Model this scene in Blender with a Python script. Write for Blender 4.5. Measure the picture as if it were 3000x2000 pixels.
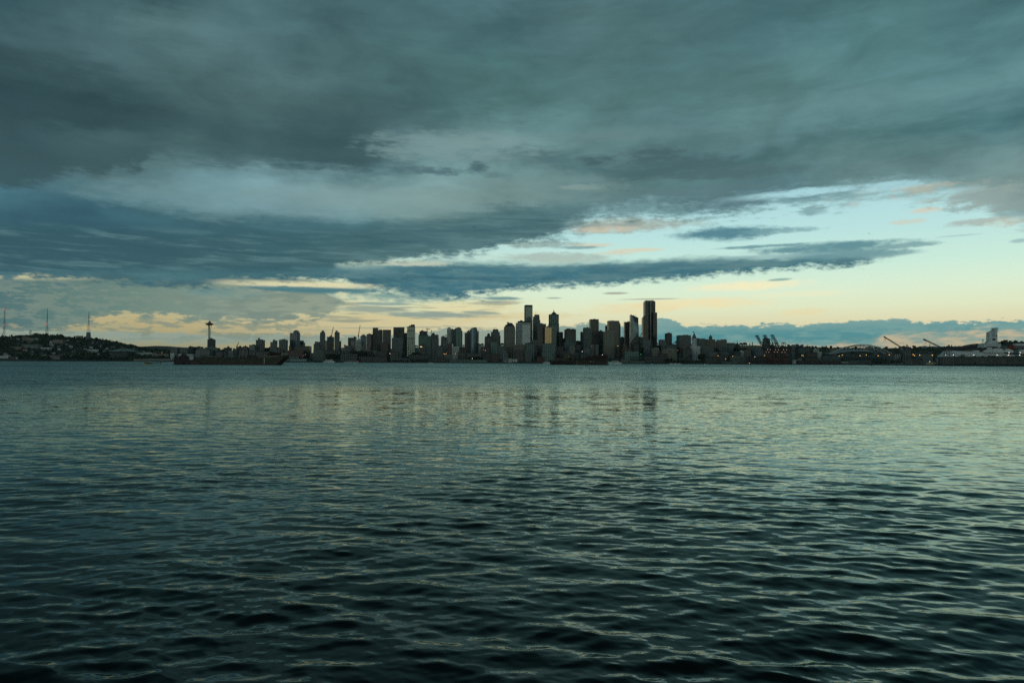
import bpy, bmesh, math, random
import numpy as np
from mathutils import Vector, Matrix, Euler

random.seed(7)
S = bpy.context.scene
COL = S.collection
for o in list(bpy.data.objects):
    bpy.data.objects.remove(o, do_unlink=True)

# ------------------------------------------------------------------ camera
F = 2000.0            # focal length in photo pixels (3000 px wide, 24 mm lens)
CAM_H = 4.0
PITCH = math.atan(61.0 / F)
ROLL = math.radians(0.25)
cd = bpy.data.cameras.new('camera'); cam = bpy.data.objects.new('camera', cd); COL.objects.link(cam)
cd.sensor_width = 36.0; cd.lens = 24.0; cd.clip_start = 0.1; cd.clip_end = 60000.0
ROT = (Matrix.Rotation(math.pi / 2 + PITCH, 3, 'X') @ Matrix.Rotation(ROLL, 3, 'Z'))
cam.matrix_world = Matrix.Translation((0, 0, CAM_H)) @ ROT.to_4x4()
S.camera = cam


def ray(px, py):
    """world direction through a photo pixel"""
    return ROT @ Vector(((px - 1500.0) / F, (1000.0 - py) / F, -1.0))


def at(px, py, Y):
    d = ray(px, py)
    return Vector((d.x / d.y * Y, Y, CAM_H + d.z / d.y * Y))


def onwater(px, py):
    d = ray(px, py); t = -CAM_H / d.z
    return Vector((d.x * t, d.y * t, 0))


def azel(px, py):
    d = ray(px, py).normalized()
    return math.atan2(d.x, d.y), math.asin(d.z)


# ------------------------------------------------------------------ colour
def lin(c):
    return tuple(((v / 255.0) / 12.92 if v <= 10.31 else ((v / 255.0 + 0.055) / 1.055) ** 2.4) for v in c)


class NT:
    """small helper that writes shader maths as expressions"""
    def __init__(s, tree):
        s.t = tree; s.n = tree.nodes; s.l = tree.links

    def put(s, sock, v):
        if isinstance(v, bpy.types.NodeSocket):
            s.l.new(v, sock)
        elif v is not None:
            if sock.type == 'RGBA' and len(v) == 3:
                v = (*v, 1.0)
            sock.default_value = v

    def m(s, op, a, b=None, c=None, clamp=False):
        n = s.n.new('ShaderNodeMath'); n.operation = op; n.use_clamp = clamp
        s.put(n.inputs[0], a)
        if b is not None: s.put(n.inputs[1], b)
        if c is not None: s.put(n.inputs[2], c)
        return n.outputs[0]

    def add(s, a, b): return s.m('ADD', a, b)
    def sub(s, a, b): return s.m('SUBTRACT', a, b)
    def mul(s, a, b): return s.m('MULTIPLY', a, b)
    def div(s, a, b): return s.m('DIVIDE', a, b)
    def mad(s, a, b, c): return s.m('MULTIPLY_ADD', a, b, c)

    def ss(s, v, a, b):
        """smoothstep of v from a (0) to b (1)"""
        n = s.n.new('ShaderNodeMapRange'); n.interpolation_type = 'SMOOTHSTEP'
        s.put(n.inputs['Value'], v)
        if not isinstance(a, bpy.types.NodeSocket) and not isinstance(b, bpy.types.NodeSocket) and a > b:
            n.inputs['From Min'].default_value = b; n.inputs['From Max'].default_value = a
            n.inputs['To Min'].default_value = 1; n.inputs['To Max'].default_value = 0
        else:
            s.put(n.inputs['From Min'], a); s.put(n.inputs['From Max'], b)
        return n.outputs['Result']

    def lr(s, v, a, b, c=0.0, d=1.0):
        n = s.n.new('ShaderNodeMapRange')
        s.put(n.inputs['Value'], v)
        for k, x in zip(('From Min', 'From Max', 'To Min', 'To Max'), (a, b, c, d)): n.inputs[k].default_value = x
        return n.outputs['Result']

    def mix(s, f, a, b, mode='MIX'):
        n = s.n.new('ShaderNodeMix'); n.data_type = 'RGBA'; n.blend_type = mode
        s.put(n.inputs[0], f); s.put(n.inputs[6], a); s.put(n.inputs[7], b)
        return n.outputs[2]

    def vec(s, x, y, z):
        n = s.n.new('ShaderNodeCombineXYZ')
        for k, v in enumerate((x, y, z)): s.put(n.inputs[k], v)
        return n.outputs[0]

    def sep(s, v):
        n = s.n.new('ShaderNodeSeparateXYZ'); s.l.new(v, n.inputs[0]); return n.outputs

    def noise(s, v, scale, detail=3.0, rough=0.5, dist=0.0, col=False):
        n = s.n.new('ShaderNodeTexNoise'); s.l.new(v, n.inputs['Vector'])
        n.inputs['Scale'].default_value = scale; n.inputs['Detail'].default_value = detail
        n.inputs['Roughness'].default_value = rough; n.inputs['Distortion'].default_value = dist
        return n.outputs['Color' if col else 'Fac']

    def curve(s, x, pts, lo, hi, ylo, yhi):
        """1-D table of (x, y) points, linear in between"""
        n = s.n.new('ShaderNodeFloatCurve')
        u = s.lr(x, lo, hi)
        s.put(n.inputs['Value'], u)
        c = n.mapping.curves[0]
        pts = sorted(pts)
        q = [((p[0] - lo) / (hi - lo), (p[1] - ylo) / (yhi - ylo)) for p in pts]
        c.points[0].location = q[0]; c.points[1].location = q[-1]
        for p in q[1:-1]: c.points.new(*p)
        for p in c.points: p.handle_type = 'AUTO_CLAMPED'
        n.mapping.use_clip = False
        n.mapping.extend = 'HORIZONTAL'
        n.mapping.update()
        return s.mad(n.outputs[0], (yhi - ylo), ylo)

    def ramp(s, x, stops, lo=0.0, hi=1.0):
        n = s.n.new('ShaderNodeValToRGB')
        u = s.lr(x, lo, hi) if (lo, hi) != (0.0, 1.0) else x
        s.put(n.inputs[0], u)
        e = n.color_ramp.elements
        n.color_ramp.interpolation = 'EASE' if False else 'LINEAR'
        st = [((p - lo) / (hi - lo), c) for p, c in stops]
        e[0].position = st[0][0]; e[0].color = (*st[0][1], 1)
        e[1].position = st[-1][0]; e[1].color = (*st[-1][1], 1)
        for p, c in st[1:-1]:
            k = e.new(p); k.color = (*c, 1)
        return n.outputs[0]


# ------------------------------------------------------------------ world
W = bpy.data.worlds.new('World'); S.world = W; W.use_nodes = True
wt = W.node_tree; wt.nodes.clear()
g = NT(wt)
tc = wt.nodes.new('ShaderNodeTexCoord')
D = tc.outputs['Generated']
dx, dy, dz = g.sep(D)
AZ = g.m('ARCTAN2', dx, dy)
EL0 = g.m('ARCSINE', dz)
EL = g.m('ABSOLUTE', EL0)
# warps; the direction is squeezed in height because far clouds look flat
flat = g.vec(dx, dy, g.mul(EL, 5.0))
w1 = g.noise(flat, 5.0, 5, 0.55)
w2 = g.noise(flat, 26.0, 6, 0.62)
w3 = g.noise(g.vec(dx, dy, g.mul(EL, 2.6)), 60.0, 6, 0.65)
w1c = g.sub(w1, 0.5); w2c = g.sub(w2, 0.5); w3c = g.sub(w3, 0.5)
# a cloud plane seen in perspective, for the high deck
pd = g.add(EL, 0.16)
plane = g.vec(g.div(dx, pd), g.div(g.mul(dy, 1.0), pd), 0.0)
n1 = g.noise(plane, 1.1, 6, 0.52, 0.35)
n2 = g.noise(plane, 4.2, 6, 0.55, 0.2)


def A(px): return azel(px, 900)[0]
def Ecol(px, py): return azel(px, py)[1]


AZLO, AZHI = A(0), A(3000)
K = 10.0      # the Background runs at strength 0.1

# --- clear sky behind the clouds
def sk(*c): return tuple(v * K for v in lin(c))
def E0(py): return azel(2300, py)[1]
clear_r = g.ramp(EL, [(0, lin((196, 190, 150))), (E0(1000), lin((222, 208, 168))), (E0(950), lin((234, 228, 188))),
                      (E0(900), lin((234, 243, 206))), (E0(850), lin((228, 248, 220))), (E0(780), lin((210, 245, 228))),
                      (E0(680), lin((192, 234, 232))), (E0(560), lin((176, 224, 232))), (E0(300), lin((150, 205, 218))),
                      (1.2, lin((95, 150, 172)))], 0.0, 1.25)
clear_l = g.ramp(EL, [(0, lin((160, 158, 126))), (Ecol(500, 1000), lin((172, 166, 128))), (Ecol(800, 950), lin((196, 182, 136))),
                      (Ecol(800, 900), lin((200, 196, 150))), (Ecol(1000, 850), lin((206, 205, 165))), (Ecol(1000, 760), lin((196, 214, 190))),
                      (Ecol(1000, 600), lin((170, 210, 205))), (1.2, lin((95, 150, 172)))], 0.0, 1.25)
clear = g.mix(g.ss(AZ, A(350), A(1750)), clear_l, clear_r)
nish = wt.nodes.new('ShaderNodeTexSky'); nish.sky_type = 'NISHITA'; nish.sun_disc = False
SUN_EL = math.radians(3.0); SUN_AZ = math.radians(215.0)     # the low sun stands behind the camera, to its left
nish.sun_elevation = SUN_EL; nish.sun_rotation = SUN_AZ
nish.air_density = 1.2; nish.dust_density = 2.0
clear = g.mix(1.0, clear, (K, K, K), 'MULTIPLY')
clear = g.mix(0.08, clear, nish.outputs[0])
col = clear


def layer(col, alpha, c):
    return g.mix(alpha, col, c)


def band(top, bot, sharp_t, sharp_b, wt_=0.0, wb=0.0, wb3=0.0, wt3=0.0):
    """coverage between two edge lines given as photo points"""
    el = EL
    tp = g.curve(AZ, [(A(x), Ecol(x, y)) for x, y in top], AZLO, AZHI, 0.0, 0.6)
    bt = g.curve(AZ, [(A(x), Ecol(x, y)) for x, y in bot], AZLO, AZHI, 0.0, 0.6)
    e1 = g.add(el, g.add(g.mul(w2c, wt_), g.mul(w3c, wt3)))
    e2 = g.add(el, g.add(g.mul(w2c, wb), g.mul(w3c, wb3)))
    a = g.ss(g.sub(tp, e1), -sharp_t, sharp_t)
    b = g.ss(g.sub(e2, bt), -sharp_b, sharp_b)
    return g.mul(a, b)


def lens(px, py, rx, ry, slope=0.0, warp=0.35, fine=0.5, soft=0.7, st=1.0):
    """one flat lens of cloud: centre and half sizes in photo pixels"""
    a0, e0 = azel(px, py)
    ra = rx / F * math.cos(a0) ** 2; re = ry / F * math.cos(a0)
    u = g.mad(AZ, 1 / ra, -a0 / ra)
    v = g.mad(EL, 1 / re, g.mad(AZ, -slope / ra, slope * a0 / ra - e0 / re))
    r2 = g.mad(u, u, g.mul(v, v))
    r2 = g.mad(w2c, -warp * 5, r2)
    r2 = g.mad(w3c, -fine * 4.5, r2)
    n = g.n.new('ShaderNodeMapRange'); n.interpolation_type = 'SMOOTHSTEP'
    g.put(n.inputs['Value'], r2)
    n.inputs['From Min'].default_value = 1.0 - soft * 1.25; n.inputs['From Max'].default_value = 1.15 + soft * 0.55
    n.inputs['To Min'].default_value = st; n.inputs['To Max'].default_value = 0
    return n.outputs['Result']


def sc(c, k=1.0): return tuple(v * K * k for v in lin(c))


# warm veils low over the horizon
for (px, py, rx, ry, sl, c, st) in [
        (2180, 838, 170, 14, 0.25, (250, 240, 196), 0.85), (2340, 862, 150, 9, 0.05, (240, 240, 200), 0.6),
        (2030, 890, 220, 16, 0.2, (246, 228, 178), 0.75), (2350, 915, 80, 12, 0.3, (238, 222, 172), 0.6),
        (1370, 897, 170, 22, 0.0, (232, 216, 162), 0.6), (1480, 925, 220, 14, 0.0, (222, 204, 154), 0.6),
        (1850, 905, 130, 18, 0.15, (238, 220, 172), 0.6), (1150, 935, 300, 20, 0.0, (216, 194, 142), 0.5)]:
    col = layer(col, lens(px, py, rx, ry, sl, 0.5, 0.4, 0.95, st), sc(c))

# low cumulus bank beyond the city on the right
bank_t = [(1000, 985), (1150, 978), (1250, 972), (1310, 960), (1340, 970), (1430, 962), (1560, 966), (1640, 958), (1700, 948), (1740, 945),
          (1850, 958), (1920, 946), (1950, 935), (1985, 942), (2005, 958), (2035, 948), (2060, 956), (2150, 953), (2200, 955),
          (2300, 949), (2400, 946), (2450, 943), (2560, 939), (2640, 940), (2700, 946), (2740, 943), (2790, 941), (2840, 949), (2900, 942), (3000, 940)]
bank_b = [(1000, 1010), (1500, 1050), (1900, 1060), (2100, 1012), (2250, 1004), (2400, 1010), (2560, 1000), (2600, 978), (2700, 972), (2800, 975),
          (2900, 966), (3000, 964)]
ba = band(bank_t, bank_b, 0.0016, 0.006, 0.012, 0.02, 0.012, 0.022)
bt_in = g.ss(g.sub(EL, Ecol(2400, 975)), -0.004, 0.018)
bank_c = g.mix(g.m('MULTIPLY', bt_in, 1.0, clamp=True), sc((86, 146, 152)), sc((128, 166, 162)))
bank_c = g.mix(g.ss(w2, 0.42, 0.66), bank_c, sc((120, 164, 160)))
bank_c = g.mix(g.ss(AZ, A(2000), A(1500)), bank_c, sc((150, 165, 150)))
# under the bank: patchy grey cloud over a peach glow
pe = g.ss(EL, Ecol(2600, 955), Ecol(2600, 975))
col = layer(col, g.mul(g.mul(pe, g.ss(AZ, A(1950), A(2150))), 0.8), sc((196, 182, 152)))
pc = g.mul(g.mul(pe, g.ss(g.add(w2, g.mul(w3c, 0.3)), 0.36, 0.60)), g.ss(AZ, A(1800), A(2100)))
col = layer(col, g.mul(pc, 0.85), sc((126, 160, 154)))
col = layer(col, ba, bank_c)

# thin streaks low over the centre: noise lifted only where the sky is nearly clear
st = g.noise(g.vec(dx, dy, g.mul(EL, 16.0)), 13.0, 4, 0.5, 0.3)
reg = g.mul(g.mul(g.ss(EL, Ecol(1200, 985), Ecol(1200, 955)), g.ss(EL, Ecol(1200, 850), Ecol(1200, 875))), g.ss(AZ, A(1600), A(1250)))
col = layer(col, g.mul(g.mul(g.ss(st, 0.53, 0.62), reg), 0.75), sc((158, 164, 142)))
for (px, py, rx, ry, sl, c, st_) in [
        (1260, 922, 150, 9, -0.12, (138, 158, 150), 0.9), (1120, 890, 90, 5, 0, (146, 168, 158), 0.9), (1090, 906, 110, 9, 0, (140, 156, 146), 0.8),
        (1470, 874, 62, 5, 0.0, (124, 156, 152), 0.95), (1450, 888, 80, 7, 0.1, (170, 172, 148), 0.85), (1410, 916, 60, 5, -0.4, (148, 164, 152), 0.9),
        (1800, 859, 38, 4, 0, (165, 170, 156), 0.9), (1623, 873, 24, 3, 0, (160, 184, 172), 0.9), (1900, 876, 90, 2.5, 0.05, (172, 176, 156), 0.8),
        (2285, 819, 36, 4, 0.3, (136, 170, 168), 0.8), (1030, 940, 70, 4, 0, (150, 156, 136), 0.7), (900, 890, 130, 22, 0.1, (148, 160, 142), 0.8)]:
    col = layer(col, lens(px, py, rx, ry, sl, 0.3, 0.25, 0.6, st_), sc(c))

# left: low grey stratus with warm gaps below it
la = band([(0, 820), (900, 820), (960, 860), (1010, 885), (1030, 920), (3000, 1060)],
          [(0, 968), (110, 972), (190, 958), (300, 930), (330, 922), (500, 924), (560, 936), (700, 940), (800, 936), (880, 930), (930, 930), (965, 915), (1000, 900), (1060, 870), (3000, 860)],
          0.003, 0.0035, 0.01, 0.035, 0.03, 0.01)
lc = g.ramp(AZ, [(A(0), lin((84, 116, 118))), (A(200), lin((98, 128, 122))), (A(420), lin((112, 138, 128))), (A(650), lin((134, 152, 138))), (A(900), lin((146, 158, 140))), (A(1300), lin((150, 164, 150)))], AZLO, AZHI)
lc = g.mix(1.0, lc, (K, K, K), 'MULTIPLY')
lc = g.mix(g.mul(g.ss(w2, 0.45, 0.7), 0.5), lc, sc((92, 124, 126)))
lc = g.mix(g.mul(g.ss(w3, 0.52, 0.75), 0.35), lc, sc((176, 176, 146)))
col = layer(col, la, lc)
# ragged scraps under the stratus
sr = g.mul(g.mul(g.ss(EL, Ecol(400, 1010), Ecol(400, 975)), g.ss(AZ, A(1000), A(850))), g.ss(g.add(w2, g.mul(w3c, 0.5)), 0.46, 0.56))
col = layer(col, g.mul(sr, 0.7), sc((124, 142, 130)))
# cream gap on the far left
for (px, py, rx, ry, c, s_) in [(1030, 880, 0, 0, None, 0)]:
    pass

# the long blue band across the picture
btop = [(0, 720), (500, 724), (900, 745), (1010, 780), (1120, 776), (1250, 768), (1400, 768), (1500, 772), (1600, 774), (1750, 768), (1900, 765), (2000, 757),
        (2150, 755), (2300, 755), (2400, 745), (2480, 744), (2540, 742), (2570, 760), (3000, 765)]
bbot = [(0, 812), (150, 816), (300, 826), (500, 842), (600, 842), (640, 826), (760, 822), (900, 818), (1000, 820), (1060, 840), (1130, 852), (1250, 868),
        (1320, 872), (1400, 860), (1500, 846), (1650, 838), (1800, 832), (1900, 822), (2000, 815), (2120, 800), (2250, 792), (2380, 782), (2500, 775), (2560, 758), (2575, 752), (3000, 740)]
bb = band(btop, bbot, 0.0065, 0.006, 0.012, 0.012, 0.032, 0.008)
bc = g.mix(g.ss(AZ, A(200), A(1500)), sc((72, 104, 110)), sc((66, 116, 130)))
bc = g.mix(g.mul(g.ss(w2, 0.40, 0.66), 0.75), bc, sc((92, 134, 140)))
bc = g.mix(g.mul(g.ss(w3, 0.45, 0.7), 0.4), bc, sc((60, 98, 110)))
str_ = g.noise(g.vec(dx, dy, g.mul(EL, 11.0)), 11.0, 6, 0.6, 0.5)
bc = g.mix(g.mul(g.ss(g.add(str_, g.mul(w2c, 0.35)), 0.48, 0.66), 0.75), bc, sc((94, 130, 134)))
bc = g.mix(g.mul(g.ss(str_, 0.50, 0.34), 0.5), bc, sc((52, 92, 104)))
bc = g.mix(g.mul(g.ss(g.sub(EL, g.curve(AZ, [(A(x), Ecol(x, y)) for x, y in btop], AZLO, AZHI, 0, 0.6)), -0.016, 0.0), 0.35), bc, sc((118, 156, 158)))
# the dark tongue below it on the left, and its cream gap

col = layer(col, g.mul(lens(940, 846, 210, 13, 0.03, 0.4, 0.45, 0.7), 0.95), sc((76, 124, 134)))
col = layer(col, g.mul(lens(640, 858, 130, 15, 0.0, 0.6, 0.9, 0.8), 0.7), sc((110, 144, 142)))
col = layer(col, g.mul(lens(1230, 866, 230, 22, 0.0, 0.5, 0.9, 0.9), 0.75), sc((104, 150, 152)))
col = layer(col, bb, bc)
col = layer(col, g.mul(lens(850, 833, 270, 11, 0.05, 0.5, 0.5, 0.8), g.mul(g.ss(AZ, A(560), A(680)), 0.95)), sc((226, 220, 178)))
col = layer(col, lens(900, 848, 190, 8, 0.02, 0.4, 0.5, 0.7, 0.9), sc((78, 124, 132)))
# cream and blue gaps over the band
for (px, py, rx, ry, sl, c, s_) in [(1180, 770, 150, 9, 0.05, (208, 214, 190), 0.8), (1420, 752, 150, 12, 0.1, (196, 226, 214), 0.6)]:
    col = layer(col, lens(px, py, rx, ry, sl, 0.5, 0.6, 0.9, s_), sc(c))

# spur, lens cloud and small clouds in the clear part
for (px, py, rx, ry, sl, c, s_, wa, fi) in [
        (2420, 724, 240, 15, -0.05, (98, 144, 152), 0.98, 0.35, 0.35), (2470, 742, 190, 17, -0.2, (104, 148, 154), 0.9, 0.3, 0.35),
        (2230, 722, 130, 5, 0.1, (110, 154, 160), 0.9, 0.3, 0.4), (2660, 718, 100, 9, 0.05, (124, 162, 166), 0.85, 0.35, 0.45),
        (2240, 752, 200, 6, 0.0, (140, 178, 180), 0.6, 0.4, 0.5), (2580, 745, 120, 12, 0.1, (118, 158, 162), 0.7, 0.4, 0.5),
        (2130, 684, 150, 21, 0.0, (86, 134, 146), 0.98, 0.35, 0.35), (2290, 676, 120, 9, -0.1, (120, 162, 168), 0.75, 0.5, 0.6),
        (2380, 618, 52, 13, 0.0, (132, 168, 172), 0.9, 0.4, 0.5),
        (1870, 733, 82, 6, 0.0, (222, 210, 182), 0.8, 0.4, 0.5), (1730, 718, 70, 5, 0, (218, 204, 176), 0.7, 0.4, 0.6), (1690, 725, 70, 5, 0, (120, 156, 158), 0.8, 0.4, 0.4),
        (1620, 755, 170, 16, -0.05, (168, 186, 176), 0.8, 0.5, 0.7), (1800, 742, 60, 5, 0, (216, 206, 180), 0.6, 0.4, 0.6),
        (2860, 652, 90, 11, 0.1, (170, 184, 176), 0.85, 0.5, 0.8), (2710, 617, 60, 8, 0, (214, 208, 188), 0.75, 0.5, 0.8), (2660, 650, 60, 7, 0, (206, 210, 192), 0.7, 0.5, 0.8),
        (2810, 612, 60, 8, 0.1, (150, 178, 178), 0.7, 0.5, 0.8), (2985, 706, 30, 7, 0, (150, 182, 184), 0.8, 0.4, 0.4), (2810, 690, 70, 3, 0, (172, 206, 204), 0.7, 0.4, 0.5),
        (1990, 655, 120, 10, 0.0, (170, 196, 190), 0.7, 0.5, 0.8), (1790, 660, 200, 24, 0.05, (162, 172, 162), 0.92, 0.45, 0.6),
        (1760, 672, 110, 9, 0.0, (206, 198, 176), 0.75, 0.5, 0.8), (1560, 715, 130, 12, 0.0, (150, 172, 166), 0.8, 0.5, 0.7)]:
    col = layer(col, lens(px, py, rx, ry, sl, wa, fi, 0.75, s_), sc(c))

# --- the high deck: a coarse table of its colour, broken up by noise
XS = [0, 250, 500, 750, 1000, 1250, 1500, 1750, 2000, 2250, 2500, 2750, 3000]
ROWS = {
    0: [(66, 94, 100), (46, 72, 80), (54, 82, 88), (76, 106, 112), (76, 106, 110), (76, 108, 112), (82, 114, 118), (64, 94, 98), (76, 108, 112), (72, 104, 108), (76, 108, 110), (66, 100, 104), (60, 94, 102)],
    100: [(50, 78, 86), (58, 86, 92), (60, 88, 92), (80, 110, 114), (70, 98, 102), (76, 106, 108), (66, 96, 100), (86, 116, 118), (76, 106, 108), (68, 100, 104), (74, 106, 108), (70, 104, 108), (62, 98, 104)],
    200: [(54, 80, 86), (74, 102, 106), (88, 116, 118), (80, 108, 112), (74, 102, 104), (76, 106, 108), (76, 108, 108), (80, 110, 112), (80, 112, 114), (78, 110, 114), (82, 118, 120), (84, 120, 122), (76, 112, 116)],
    300: [(62, 88, 92), (76, 102, 106), (76, 102, 104), (82, 108, 110), (70, 96, 98), (70, 98, 100), (78, 110, 110), (86, 118, 118), (84, 116, 116), (86, 118, 118), (92, 128, 130), (92, 130, 132), (90, 128, 132)],
    380: [(56, 80, 84), (60, 84, 88), (76, 102, 104), (78, 104, 106), (66, 90, 94), (80, 108, 110), (100, 132, 132), (98, 130, 130), (92, 124, 126), (98, 130, 130), (100, 134, 136), (98, 132, 134), (96, 132, 134)],
    430: [(48, 72, 78), (52, 76, 80), (72, 98, 102), (68, 94, 98), (56, 80, 86), (104, 134, 138), (118, 148, 148), (104, 134, 134), (88, 118, 120), (96, 128, 130), (98, 132, 134), (88, 122, 124), (84, 118, 122)],
    480: [(50, 74, 80), (54, 80, 84), (82, 110, 112), (72, 100, 104), (66, 92, 96), (100, 130, 132), (98, 128, 130), (82, 112, 114), (80, 110, 114), (80, 112, 114), (86, 118, 118), (74, 108, 110), (72, 108, 112)],
    530: [(58, 84, 90), (84, 114, 118), (96, 126, 128), (104, 134, 138), (106, 136, 138), (118, 146, 146), (116, 146, 144), (104, 132, 132), (90, 122, 122), (86, 116, 118), (98, 128, 128), (92, 122, 122), (90, 122, 124)],
    580: [(70, 98, 104), (88, 118, 122), (102, 134, 138), (118, 150, 154), (124, 156, 158), (126, 152, 148), (112, 140, 138), (100, 128, 130), (94, 124, 126), (86, 118, 124), (110, 140, 140), (104, 132, 132), (112, 136, 134)],
    640: [(72, 104, 114), (84, 116, 122), (98, 132, 138), (122, 154, 160), (122, 154, 156), (112, 138, 136), (84, 116, 118), (86, 118, 122), (90, 124, 128), (96, 130, 136), (120, 150, 150), (124, 146, 142), (120, 142, 140)],
    680: [(74, 112, 124), (58, 92, 104), (66, 102, 110), (72, 108, 116), (72, 108, 116), (72, 108, 114), (72, 108, 114), (96, 130, 134), (110, 142, 144), (120, 150, 150), (124, 152, 150), (124, 148, 144), (122, 142, 140)],
    730: [(58, 92, 104), (56, 90, 102), (60, 95, 106), (66, 106, 116), (70, 110, 118), (70, 110, 118), (84, 126, 132), (110, 146, 148), (120, 150, 150), (120, 150, 150), (120, 150, 150), (120, 150, 150), (120, 150, 150)],
    800: [(60, 96, 106), (66, 102, 110), (70, 106, 112), (64, 106, 116), (68, 110, 118), (80, 122, 128), (90, 130, 136), (110, 146, 148), (120, 150, 150), (120, 150, 150), (120, 150, 150), (120, 150, 150), (120, 150, 150)]}
lump = g.noise(g.vec(dx, dy, g.mul(EL, 2.0)), 5.0, 7, 0.56, 0.5, True)
lq = g.sep(lump)
lowc = g.lr(EL, 0.17, 0.27, 0.28, 1.0)
AZw = g.add(AZ, g.mul(g.mul(g.sub(lq[0], 0.5), 0.22), lowc))
ELw = g.add(EL, g.mul(g.add(g.mul(g.sub(lq[1], 0.5), 0.10), g.mul(w2c, 0.03)), lowc))
deck = None
prev = None
for y in sorted(ROWS, reverse=True):
    r = g.ramp(AZw, [(A(x), lin(c)) for x, c in zip(XS, ROWS[y])], AZLO, AZHI)
    e = Ecol(1500, y)
    if deck is None:
        deck = r
    else:
        n = wt.nodes.new('ShaderNodeMapRange'); n.interpolation_type = 'SMOOTHSTEP'
        wt.links.new(ELw, n.inputs['Value']); n.inputs['From Min'].default_value = prev; n.inputs['From Max'].default_value = e
        deck = g.mix(n.outputs['Result'], deck, r)
    prev = e
# higher up than the photograph sees the deck goes on, a little darker and mottled
over = g.ss(EL, 0.42, 0.80)
deck = g.mix(over, deck, lin((40, 61, 66)))
shade = g.add(0.90, g.add(g.mul(n1, 0.14), g.mul(n2, 0.14)))
wisp = g.noise(g.vec(dx, dy, g.mul(EL, 9.0)), 9.0, 7, 0.6, 0.4)
fluff = g.noise(g.vec(dx, dy, g.mul(EL, 2.4)), 10.0, 8, 0.58, 0.5)
fluff2 = g.noise(g.vec(dx, g.add(dy, 3.0), g.mul(EL, 1.9)), 4.5, 6, 0.55, 0.7)
shade = g.mul(shade, g.add(0.20, g.add(g.mul(wisp, 0.20), g.add(g.mul(fluff, 0.80), g.mul(fluff2, 0.62)))))
deckK = g.mix(1.0, deck, g.vec(g.mul(shade, K * 0.93), g.mul(shade, K * 1.01), g.mul(shade, K * 1.03)), 'MULTIPLY')
mm1 = band([(0, 300), (3000, 300)], [(0, 545), (90, 536), (170, 512), (225, 500), (280, 518), (330, 492), (390, 500), (420, 470), (500, 450), (600, 440), (3000, 440)], 0.05, 0.010, 0.03, 0.045, 0.03, 0.0)
mm1 = g.mul(mm1, g.mul(g.ss(AZ, A(620), A(380)), 0.72))
deckK = g.mix(mm1, deckK, sc((54, 78, 83)))
mm2 = band([(0, 330), (900, 330), (1250, 380), (3000, 380)], [(0, 470), (480, 474), (600, 482), (700, 488), (850, 480), (1000, 492), (1080, 484), (1130, 452), (1200, 424), (1300, 395), (3000, 395)], 0.05, 0.008, 0.03, 0.04, 0.022, 0.0)
mm2 = g.mul(mm2, g.mul(g.ss(AZ, A(430), A(650)), g.mul(g.ss(AZ, A(1350), A(1150)), 0.6)))
deckK = g.mix(mm2, deckK, sc((60, 86, 90)))
dbot = [(0, 800), (950, 800), (985, 775), (1080, 768), (1200, 752), (1330, 742), (1420, 728), (1480, 705), (1560, 690), (1640, 688), (1700, 668),
        (1760, 640), (1850, 634), (1950, 632), (2060, 634), (2150, 622), (2260, 606), (2380, 598), (2480, 592), (2530, 580), (2600, 568), (2700, 576),
        (2760, 572), (2800, 582), (2850, 596), (2900, 612), (2940, 640), (3000, 656)]
db = g.curve(AZ, [(A(x), Ecol(x, y)) for x, y in dbot], AZLO, AZHI, 0.0, 0.6)
ed = g.add(EL, g.add(g.mul(w2c, 0.050), g.mul(w3c, 0.040)))
da = g.mul(g.ss(g.sub(ed, db), -0.014, 0.008), g.add(0.68, g.mul(0.32, g.ss(g.sub(ed, db), 0.0, 0.03))))
# holes near the edge on the right where blue shows
hz = g.mul(g.mul(g.ss(EL, Ecol(2400, 520), Ecol(2400, 560)), g.ss(AZ, A(1950), A(2200))), g.ss(g.add(w2, g.mul(w3c, 0.7)), 0.60, 0.50))
holes = g.mul(lens(2330, 566, 210, 11, 0.28, 0.5, 0.7, 0.8), 0.9)
holes = g.m('MAXIMUM', holes, g.mul(lens(2620, 545, 120, 14, 0.0, 0.6, 0.8, 0.8), 0.8))
holes = g.m('MAXIMUM', holes, g.mul(lens(2780, 565, 110, 12, 0.3, 0.6, 0.9, 0.8), 0.7))
da = g.mul(da, g.sub(1.0, holes))
tg_top = [(0, 655), (300, 668), (600, 677), (900, 674), (1100, 662), (1250, 648), (1400, 630), (1500, 622), (1600, 628), (1690, 668), (3000, 700)]
tg_bot = [(0, 790), (600, 790), (900, 792), (960, 788), (1000, 772), (1100, 768), (1250, 750), (1400, 733), (1500, 712), (1600, 694), (1680, 676), (3000, 700)]
tg = g.mul(band(tg_top, tg_bot, 0.011, 0.006, 0.010, 0.02, 0.022, 0.004), g.ss(AZ, A(1700), A(1620)))
tgc = g.mix(g.ss(AZ, A(200), A(1400)), sc((56, 91, 101)), sc((72, 108, 113)))
tgc = g.mix(g.mul(g.ss(g.add(str_, g.mul(w2c, 0.35)), 0.47, 0.66), 0.75), tgc, sc((90, 126, 130)))
tgc = g.mix(g.mul(g.ss(str_, 0.50, 0.34), 0.45), tgc, sc((50, 86, 96)))
TG = (tg, tgc)
# edge of the deck catches peach light where it is thin
edge = g.mul(g.mul(g.ss(g.sub(ed, db), 0.016, 0.0), g.ss(w3, 0.48, 0.62)), g.mul(g.ss(AZ, A(2300), A(2600)), 0.55))
deckK = g.mix(edge, deckK, sc((214, 202, 184)))
col = layer(col, da, deckK)
col = layer(col, g.mul(TG[0], 0.92), TG[1])
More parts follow.
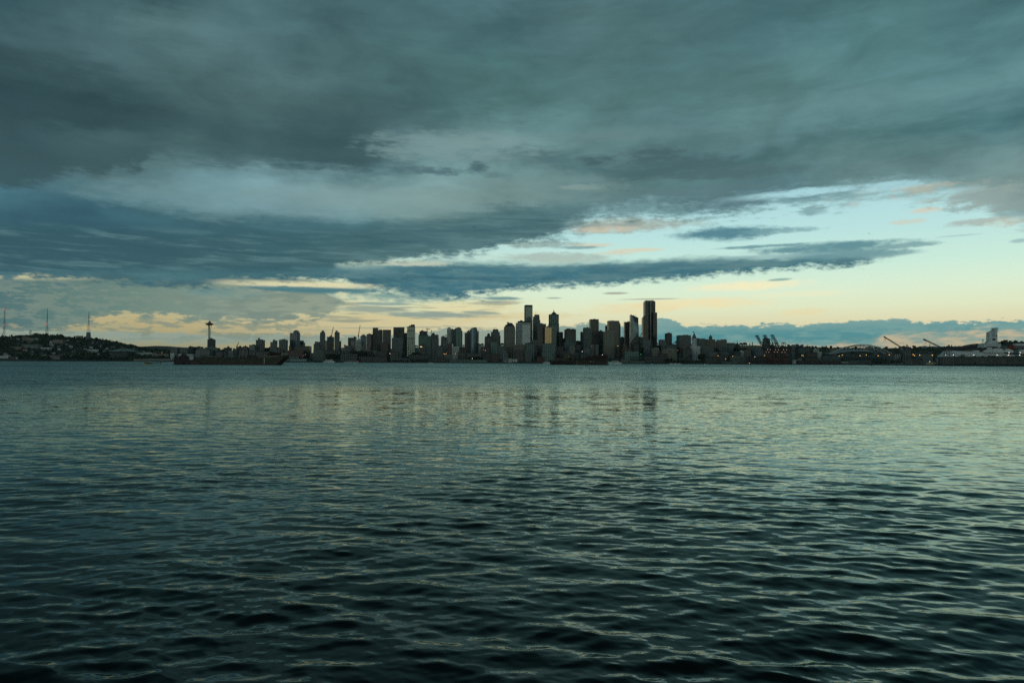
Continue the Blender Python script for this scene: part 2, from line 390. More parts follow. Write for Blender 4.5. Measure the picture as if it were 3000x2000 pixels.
# paler breaks in the deck, then crisp dark scraps just under it
for (px, py, rx, ry, sl, c, s_, wa, fi) in [
        (1330, 430, 250, 44, 0.05, (124, 152, 152), 0.75, 0.7, 0.5), (1120, 590, 380, 42, 0.05, (130, 158, 157), 0.6, 0.5, 0.3), (1560, 560, 260, 40, 0.1, (118, 145, 143), 0.55, 0.7, 0.6),
        (620, 590, 330, 50, 0.0, (116, 150, 154), 0.5, 0.6, 0.4), (1800, 395, 260, 20, 0.0, (106, 136, 137), 0.5, 0.6, 0.5),
        (2890, 575, 150, 42, -0.15, (148, 166, 161), 0.75, 0.8, 0.9), (2960, 648, 70, 14, 0.0, (196, 188, 168), 0.6, 0.6, 0.9), (2700, 552, 90, 12, 0.1, (190, 190, 172), 0.6, 0.7, 1.0),
        (1700, 548, 60, 8, 0.0, (134, 158, 155), 0.6, 0.6, 0.8),

        (1250, 500, 120, 12, -0.1, (80, 110, 116), 0.9, 0.6, 0.8), (1400, 488, 32, 15, 0, (76, 106, 112), 0.95, 0.5, 0.7), (1440, 512, 60, 8, -0.2, (86, 116, 122), 0.6, 0.5, 0.8),
        (1750, 470, 62, 15, -0.1, (70, 99, 104), 0.95, 0.6, 0.6), (2010, 488, 190, 36, -0.30, (74, 103, 107), 0.92, 0.6, 0.7), (1920, 450, 75, 20, -0.1, (72, 101, 105), 0.9, 0.6, 0.8),
        (2080, 560, 230, 26, 0.12, (92, 122, 126), 0.6, 0.6, 0.7),
        (2150, 505, 200, 20, -0.1, (80, 109, 113), 0.75, 0.6, 0.7), (2100, 600, 160, 18, 0.05, (84, 114, 120), 0.5, 0.6, 0.7)]:
    col = layer(col, lens(px, py, rx, ry, sl, wa, fi, 0.95, s_), sc(c))

# the sunset side, behind the camera: the same deck, with a warm gap at the horizon
back = g.ss(g.m('ABSOLUTE', AZ), 1.7, 2.6)
col = g.mix(back, col, g.mix(1.0, sc((60, 87, 93)), g.vec(shade, shade, shade), 'MULTIPLY'))
west = g.mul(g.ss(g.m('ABSOLUTE', g.m('ABSOLUTE', AZ)), 1.6, 2.6), g.ss(g.add(EL, g.mul(w1c, 0.12)), 0.17, 0.06))
col = g.mix(west, col, sc((194, 206, 184), 1.35))
# below the horizon: dark sea
col = g.mix(g.ss(EL0, -0.004, -0.03), col, sc((38, 60, 64)))
bg = wt.nodes.new('ShaderNodeBackground'); bg.inputs['Strength'].default_value = 0.1
wt.links.new(col, bg.inputs['Color'])
wo = wt.nodes.new('ShaderNodeOutputWorld'); wt.links.new(bg.outputs[0], wo.inputs['Surface'])
W.cycles.sampling_method = 'MANUAL'; W.cycles.sample_map_resolution = 512

# ------------------------------------------------------------------ sun (soft, nearly spent)
sl_ = bpy.data.lights.new('sun', 'SUN'); sl_.energy = 0.40; sl_.angle = math.radians(45); sl_.color = (0.96, 1.0, 0.94)
so = bpy.data.objects.new('sun', sl_); COL.objects.link(so)
sv = Vector((math.sin(SUN_AZ) * math.cos(SUN_EL), math.cos(SUN_AZ) * math.cos(SUN_EL), math.sin(SUN_EL)))
so.rotation_euler = sv.to_track_quat('Z', 'Y').to_euler()

S.view_settings.view_transform = 'Standard'; S.view_settings.look = 'None'
S.view_settings.exposure = 0.0; S.view_settings.gamma = 1.0; S.view_settings.use_curve_mapping = False
S.render.engine = 'CYCLES'
S.cycles.max_bounces = 4; S.cycles.glossy_bounces = 2; S.cycles.diffuse_bounces = 1; S.cycles.transmission_bounces = 2
S.cycles.use_denoising = False

# ------------------------------------------------------------------ mesh helpers
def new_mat(name):
    m = bpy.data.materials.new(name); m.use_nodes = True
    t = m.node_tree; t.nodes.clear()
    out = t.nodes.new('ShaderNodeOutputMaterial'); b = t.nodes.new('ShaderNodeBsdfPrincipled')
    t.links.new(b.outputs[0], out.inputs[0])
    return m, NT(t), b


def link(name, me, mats=None, parent=None, loc=None, rz=None, label=None, cat=None, group=None, kind=None):
    o = bpy.data.objects.new(name, me); COL.objects.link(o)
    if mats is not None and me is not None:
        for m in (mats if isinstance(mats, (list, tuple)) else [mats]):
            me.materials.append(m)
    if parent is not None: o.parent = parent
    if loc is not None: o.location = loc
    if rz is not None: o.rotation_euler = (0, 0, rz)
    if label: o['label'] = label
    if cat: o['category'] = cat
    if group: o['group'] = group
    if kind: o['kind'] = kind
    return o


def mesh_np(name, verts, faces, smooth=False):
    me = bpy.data.meshes.new(name)
    v = np.asarray(verts, dtype=np.float32); f = np.asarray(faces, dtype=np.int32)
    me.vertices.add(len(v)); me.vertices.foreach_set('co', v.ravel())
    k = f.shape[1]
    me.loops.add(f.size); me.loops.foreach_set('vertex_index', f.ravel())
    me.polygons.add(len(f)); me.polygons.foreach_set('loop_start', np.arange(0, f.size, k, dtype=np.int32))
    me.update(calc_edges=True)
    if smooth: me.polygons.foreach_set('use_smooth', np.ones(len(f), dtype=bool))
    return me


# ------------------------------------------------------------------ water
def water_material():
    m, g, b = new_mat('sea_water')
    geo = g.n.new('ShaderNodeNewGeometry'); P = geo.outputs['Position']
    x, y, z = g.sep(P)
    r = g.m('SQRT', g.add(g.mul(x, x), g.mul(y, y)))
    far = g.ss(r, 70.0, 150.0); mid = g.ss(r, 12.0, 45.0)
    veryfar = g.ss(r, 120.0, 900.0)
    pv = g.vec(g.mul(x, 0.42), y, 0.0)
    # patches of wind, long across the view
    patch = g.noise(g.vec(g.mul(x, 0.010), g.mul(y, 0.028), 0.0), 1.0, 4, 0.6, 0.8)
    patch2 = g.noise(g.vec(g.mul(x, 0.0024), g.mul(y, 0.0062), 0.0), 1.0, 3, 0.6, 0.6)
    wind = g.add(0.35, g.add(g.mul(g.ss(patch, 0.32, 0.68), 0.75), g.mul(g.ss(patch2, 0.35, 0.65), 0.55)))
    def sl(scale, detail):
        c = g.noise(pv, scale, detail, 0.55, 0.0, True)
        q = g.sep(c)
        return g.sub(q[0], 0.5), g.sub(q[1], 0.5)
    a = sl(2.3, 2); c = sl(0.62, 2); d = sl(0.12, 2); e = sl(7.0, 1)
    def pk(v): return g.mul(g.mul(v, g.m('ABSOLUTE', v)), 7.0)     # mostly calm, with sharp little faces
    la_ = (g.mul(a[0], g.mul(far, 0.30)), g.mul(a[1], g.mul(far, 0.22)))
    a = (g.add(pk(a[0]), la_[0]), g.add(pk(a[1]), la_[1])); c = (pk(c[0]), pk(c[1])); e = (pk(e[0]), pk(e[1]))
    fA = g.mul(g.mul(mid, wind), g.lr(far, 0, 1, 0.16, 0.60))
    sx = g.mul(g.add(g.mul(a[0], 1.0), g.add(g.mul(c[0], 0.55), g.mul(e[0], 0.8))), g.mul(fA, g.lr(far, 0, 1, 0.6, 1.3)))
    sy = g.mul(g.add(g.mul(a[1], 1.0), g.add(g.mul(c[1], 0.75), g.add(g.mul(d[1], 0.22), g.mul(e[1], 0.8)))), g.mul(fA, 1.0))
    sy = g.sub(sy, g.mul(g.ss(r, 75.0, 190.0), g.add(0.045, g.mul(wind, 0.06))))     # wind-driven faces lean to the near shore
    nn = g.n.new('ShaderNodeVectorMath'); nn.operation = 'ADD'
    g.l.new(geo.outputs['Normal'], nn.inputs[0]); g.l.new(g.vec(sx, sy, 0.0), nn.inputs[1])
    nm = g.n.new('ShaderNodeVectorMath'); nm.operation = 'NORMALIZE'; g.l.new(nn.outputs[0], nm.inputs[0])
    # fine ripples close by
    rip = g.noise(g.vec(g.mul(x, 0.5), y, 0.0), 8.0, 4, 0.55, 0.4)
    bp = g.n.new('ShaderNodeBump'); bp.inputs['Distance'].default_value = 0.0028
    g.l.new(rip, bp.inputs['Height']); g.l.new(nm.outputs[0], bp.inputs['Normal'])
    g.put(bp.inputs['Strength'], g.lr(mid, 0, 1, 1.0, 0.2))
    out = [n_ for n_ in g.n if n_.type == 'OUTPUT_MATERIAL'][0]
    g.n.remove(b)
    fr = g.n.new('ShaderNodeFresnel'); fr.inputs['IOR'].default_value = 1.37; g.l.new(bp.outputs[0], fr.inputs['Normal'])
    gl = g.n.new('ShaderNodeBsdfGlossy'); gl.inputs['Color'].default_value = (0.89, 1.0, 0.95, 1); g.l.new(bp.outputs[0], gl.inputs['Normal'])
    g.put(gl.inputs['Roughness'], g.add(0.02, g.add(g.mul(far, 0.19), g.mul(g.mul(veryfar, wind), 0.16))))
    df = g.n.new('ShaderNodeBsdfDiffuse'); df.inputs['Color'].default_value = (0.0012, 0.0026, 0.0026, 1)
    mx = g.n.new('ShaderNodeMixShader'); g.l.new(fr.outputs[0], mx.inputs[0]); g.l.new(df.outputs[0], mx.inputs[1]); g.l.new(gl.outputs[0], mx.inputs[2])
    g.l.new(mx.outputs[0], out.inputs['Surface'])
    return m


WATER = water_material()


def build_water():
    rng = np.random.RandomState(11)
    R0, R1 = 7.0, 420.0
    dr = 0.0030
    nr = int(math.log(R1 / R0) / dr); na = 572
    rr = R0 * np.exp(np.arange(nr + 1) * dr)
    aa = np.linspace(-0.86, 0.86, na + 1)
    Rg, Ag = np.meshgrid(rr, aa, indexing='ij')
    X = Rg * np.sin(Ag); Y = Rg * np.cos(Ag)
    Z = np.zeros_like(X); DX = np.zeros_like(X); DY = np.zeros_like(X)
    wind = math.radians(-96)          # ripples run towards the camera, crests lie across the view
    n = 150
    lam = np.exp(rng.uniform(math.log(0.12), math.log(3.6), n))
    # slow group modulation
    gm = 0.90 + 0.32 * np.sin(X * 0.21 + Y * 0.13 + 1.0) * np.sin(X * -0.09 + Y * 0.24) + 0.2 * np.sin(X * 0.5 - Y * 0.33 + 2)
    tt = np.clip((Rg - 12.0) / 30.0, 0, 1); CALM = 1.0 - 0.66 * tt * tt * (3 - 2 * tt)
    for L in lam:
        spread = 0.40 if L > 0.6 else 0.62
        th = wind + rng.normal(0, spread)
        k = 2 * math.pi / L
        slope = 0.0105 * (0.85 if L < 0.24 else 1.3 if L < 0.95 else 0.9 if L < 1.8 else 0.5)
        amp = slope / k * 1.414 * rng.uniform(0.6, 1.3)
        s = 0.0030 * Rg
        wgt = np.clip((L / s - 2.5) / 2.5, 0, 1); wgt = wgt * wgt * (3 - 2 * wgt) * CALM
        rs = (wgt > 0).any(axis=1); hi = int(rs.sum())
        if hi == 0: continue
        kx, ky = k * math.cos(th), k * math.sin(th)
        ph = kx * X[:hi] + ky * Y[:hi] + rng.uniform(0, 6.283)
        a = amp * wgt[:hi] * gm[:hi]
        Z[:hi] += a * np.cos(ph)
        sn = a * np.sin(ph)
        DX[:hi] -= 0.75 * math.cos(th) * sn; DY[:hi] -= 0.75 * math.sin(th) * sn
    fade = np.clip((R1 - Rg) / (R1 * 0.35), 0, 1); fin = np.clip((Rg - R0) / 0.6, 0, 1)
    X = X + DX * fade * fin; Y = Y + DY * fade * fin; Z = Z * fade
    V = np.stack([X, Y, Z], -1).reshape(-1, 3)
    idx = np.arange((nr + 1) * (na + 1)).reshape(nr + 1, na + 1)
    Fq = np.stack([idx[:-1, :-1], idx[:-1, 1:], idx[1:, 1:], idx[1:, :-1]], -1).reshape(-1, 4)
    # coarse sheet round it, sharing the rim
    nv = len(V)
    ring = []
    ex_v, ex_f = [], []
    rad = [R1, 700, 1500, 4000, 12000]
    ia = list(range(0, na + 1, 2))
    ids_prev = [int(idx[nr, i]) for i in ia]
    for r_ in rad[1:]:
        ids = []
        for i in ia:
            ids.append(nv + len(ex_v)); ex_v.append((r_ * math.sin(aa[i]), r_ * math.cos(aa[i]), 0.0))
        for j in range(len(ia) - 1):
            ex_f.append((ids_prev[j], ids[j], ids[j + 1], ids_prev[j + 1]))
        ids_prev = ids
    # the rest of the circle, behind and beside the camera
    aw = np.linspace(0.86, 2 * math.pi - 0.86, 41)
    radw = [0.5, 7.0, 30.0, 420.0, 3000.0, 12000.0]
    base = nv + len(ex_v)
    for r_ in radw:
        for a_ in aw: ex_v.append((r_ * math.sin(a_), r_ * math.cos(a_), -0.0))
    for i in range(len(radw) - 1):
        for j in range(len(aw) - 1):
            q = base + i * 41 + j
            ex_f.append((q, q + 41, q + 42, q + 1))
    # the small sector in front below the frame
    b2 = nv + len(ex_v)
    af = np.linspace(-0.86, 0.86, 21)
    for r_ in (0.5, 7.0):
        for a_ in af: ex_v.append((r_ * math.sin(a_), r_ * math.cos(a_), -0.02))
    for j in range(20): ex_f.append((b2 + j, b2 + 21 + j, b2 + 22 + j, b2 + j + 1))
    V = np.concatenate([V, np.array(ex_v)]); Fq = np.concatenate([Fq, np.array(ex_f)[:, ::-1]])
    me = mesh_np('water', V, Fq, True)
    link('water', me, WATER, kind='structure', label='dark rippled water of the bay reaching to the far shore')


build_water()

# ------------------------------------------------------------------ solids
class MB:
    """collects simple solids and links them as one mesh object"""
    def __init__(s): s.v = []; s.f = []

    def raw(s, vs, fs):
        b = len(s.v); s.v += [tuple(p) for p in vs]; s.f += [tuple(b + i for i in q) for q in fs]; return s

    def box(s, x0, x1, y0, y1, z0, z1):
        return s.raw([(x0, y0, z0), (x1, y0, z0), (x1, y1, z0), (x0, y1, z0), (x0, y0, z1), (x1, y0, z1), (x1, y1, z1), (x0, y1, z1)],
                     [(0, 3, 2, 1), (4, 5, 6, 7), (0, 1, 5, 4), (1, 2, 6, 5), (2, 3, 7, 6), (3, 0, 4, 7)])

    def taper(s, x0, x1, y0, y1, z0, X0, X1, Y0, Y1, z1):
        return s.raw([(x0, y0, z0), (x1, y0, z0), (x1, y1, z0), (x0, y1, z0), (X0, Y0, z1), (X1, Y0, z1), (X1, Y1, z1), (X0, Y1, z1)],
                     [(0, 3, 2, 1), (4, 5, 6, 7), (0, 1, 5, 4), (1, 2, 6, 5), (2, 3, 7, 6), (3, 0, 4, 7)])

    def prism(s, pts, y0, y1):
        """outline in x,z extruded along y"""
        n = len(pts)
        vs = [(x, y0, z) for x, z in pts] + [(x, y1, z) for x, z in pts]
        return s.raw(vs, [tuple(range(n)), tuple(range(2 * n - 1, n - 1, -1))] + [(i, i + n, (i + 1) % n + n, (i + 1) % n) for i in range(n)])

    def lathe(s, prof, n=16, cx=0, cy=0):
        vs = []; fs = []
        for r, z in prof:
            for i in range(n):
                a = 2 * math.pi * i / n; vs.append((cx + r * math.cos(a), cy + r * math.sin(a), z))
        m = len(prof)
        for j in range(m - 1):
            for i in range(n):
                k = (i + 1) % n; fs.append((j * n + i, j * n + k, (j + 1) * n + k, (j + 1) * n + i))
        fs.append(tuple(range(n - 1, -1, -1))); fs.append(tuple((m - 1) * n + i for i in range(n)))
        return s.raw(vs, fs)

    def bar(s, p, q, r=0.3, n=4, r2=None):
        p = Vector(p); q = Vector(q); d = (q - p)
        if d.length < 1e-6: return s
        d.normalize(); u = d.orthogonal().normalized(); w = d.cross(u)
        vs = []
        for c, rr in ((p, r), (q, r if r2 is None else r2)):
            for i in range(n):
                a = 2 * math.pi * (i + 0.5) / n; vs.append(c + u * (math.cos(a) * rr) + w * (math.sin(a) * rr))
        return s.raw(vs, [(i, (i + 1) % n, n + (i + 1) % n, n + i) for i in range(n)] + [tuple(range(n - 1, -1, -1)), tuple(range(n, 2 * n))])

    def truss(s, p, q, up, h, w, r=0.25, n=8):
        """lattice boom: four chords with lacing, between p and q; up is its depth direction"""
        p = Vector(p); q = Vector(q); up = Vector(up).normalized(); d = (q - p).normalized(); sd = d.cross(up).normalized()
        c = [(a * h / 2, b * w / 2) for a, b in ((1, 1), (1, -1), (-1, -1), (-1, 1))]
        P = [[p + (q - p) * (i / n) + up * a + sd * b for a, b in c] for i in range(n + 1)]
        for k in range(4): s.bar(P[0][k], P[n][k], r)
        for i in range(n):
            for k in range(4):
                kk = (k + 1) % 4
                s.bar(P[i][k], P[i + 1][kk] if i % 2 else P[i + 1][kk], r * 0.6)
                s.bar(P[i + 1][k], P[i + 1][kk], r * 0.6)
        return s

    def build(s, name, mats, parent=None, smooth=False, **kw):
        me = bpy.data.meshes.new(name); me.from_pydata([tuple(v) for v in s.v], [], s.f); me.update()
        if smooth:
            for p in me.polygons: p.use_smooth = True
        return link(name, me, mats, parent, **kw)


def thing(name, label, cat, loc=(0, 0, 0), rz=0.0, group=None):
    return link(name, None, None, None, loc, rz, label, cat, group)


def Zc(p, X, Y=1400):
    """measurement grid of the enlarged photo strips -> photo pixels"""
    return 300.0 * p + X / 7.4667, 870.0 + Y / 7.4667


# ------------------------------------------------------------------ materials of the town
_mats = {}


def wallmat(key, rgb, rough=0.75, metal=0.0, var=0.25, spec=0.3, nz=0.08):
    if key in _mats: return _mats[key]
    m, g, b = new_mat(key)
    oi = g.n.new('ShaderNodeObjectInfo'); tc = g.n.new('ShaderNodeTexCoord')
    n = g.noise(tc.outputs['Object'], nz, 4, 0.6)
    f = g.add(g.add(1 - var * 0.8, g.mul(oi.outputs['Random'], var)), g.mul(g.sub(n, 0.5), 0.5))
    c = g.mix(1.0, rgb, g.vec(f, f, f), 'MULTIPLY')
    g.l.new(c, b.inputs['Base Color'])
    b.inputs['Roughness'].default_value = rough; b.inputs['Metallic'].default_value = metal
    b.inputs['Specular IOR Level'].default_value = spec
    _mats[key] = m
    return m


def emis(key, rgb, strength):
    if key in _mats: return _mats[key]
    m = bpy.data.materials.new(key); m.use_nodes = True; t = m.node_tree; t.nodes.clear()
    o = t.nodes.new('ShaderNodeOutputMaterial'); e = t.nodes.new('ShaderNodeEmission')
    e.inputs[0].default_value = (*rgb, 1); e.inputs[1].default_value = strength
    t.links.new(e.outputs[0], o.inputs[0]); _mats[key] = m
    m.cycles.emission_sampling = 'NONE'
    return m


WALL = {'gr': wallmat('grey_concrete', (0.115, 0.152, 0.152)), 'dg': wallmat('dark_concrete', (0.036, 0.052, 0.056)),
        'wh': wallmat('pale_stone', (0.54, 0.60, 0.57)), 'be': wallmat('beige_stone', (0.22, 0.225, 0.185)),
        'br': wallmat('brown_granite', (0.042, 0.042, 0.040), 0.5), 'rb': wallmat('red_brick', (0.10, 0.058, 0.052)),
        'bk': wallmat('black_frame', (0.022, 0.024, 0.026), 0.4), 'bl': wallmat('blue_grey_panel', (0.085, 0.14, 0.175), 0.5),
        'tn': wallmat('tan_plaster', (0.155, 0.145, 0.118)), 'gn': wallmat('green_grey_panel', (0.09, 0.14, 0.13)),
        'sl': wallmat('slate_roofing', (0.06, 0.065, 0.07)), 'wt': wallmat('white_paint', (0.62, 0.66, 0.66))}
GLASS = {'dk': wallmat('dark_glass', (0.018, 0.026, 0.03), 0.22, 0.0, 0.4, 0.6), 'bg': wallmat('blue_glass', (0.04, 0.085, 0.12), 0.18, 0.4, 0.3, 0.7),
         'tg': wallmat('teal_glass', (0.05, 0.11, 0.11), 0.18, 0.45, 0.3, 0.7), 'pg': wallmat('pale_glass', (0.34, 0.40, 0.37), 0.2, 0.6, 0.2, 0.7),
         'gd': wallmat('sunset_tinted_glass', (0.40, 0.28, 0.155), 0.18, 0.95, 0.1, 0.5), 'kg': wallmat('black_glass', (0.012, 0.013, 0.016), 0.15, 0.0, 0.3, 0.6)}  # gold of the evening reflection is put into the 'gd' glass colour

# ------------------------------------------------------------------ shore and terrain
SHORE = [(-400, 1055.8), (0, 1057.5), (300, 1058.5), (600, 1060.0), (900, 1061.5), (1200, 1063.0), (1500, 1064.3), (1800, 1065.8), (2100, 1067.1),
         (2400, 1068.6), (2600, 1069.8), (2730, 1071.2), (3000, 1073.0), (3400, 1075.4)]
CREST = [(-400, 985), (0, 990), (60, 990), (100, 984), (150, 985), (200, 990), (250, 994), (300, 998), (330, 1003), (370, 1012), (420, 1022), (460, 1028),
         (500, 1033), (600, 1036), (900, 1034), (1200, 1018), (1500, 1013), (1750, 1006), (1900, 1012), (2000, 1006), (2080, 1008), (2160, 1012), (2240, 1014),
         (2300, 1018), (2400, 1023), (2500, 1026), (2650, 1025), (2750, 1025), (2850, 1023), (2920, 1008), (3000, 1006), (3400, 1000)]


def lerp(pts, x):
    xs = [p[0] for p in pts]; ys = [p[1] for p in pts]
    return float(np.interp(x, xs, ys))


def shoreY(px): return onwater(px, lerp(SHORE, px)).y


YC = 3900.0
QUAY = 2.4


def px_of(x, Y):
    """photo column of a point on the ground plane"""
    return 1500 + F * x / Y / math.cos(PITCH)


def ground_z(x, Y):
    px = px_of(x, Y); ys = shoreY(px)
    yc = 3400.0 if px < 560 else YC
    zc = at(px, lerp(CREST, px), yc).z
    f = (Y - ys - 20) / (yc - ys - 20)
    f = max(0.0, min(1.0, f))
    w = f * f * (3 - 2 * f) * 0.5 + f * 0.5
    if px > 2250: w = w * w
    return QUAY + (zc - QUAY) * w


def hit(px, py):
    """where the sight line through a photo pixel meets the ground"""
    d = ray(px, py); Y = shoreY(px) + 25
    k = None
    while Y < YC + 10:
        x = d.x / d.y * Y; z = CAM_H + d.z / d.y * Y
        if ground_z(x, Y) >= z: return Vector((x, Y, ground_z(x, Y)))
        Y += 12
    return Vector((d.x / d.y * 3380, 3380, ground_z(d.x / d.y * 3380, 3380)))


def build_ground():
    m, g, b = new_mat('city_ground')
    geo = g.n.new('ShaderNodeNewGeometry')
    n = g.noise(geo.outputs['Position'], 0.012, 5, 0.6); n2 = g.noise(geo.outputs['Position'], 0.08, 3, 0.6)
    c = g.mix(g.ss(n, 0.4, 0.6), (0.020, 0.030, 0.020), (0.055, 0.058, 0.055))
    c = g.mix(g.mul(g.ss(n2, 0.55, 0.7), 0.5), c, (0.09, 0.09, 0.085))
    g.l.new(c, b.inputs['Base Color']); b.inputs['Roughness'].default_value = 0.95
    cols = 180; rows = [0, .004, .03, .06, .1, .15, .2, .26, .32, .38, .44, .5, .56, .62, .68, .74, .8, .86, .92, .96, 1.0, 1.25, 2.2]
    V = []; Fc = []
    pxs = [-500 + 4000 * i / cols for i in range(cols + 1)]
    for px in pxs:
        ys = shoreY(px); tx = ray(px, 1000).x / ray(px, 1000).y
        for k, f in enumerate(rows):
            Y = ys + (YC - ys) * f
            x = tx * Y
            V.append((x, Y, -2.5 if k == 0 else (QUAY if k == 1 else ground_z(x, min(Y, YC)) - (0 if f <= 1 else 6 * (f - 1)))))
    R = len(rows)
    for i in range(cols):
        for j in range(R - 1):
            a = i * R + j; Fc.append((a, a + R, a + R + 1, a + 1))
    me = mesh_np('city_ground', V, Fc, True)
    link('city_ground', me, m, kind='structure', label='dark built-up and wooded land rising behind the far shore')


build_ground()

# distant snowy mountains beyond the town, far right
def build_mountains():
    m, g, b = new_mat('mountain_haze_blue')
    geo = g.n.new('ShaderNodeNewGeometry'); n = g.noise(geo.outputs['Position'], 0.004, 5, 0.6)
    g.l.new(g.mix(g.ss(n, 0.4, 0.6), (0.20, 0.34, 0.37), (0.34, 0.46, 0.48)), b.inputs['Base Color']); b.inputs['Roughness'].default_value = 1  # blue of distant haze is put into the base colour
    Ym = 9000.0
    prof = [(2560, 1032), (2650, 1024), (2668, 1022), (2690, 1019), (2706, 1012.5), (2722, 1015), (2734, 1013.5), (2752, 1018), (2775, 1023), (2800, 1021), (2811, 1017),
            (2822, 1019.5), (2830, 1014), (2838, 1009.5), (2846, 1008), (2854, 1010), (2866, 1018), (2900, 1026), (3100, 1034)]
    V = []; Fc = []
    xs = np.linspace(2560, 3080, 120)
    rng = random.Random(4)
    rows = [(0, 1.0), (400, 0.82), (-500, 0.6), (-1000, 0.25), (-1500, 0.0)]
    for px in xs:
        top = at(px, lerp(prof, px) + rng.uniform(-0.35, 0.35), Ym)
        for dy, h in rows:
            V.append((top.x + rng.uniform(-15, 15), Ym + dy, top.z * h + (rng.uniform(-8, 8) if 0 < h < 1 else 0)))
    order = [1, 0, 2, 3, 4]
    for i in range(len(xs) - 1):
        for j in range(4):
            a, c = i * 5 + order[j], i * 5 + order[j + 1]
            Fc.append((a, a + 5, c + 5, c))
    link('mountains', mesh_np('mountains', V, Fc, True), m, kind='structure', label='pale blue far mountains low on the horizon at the right')


build_mountains()

# ------------------------------------------------------------------ towers and blocks
NB = [0]


def facade(core, bands, piers, seg, style, z0, z1, w, d, wt_):
    """window bands and piers standing proud of one box of w x d centred on the axis"""
    fh, bw, bf, pf = style          # floor height, bay width, share of solid in height, in width
    e = 0.25
    if bf > 0:
        n = max(1, int((z1 - z0) / fh))
        h = (z1 - z0) / n
        for i in range(n):
            zb = z0 + i * h
            bands.box(-w / 2 - e, w / 2 + e, -d / 2 - e, d / 2 + e, zb, zb + h * bf)
    if pf > 0:
        n = max(1, int(w / bw)); b = w / n; t = b * pf / 2
        for i in range(n + 1):
            x = -w / 2 + i * b
            piers.box(max(x - t, -w / 2 - 0.1), min(x + t, w / 2 + 0.1), -d / 2 - e * 2, d / 2 + e * 2, z0, z1)
        n = max(1, int(d / bw)); b = d / n; t = b * pf / 2
        for i in range(1, n):
            y = -d / 2 + i * b
            piers.box(-w / 2 - e * 2, w / 2 + e * 2, y - t, y + t, z0, z1)


STY = {'grid': (4.0, 5.0, 0.42, 0.40), 'band': (4.0, 6.0, 0.45, 0.0), 'pier': (4.0, 4.5, 0.0, 0.42), 'wide': (8.0, 7.0, 0.35, 0.25),
       'cond': (3.2, 7.0, 0.40, 0.22), 'open': (4.5, 9.0, 0.22, 0.10), 'pnl': (11.0, 14.0, 0.09, 0.0), 'fine': (4.0, 2.6, 0.30, 0.35), 'none': (4, 4, 0, 0)}


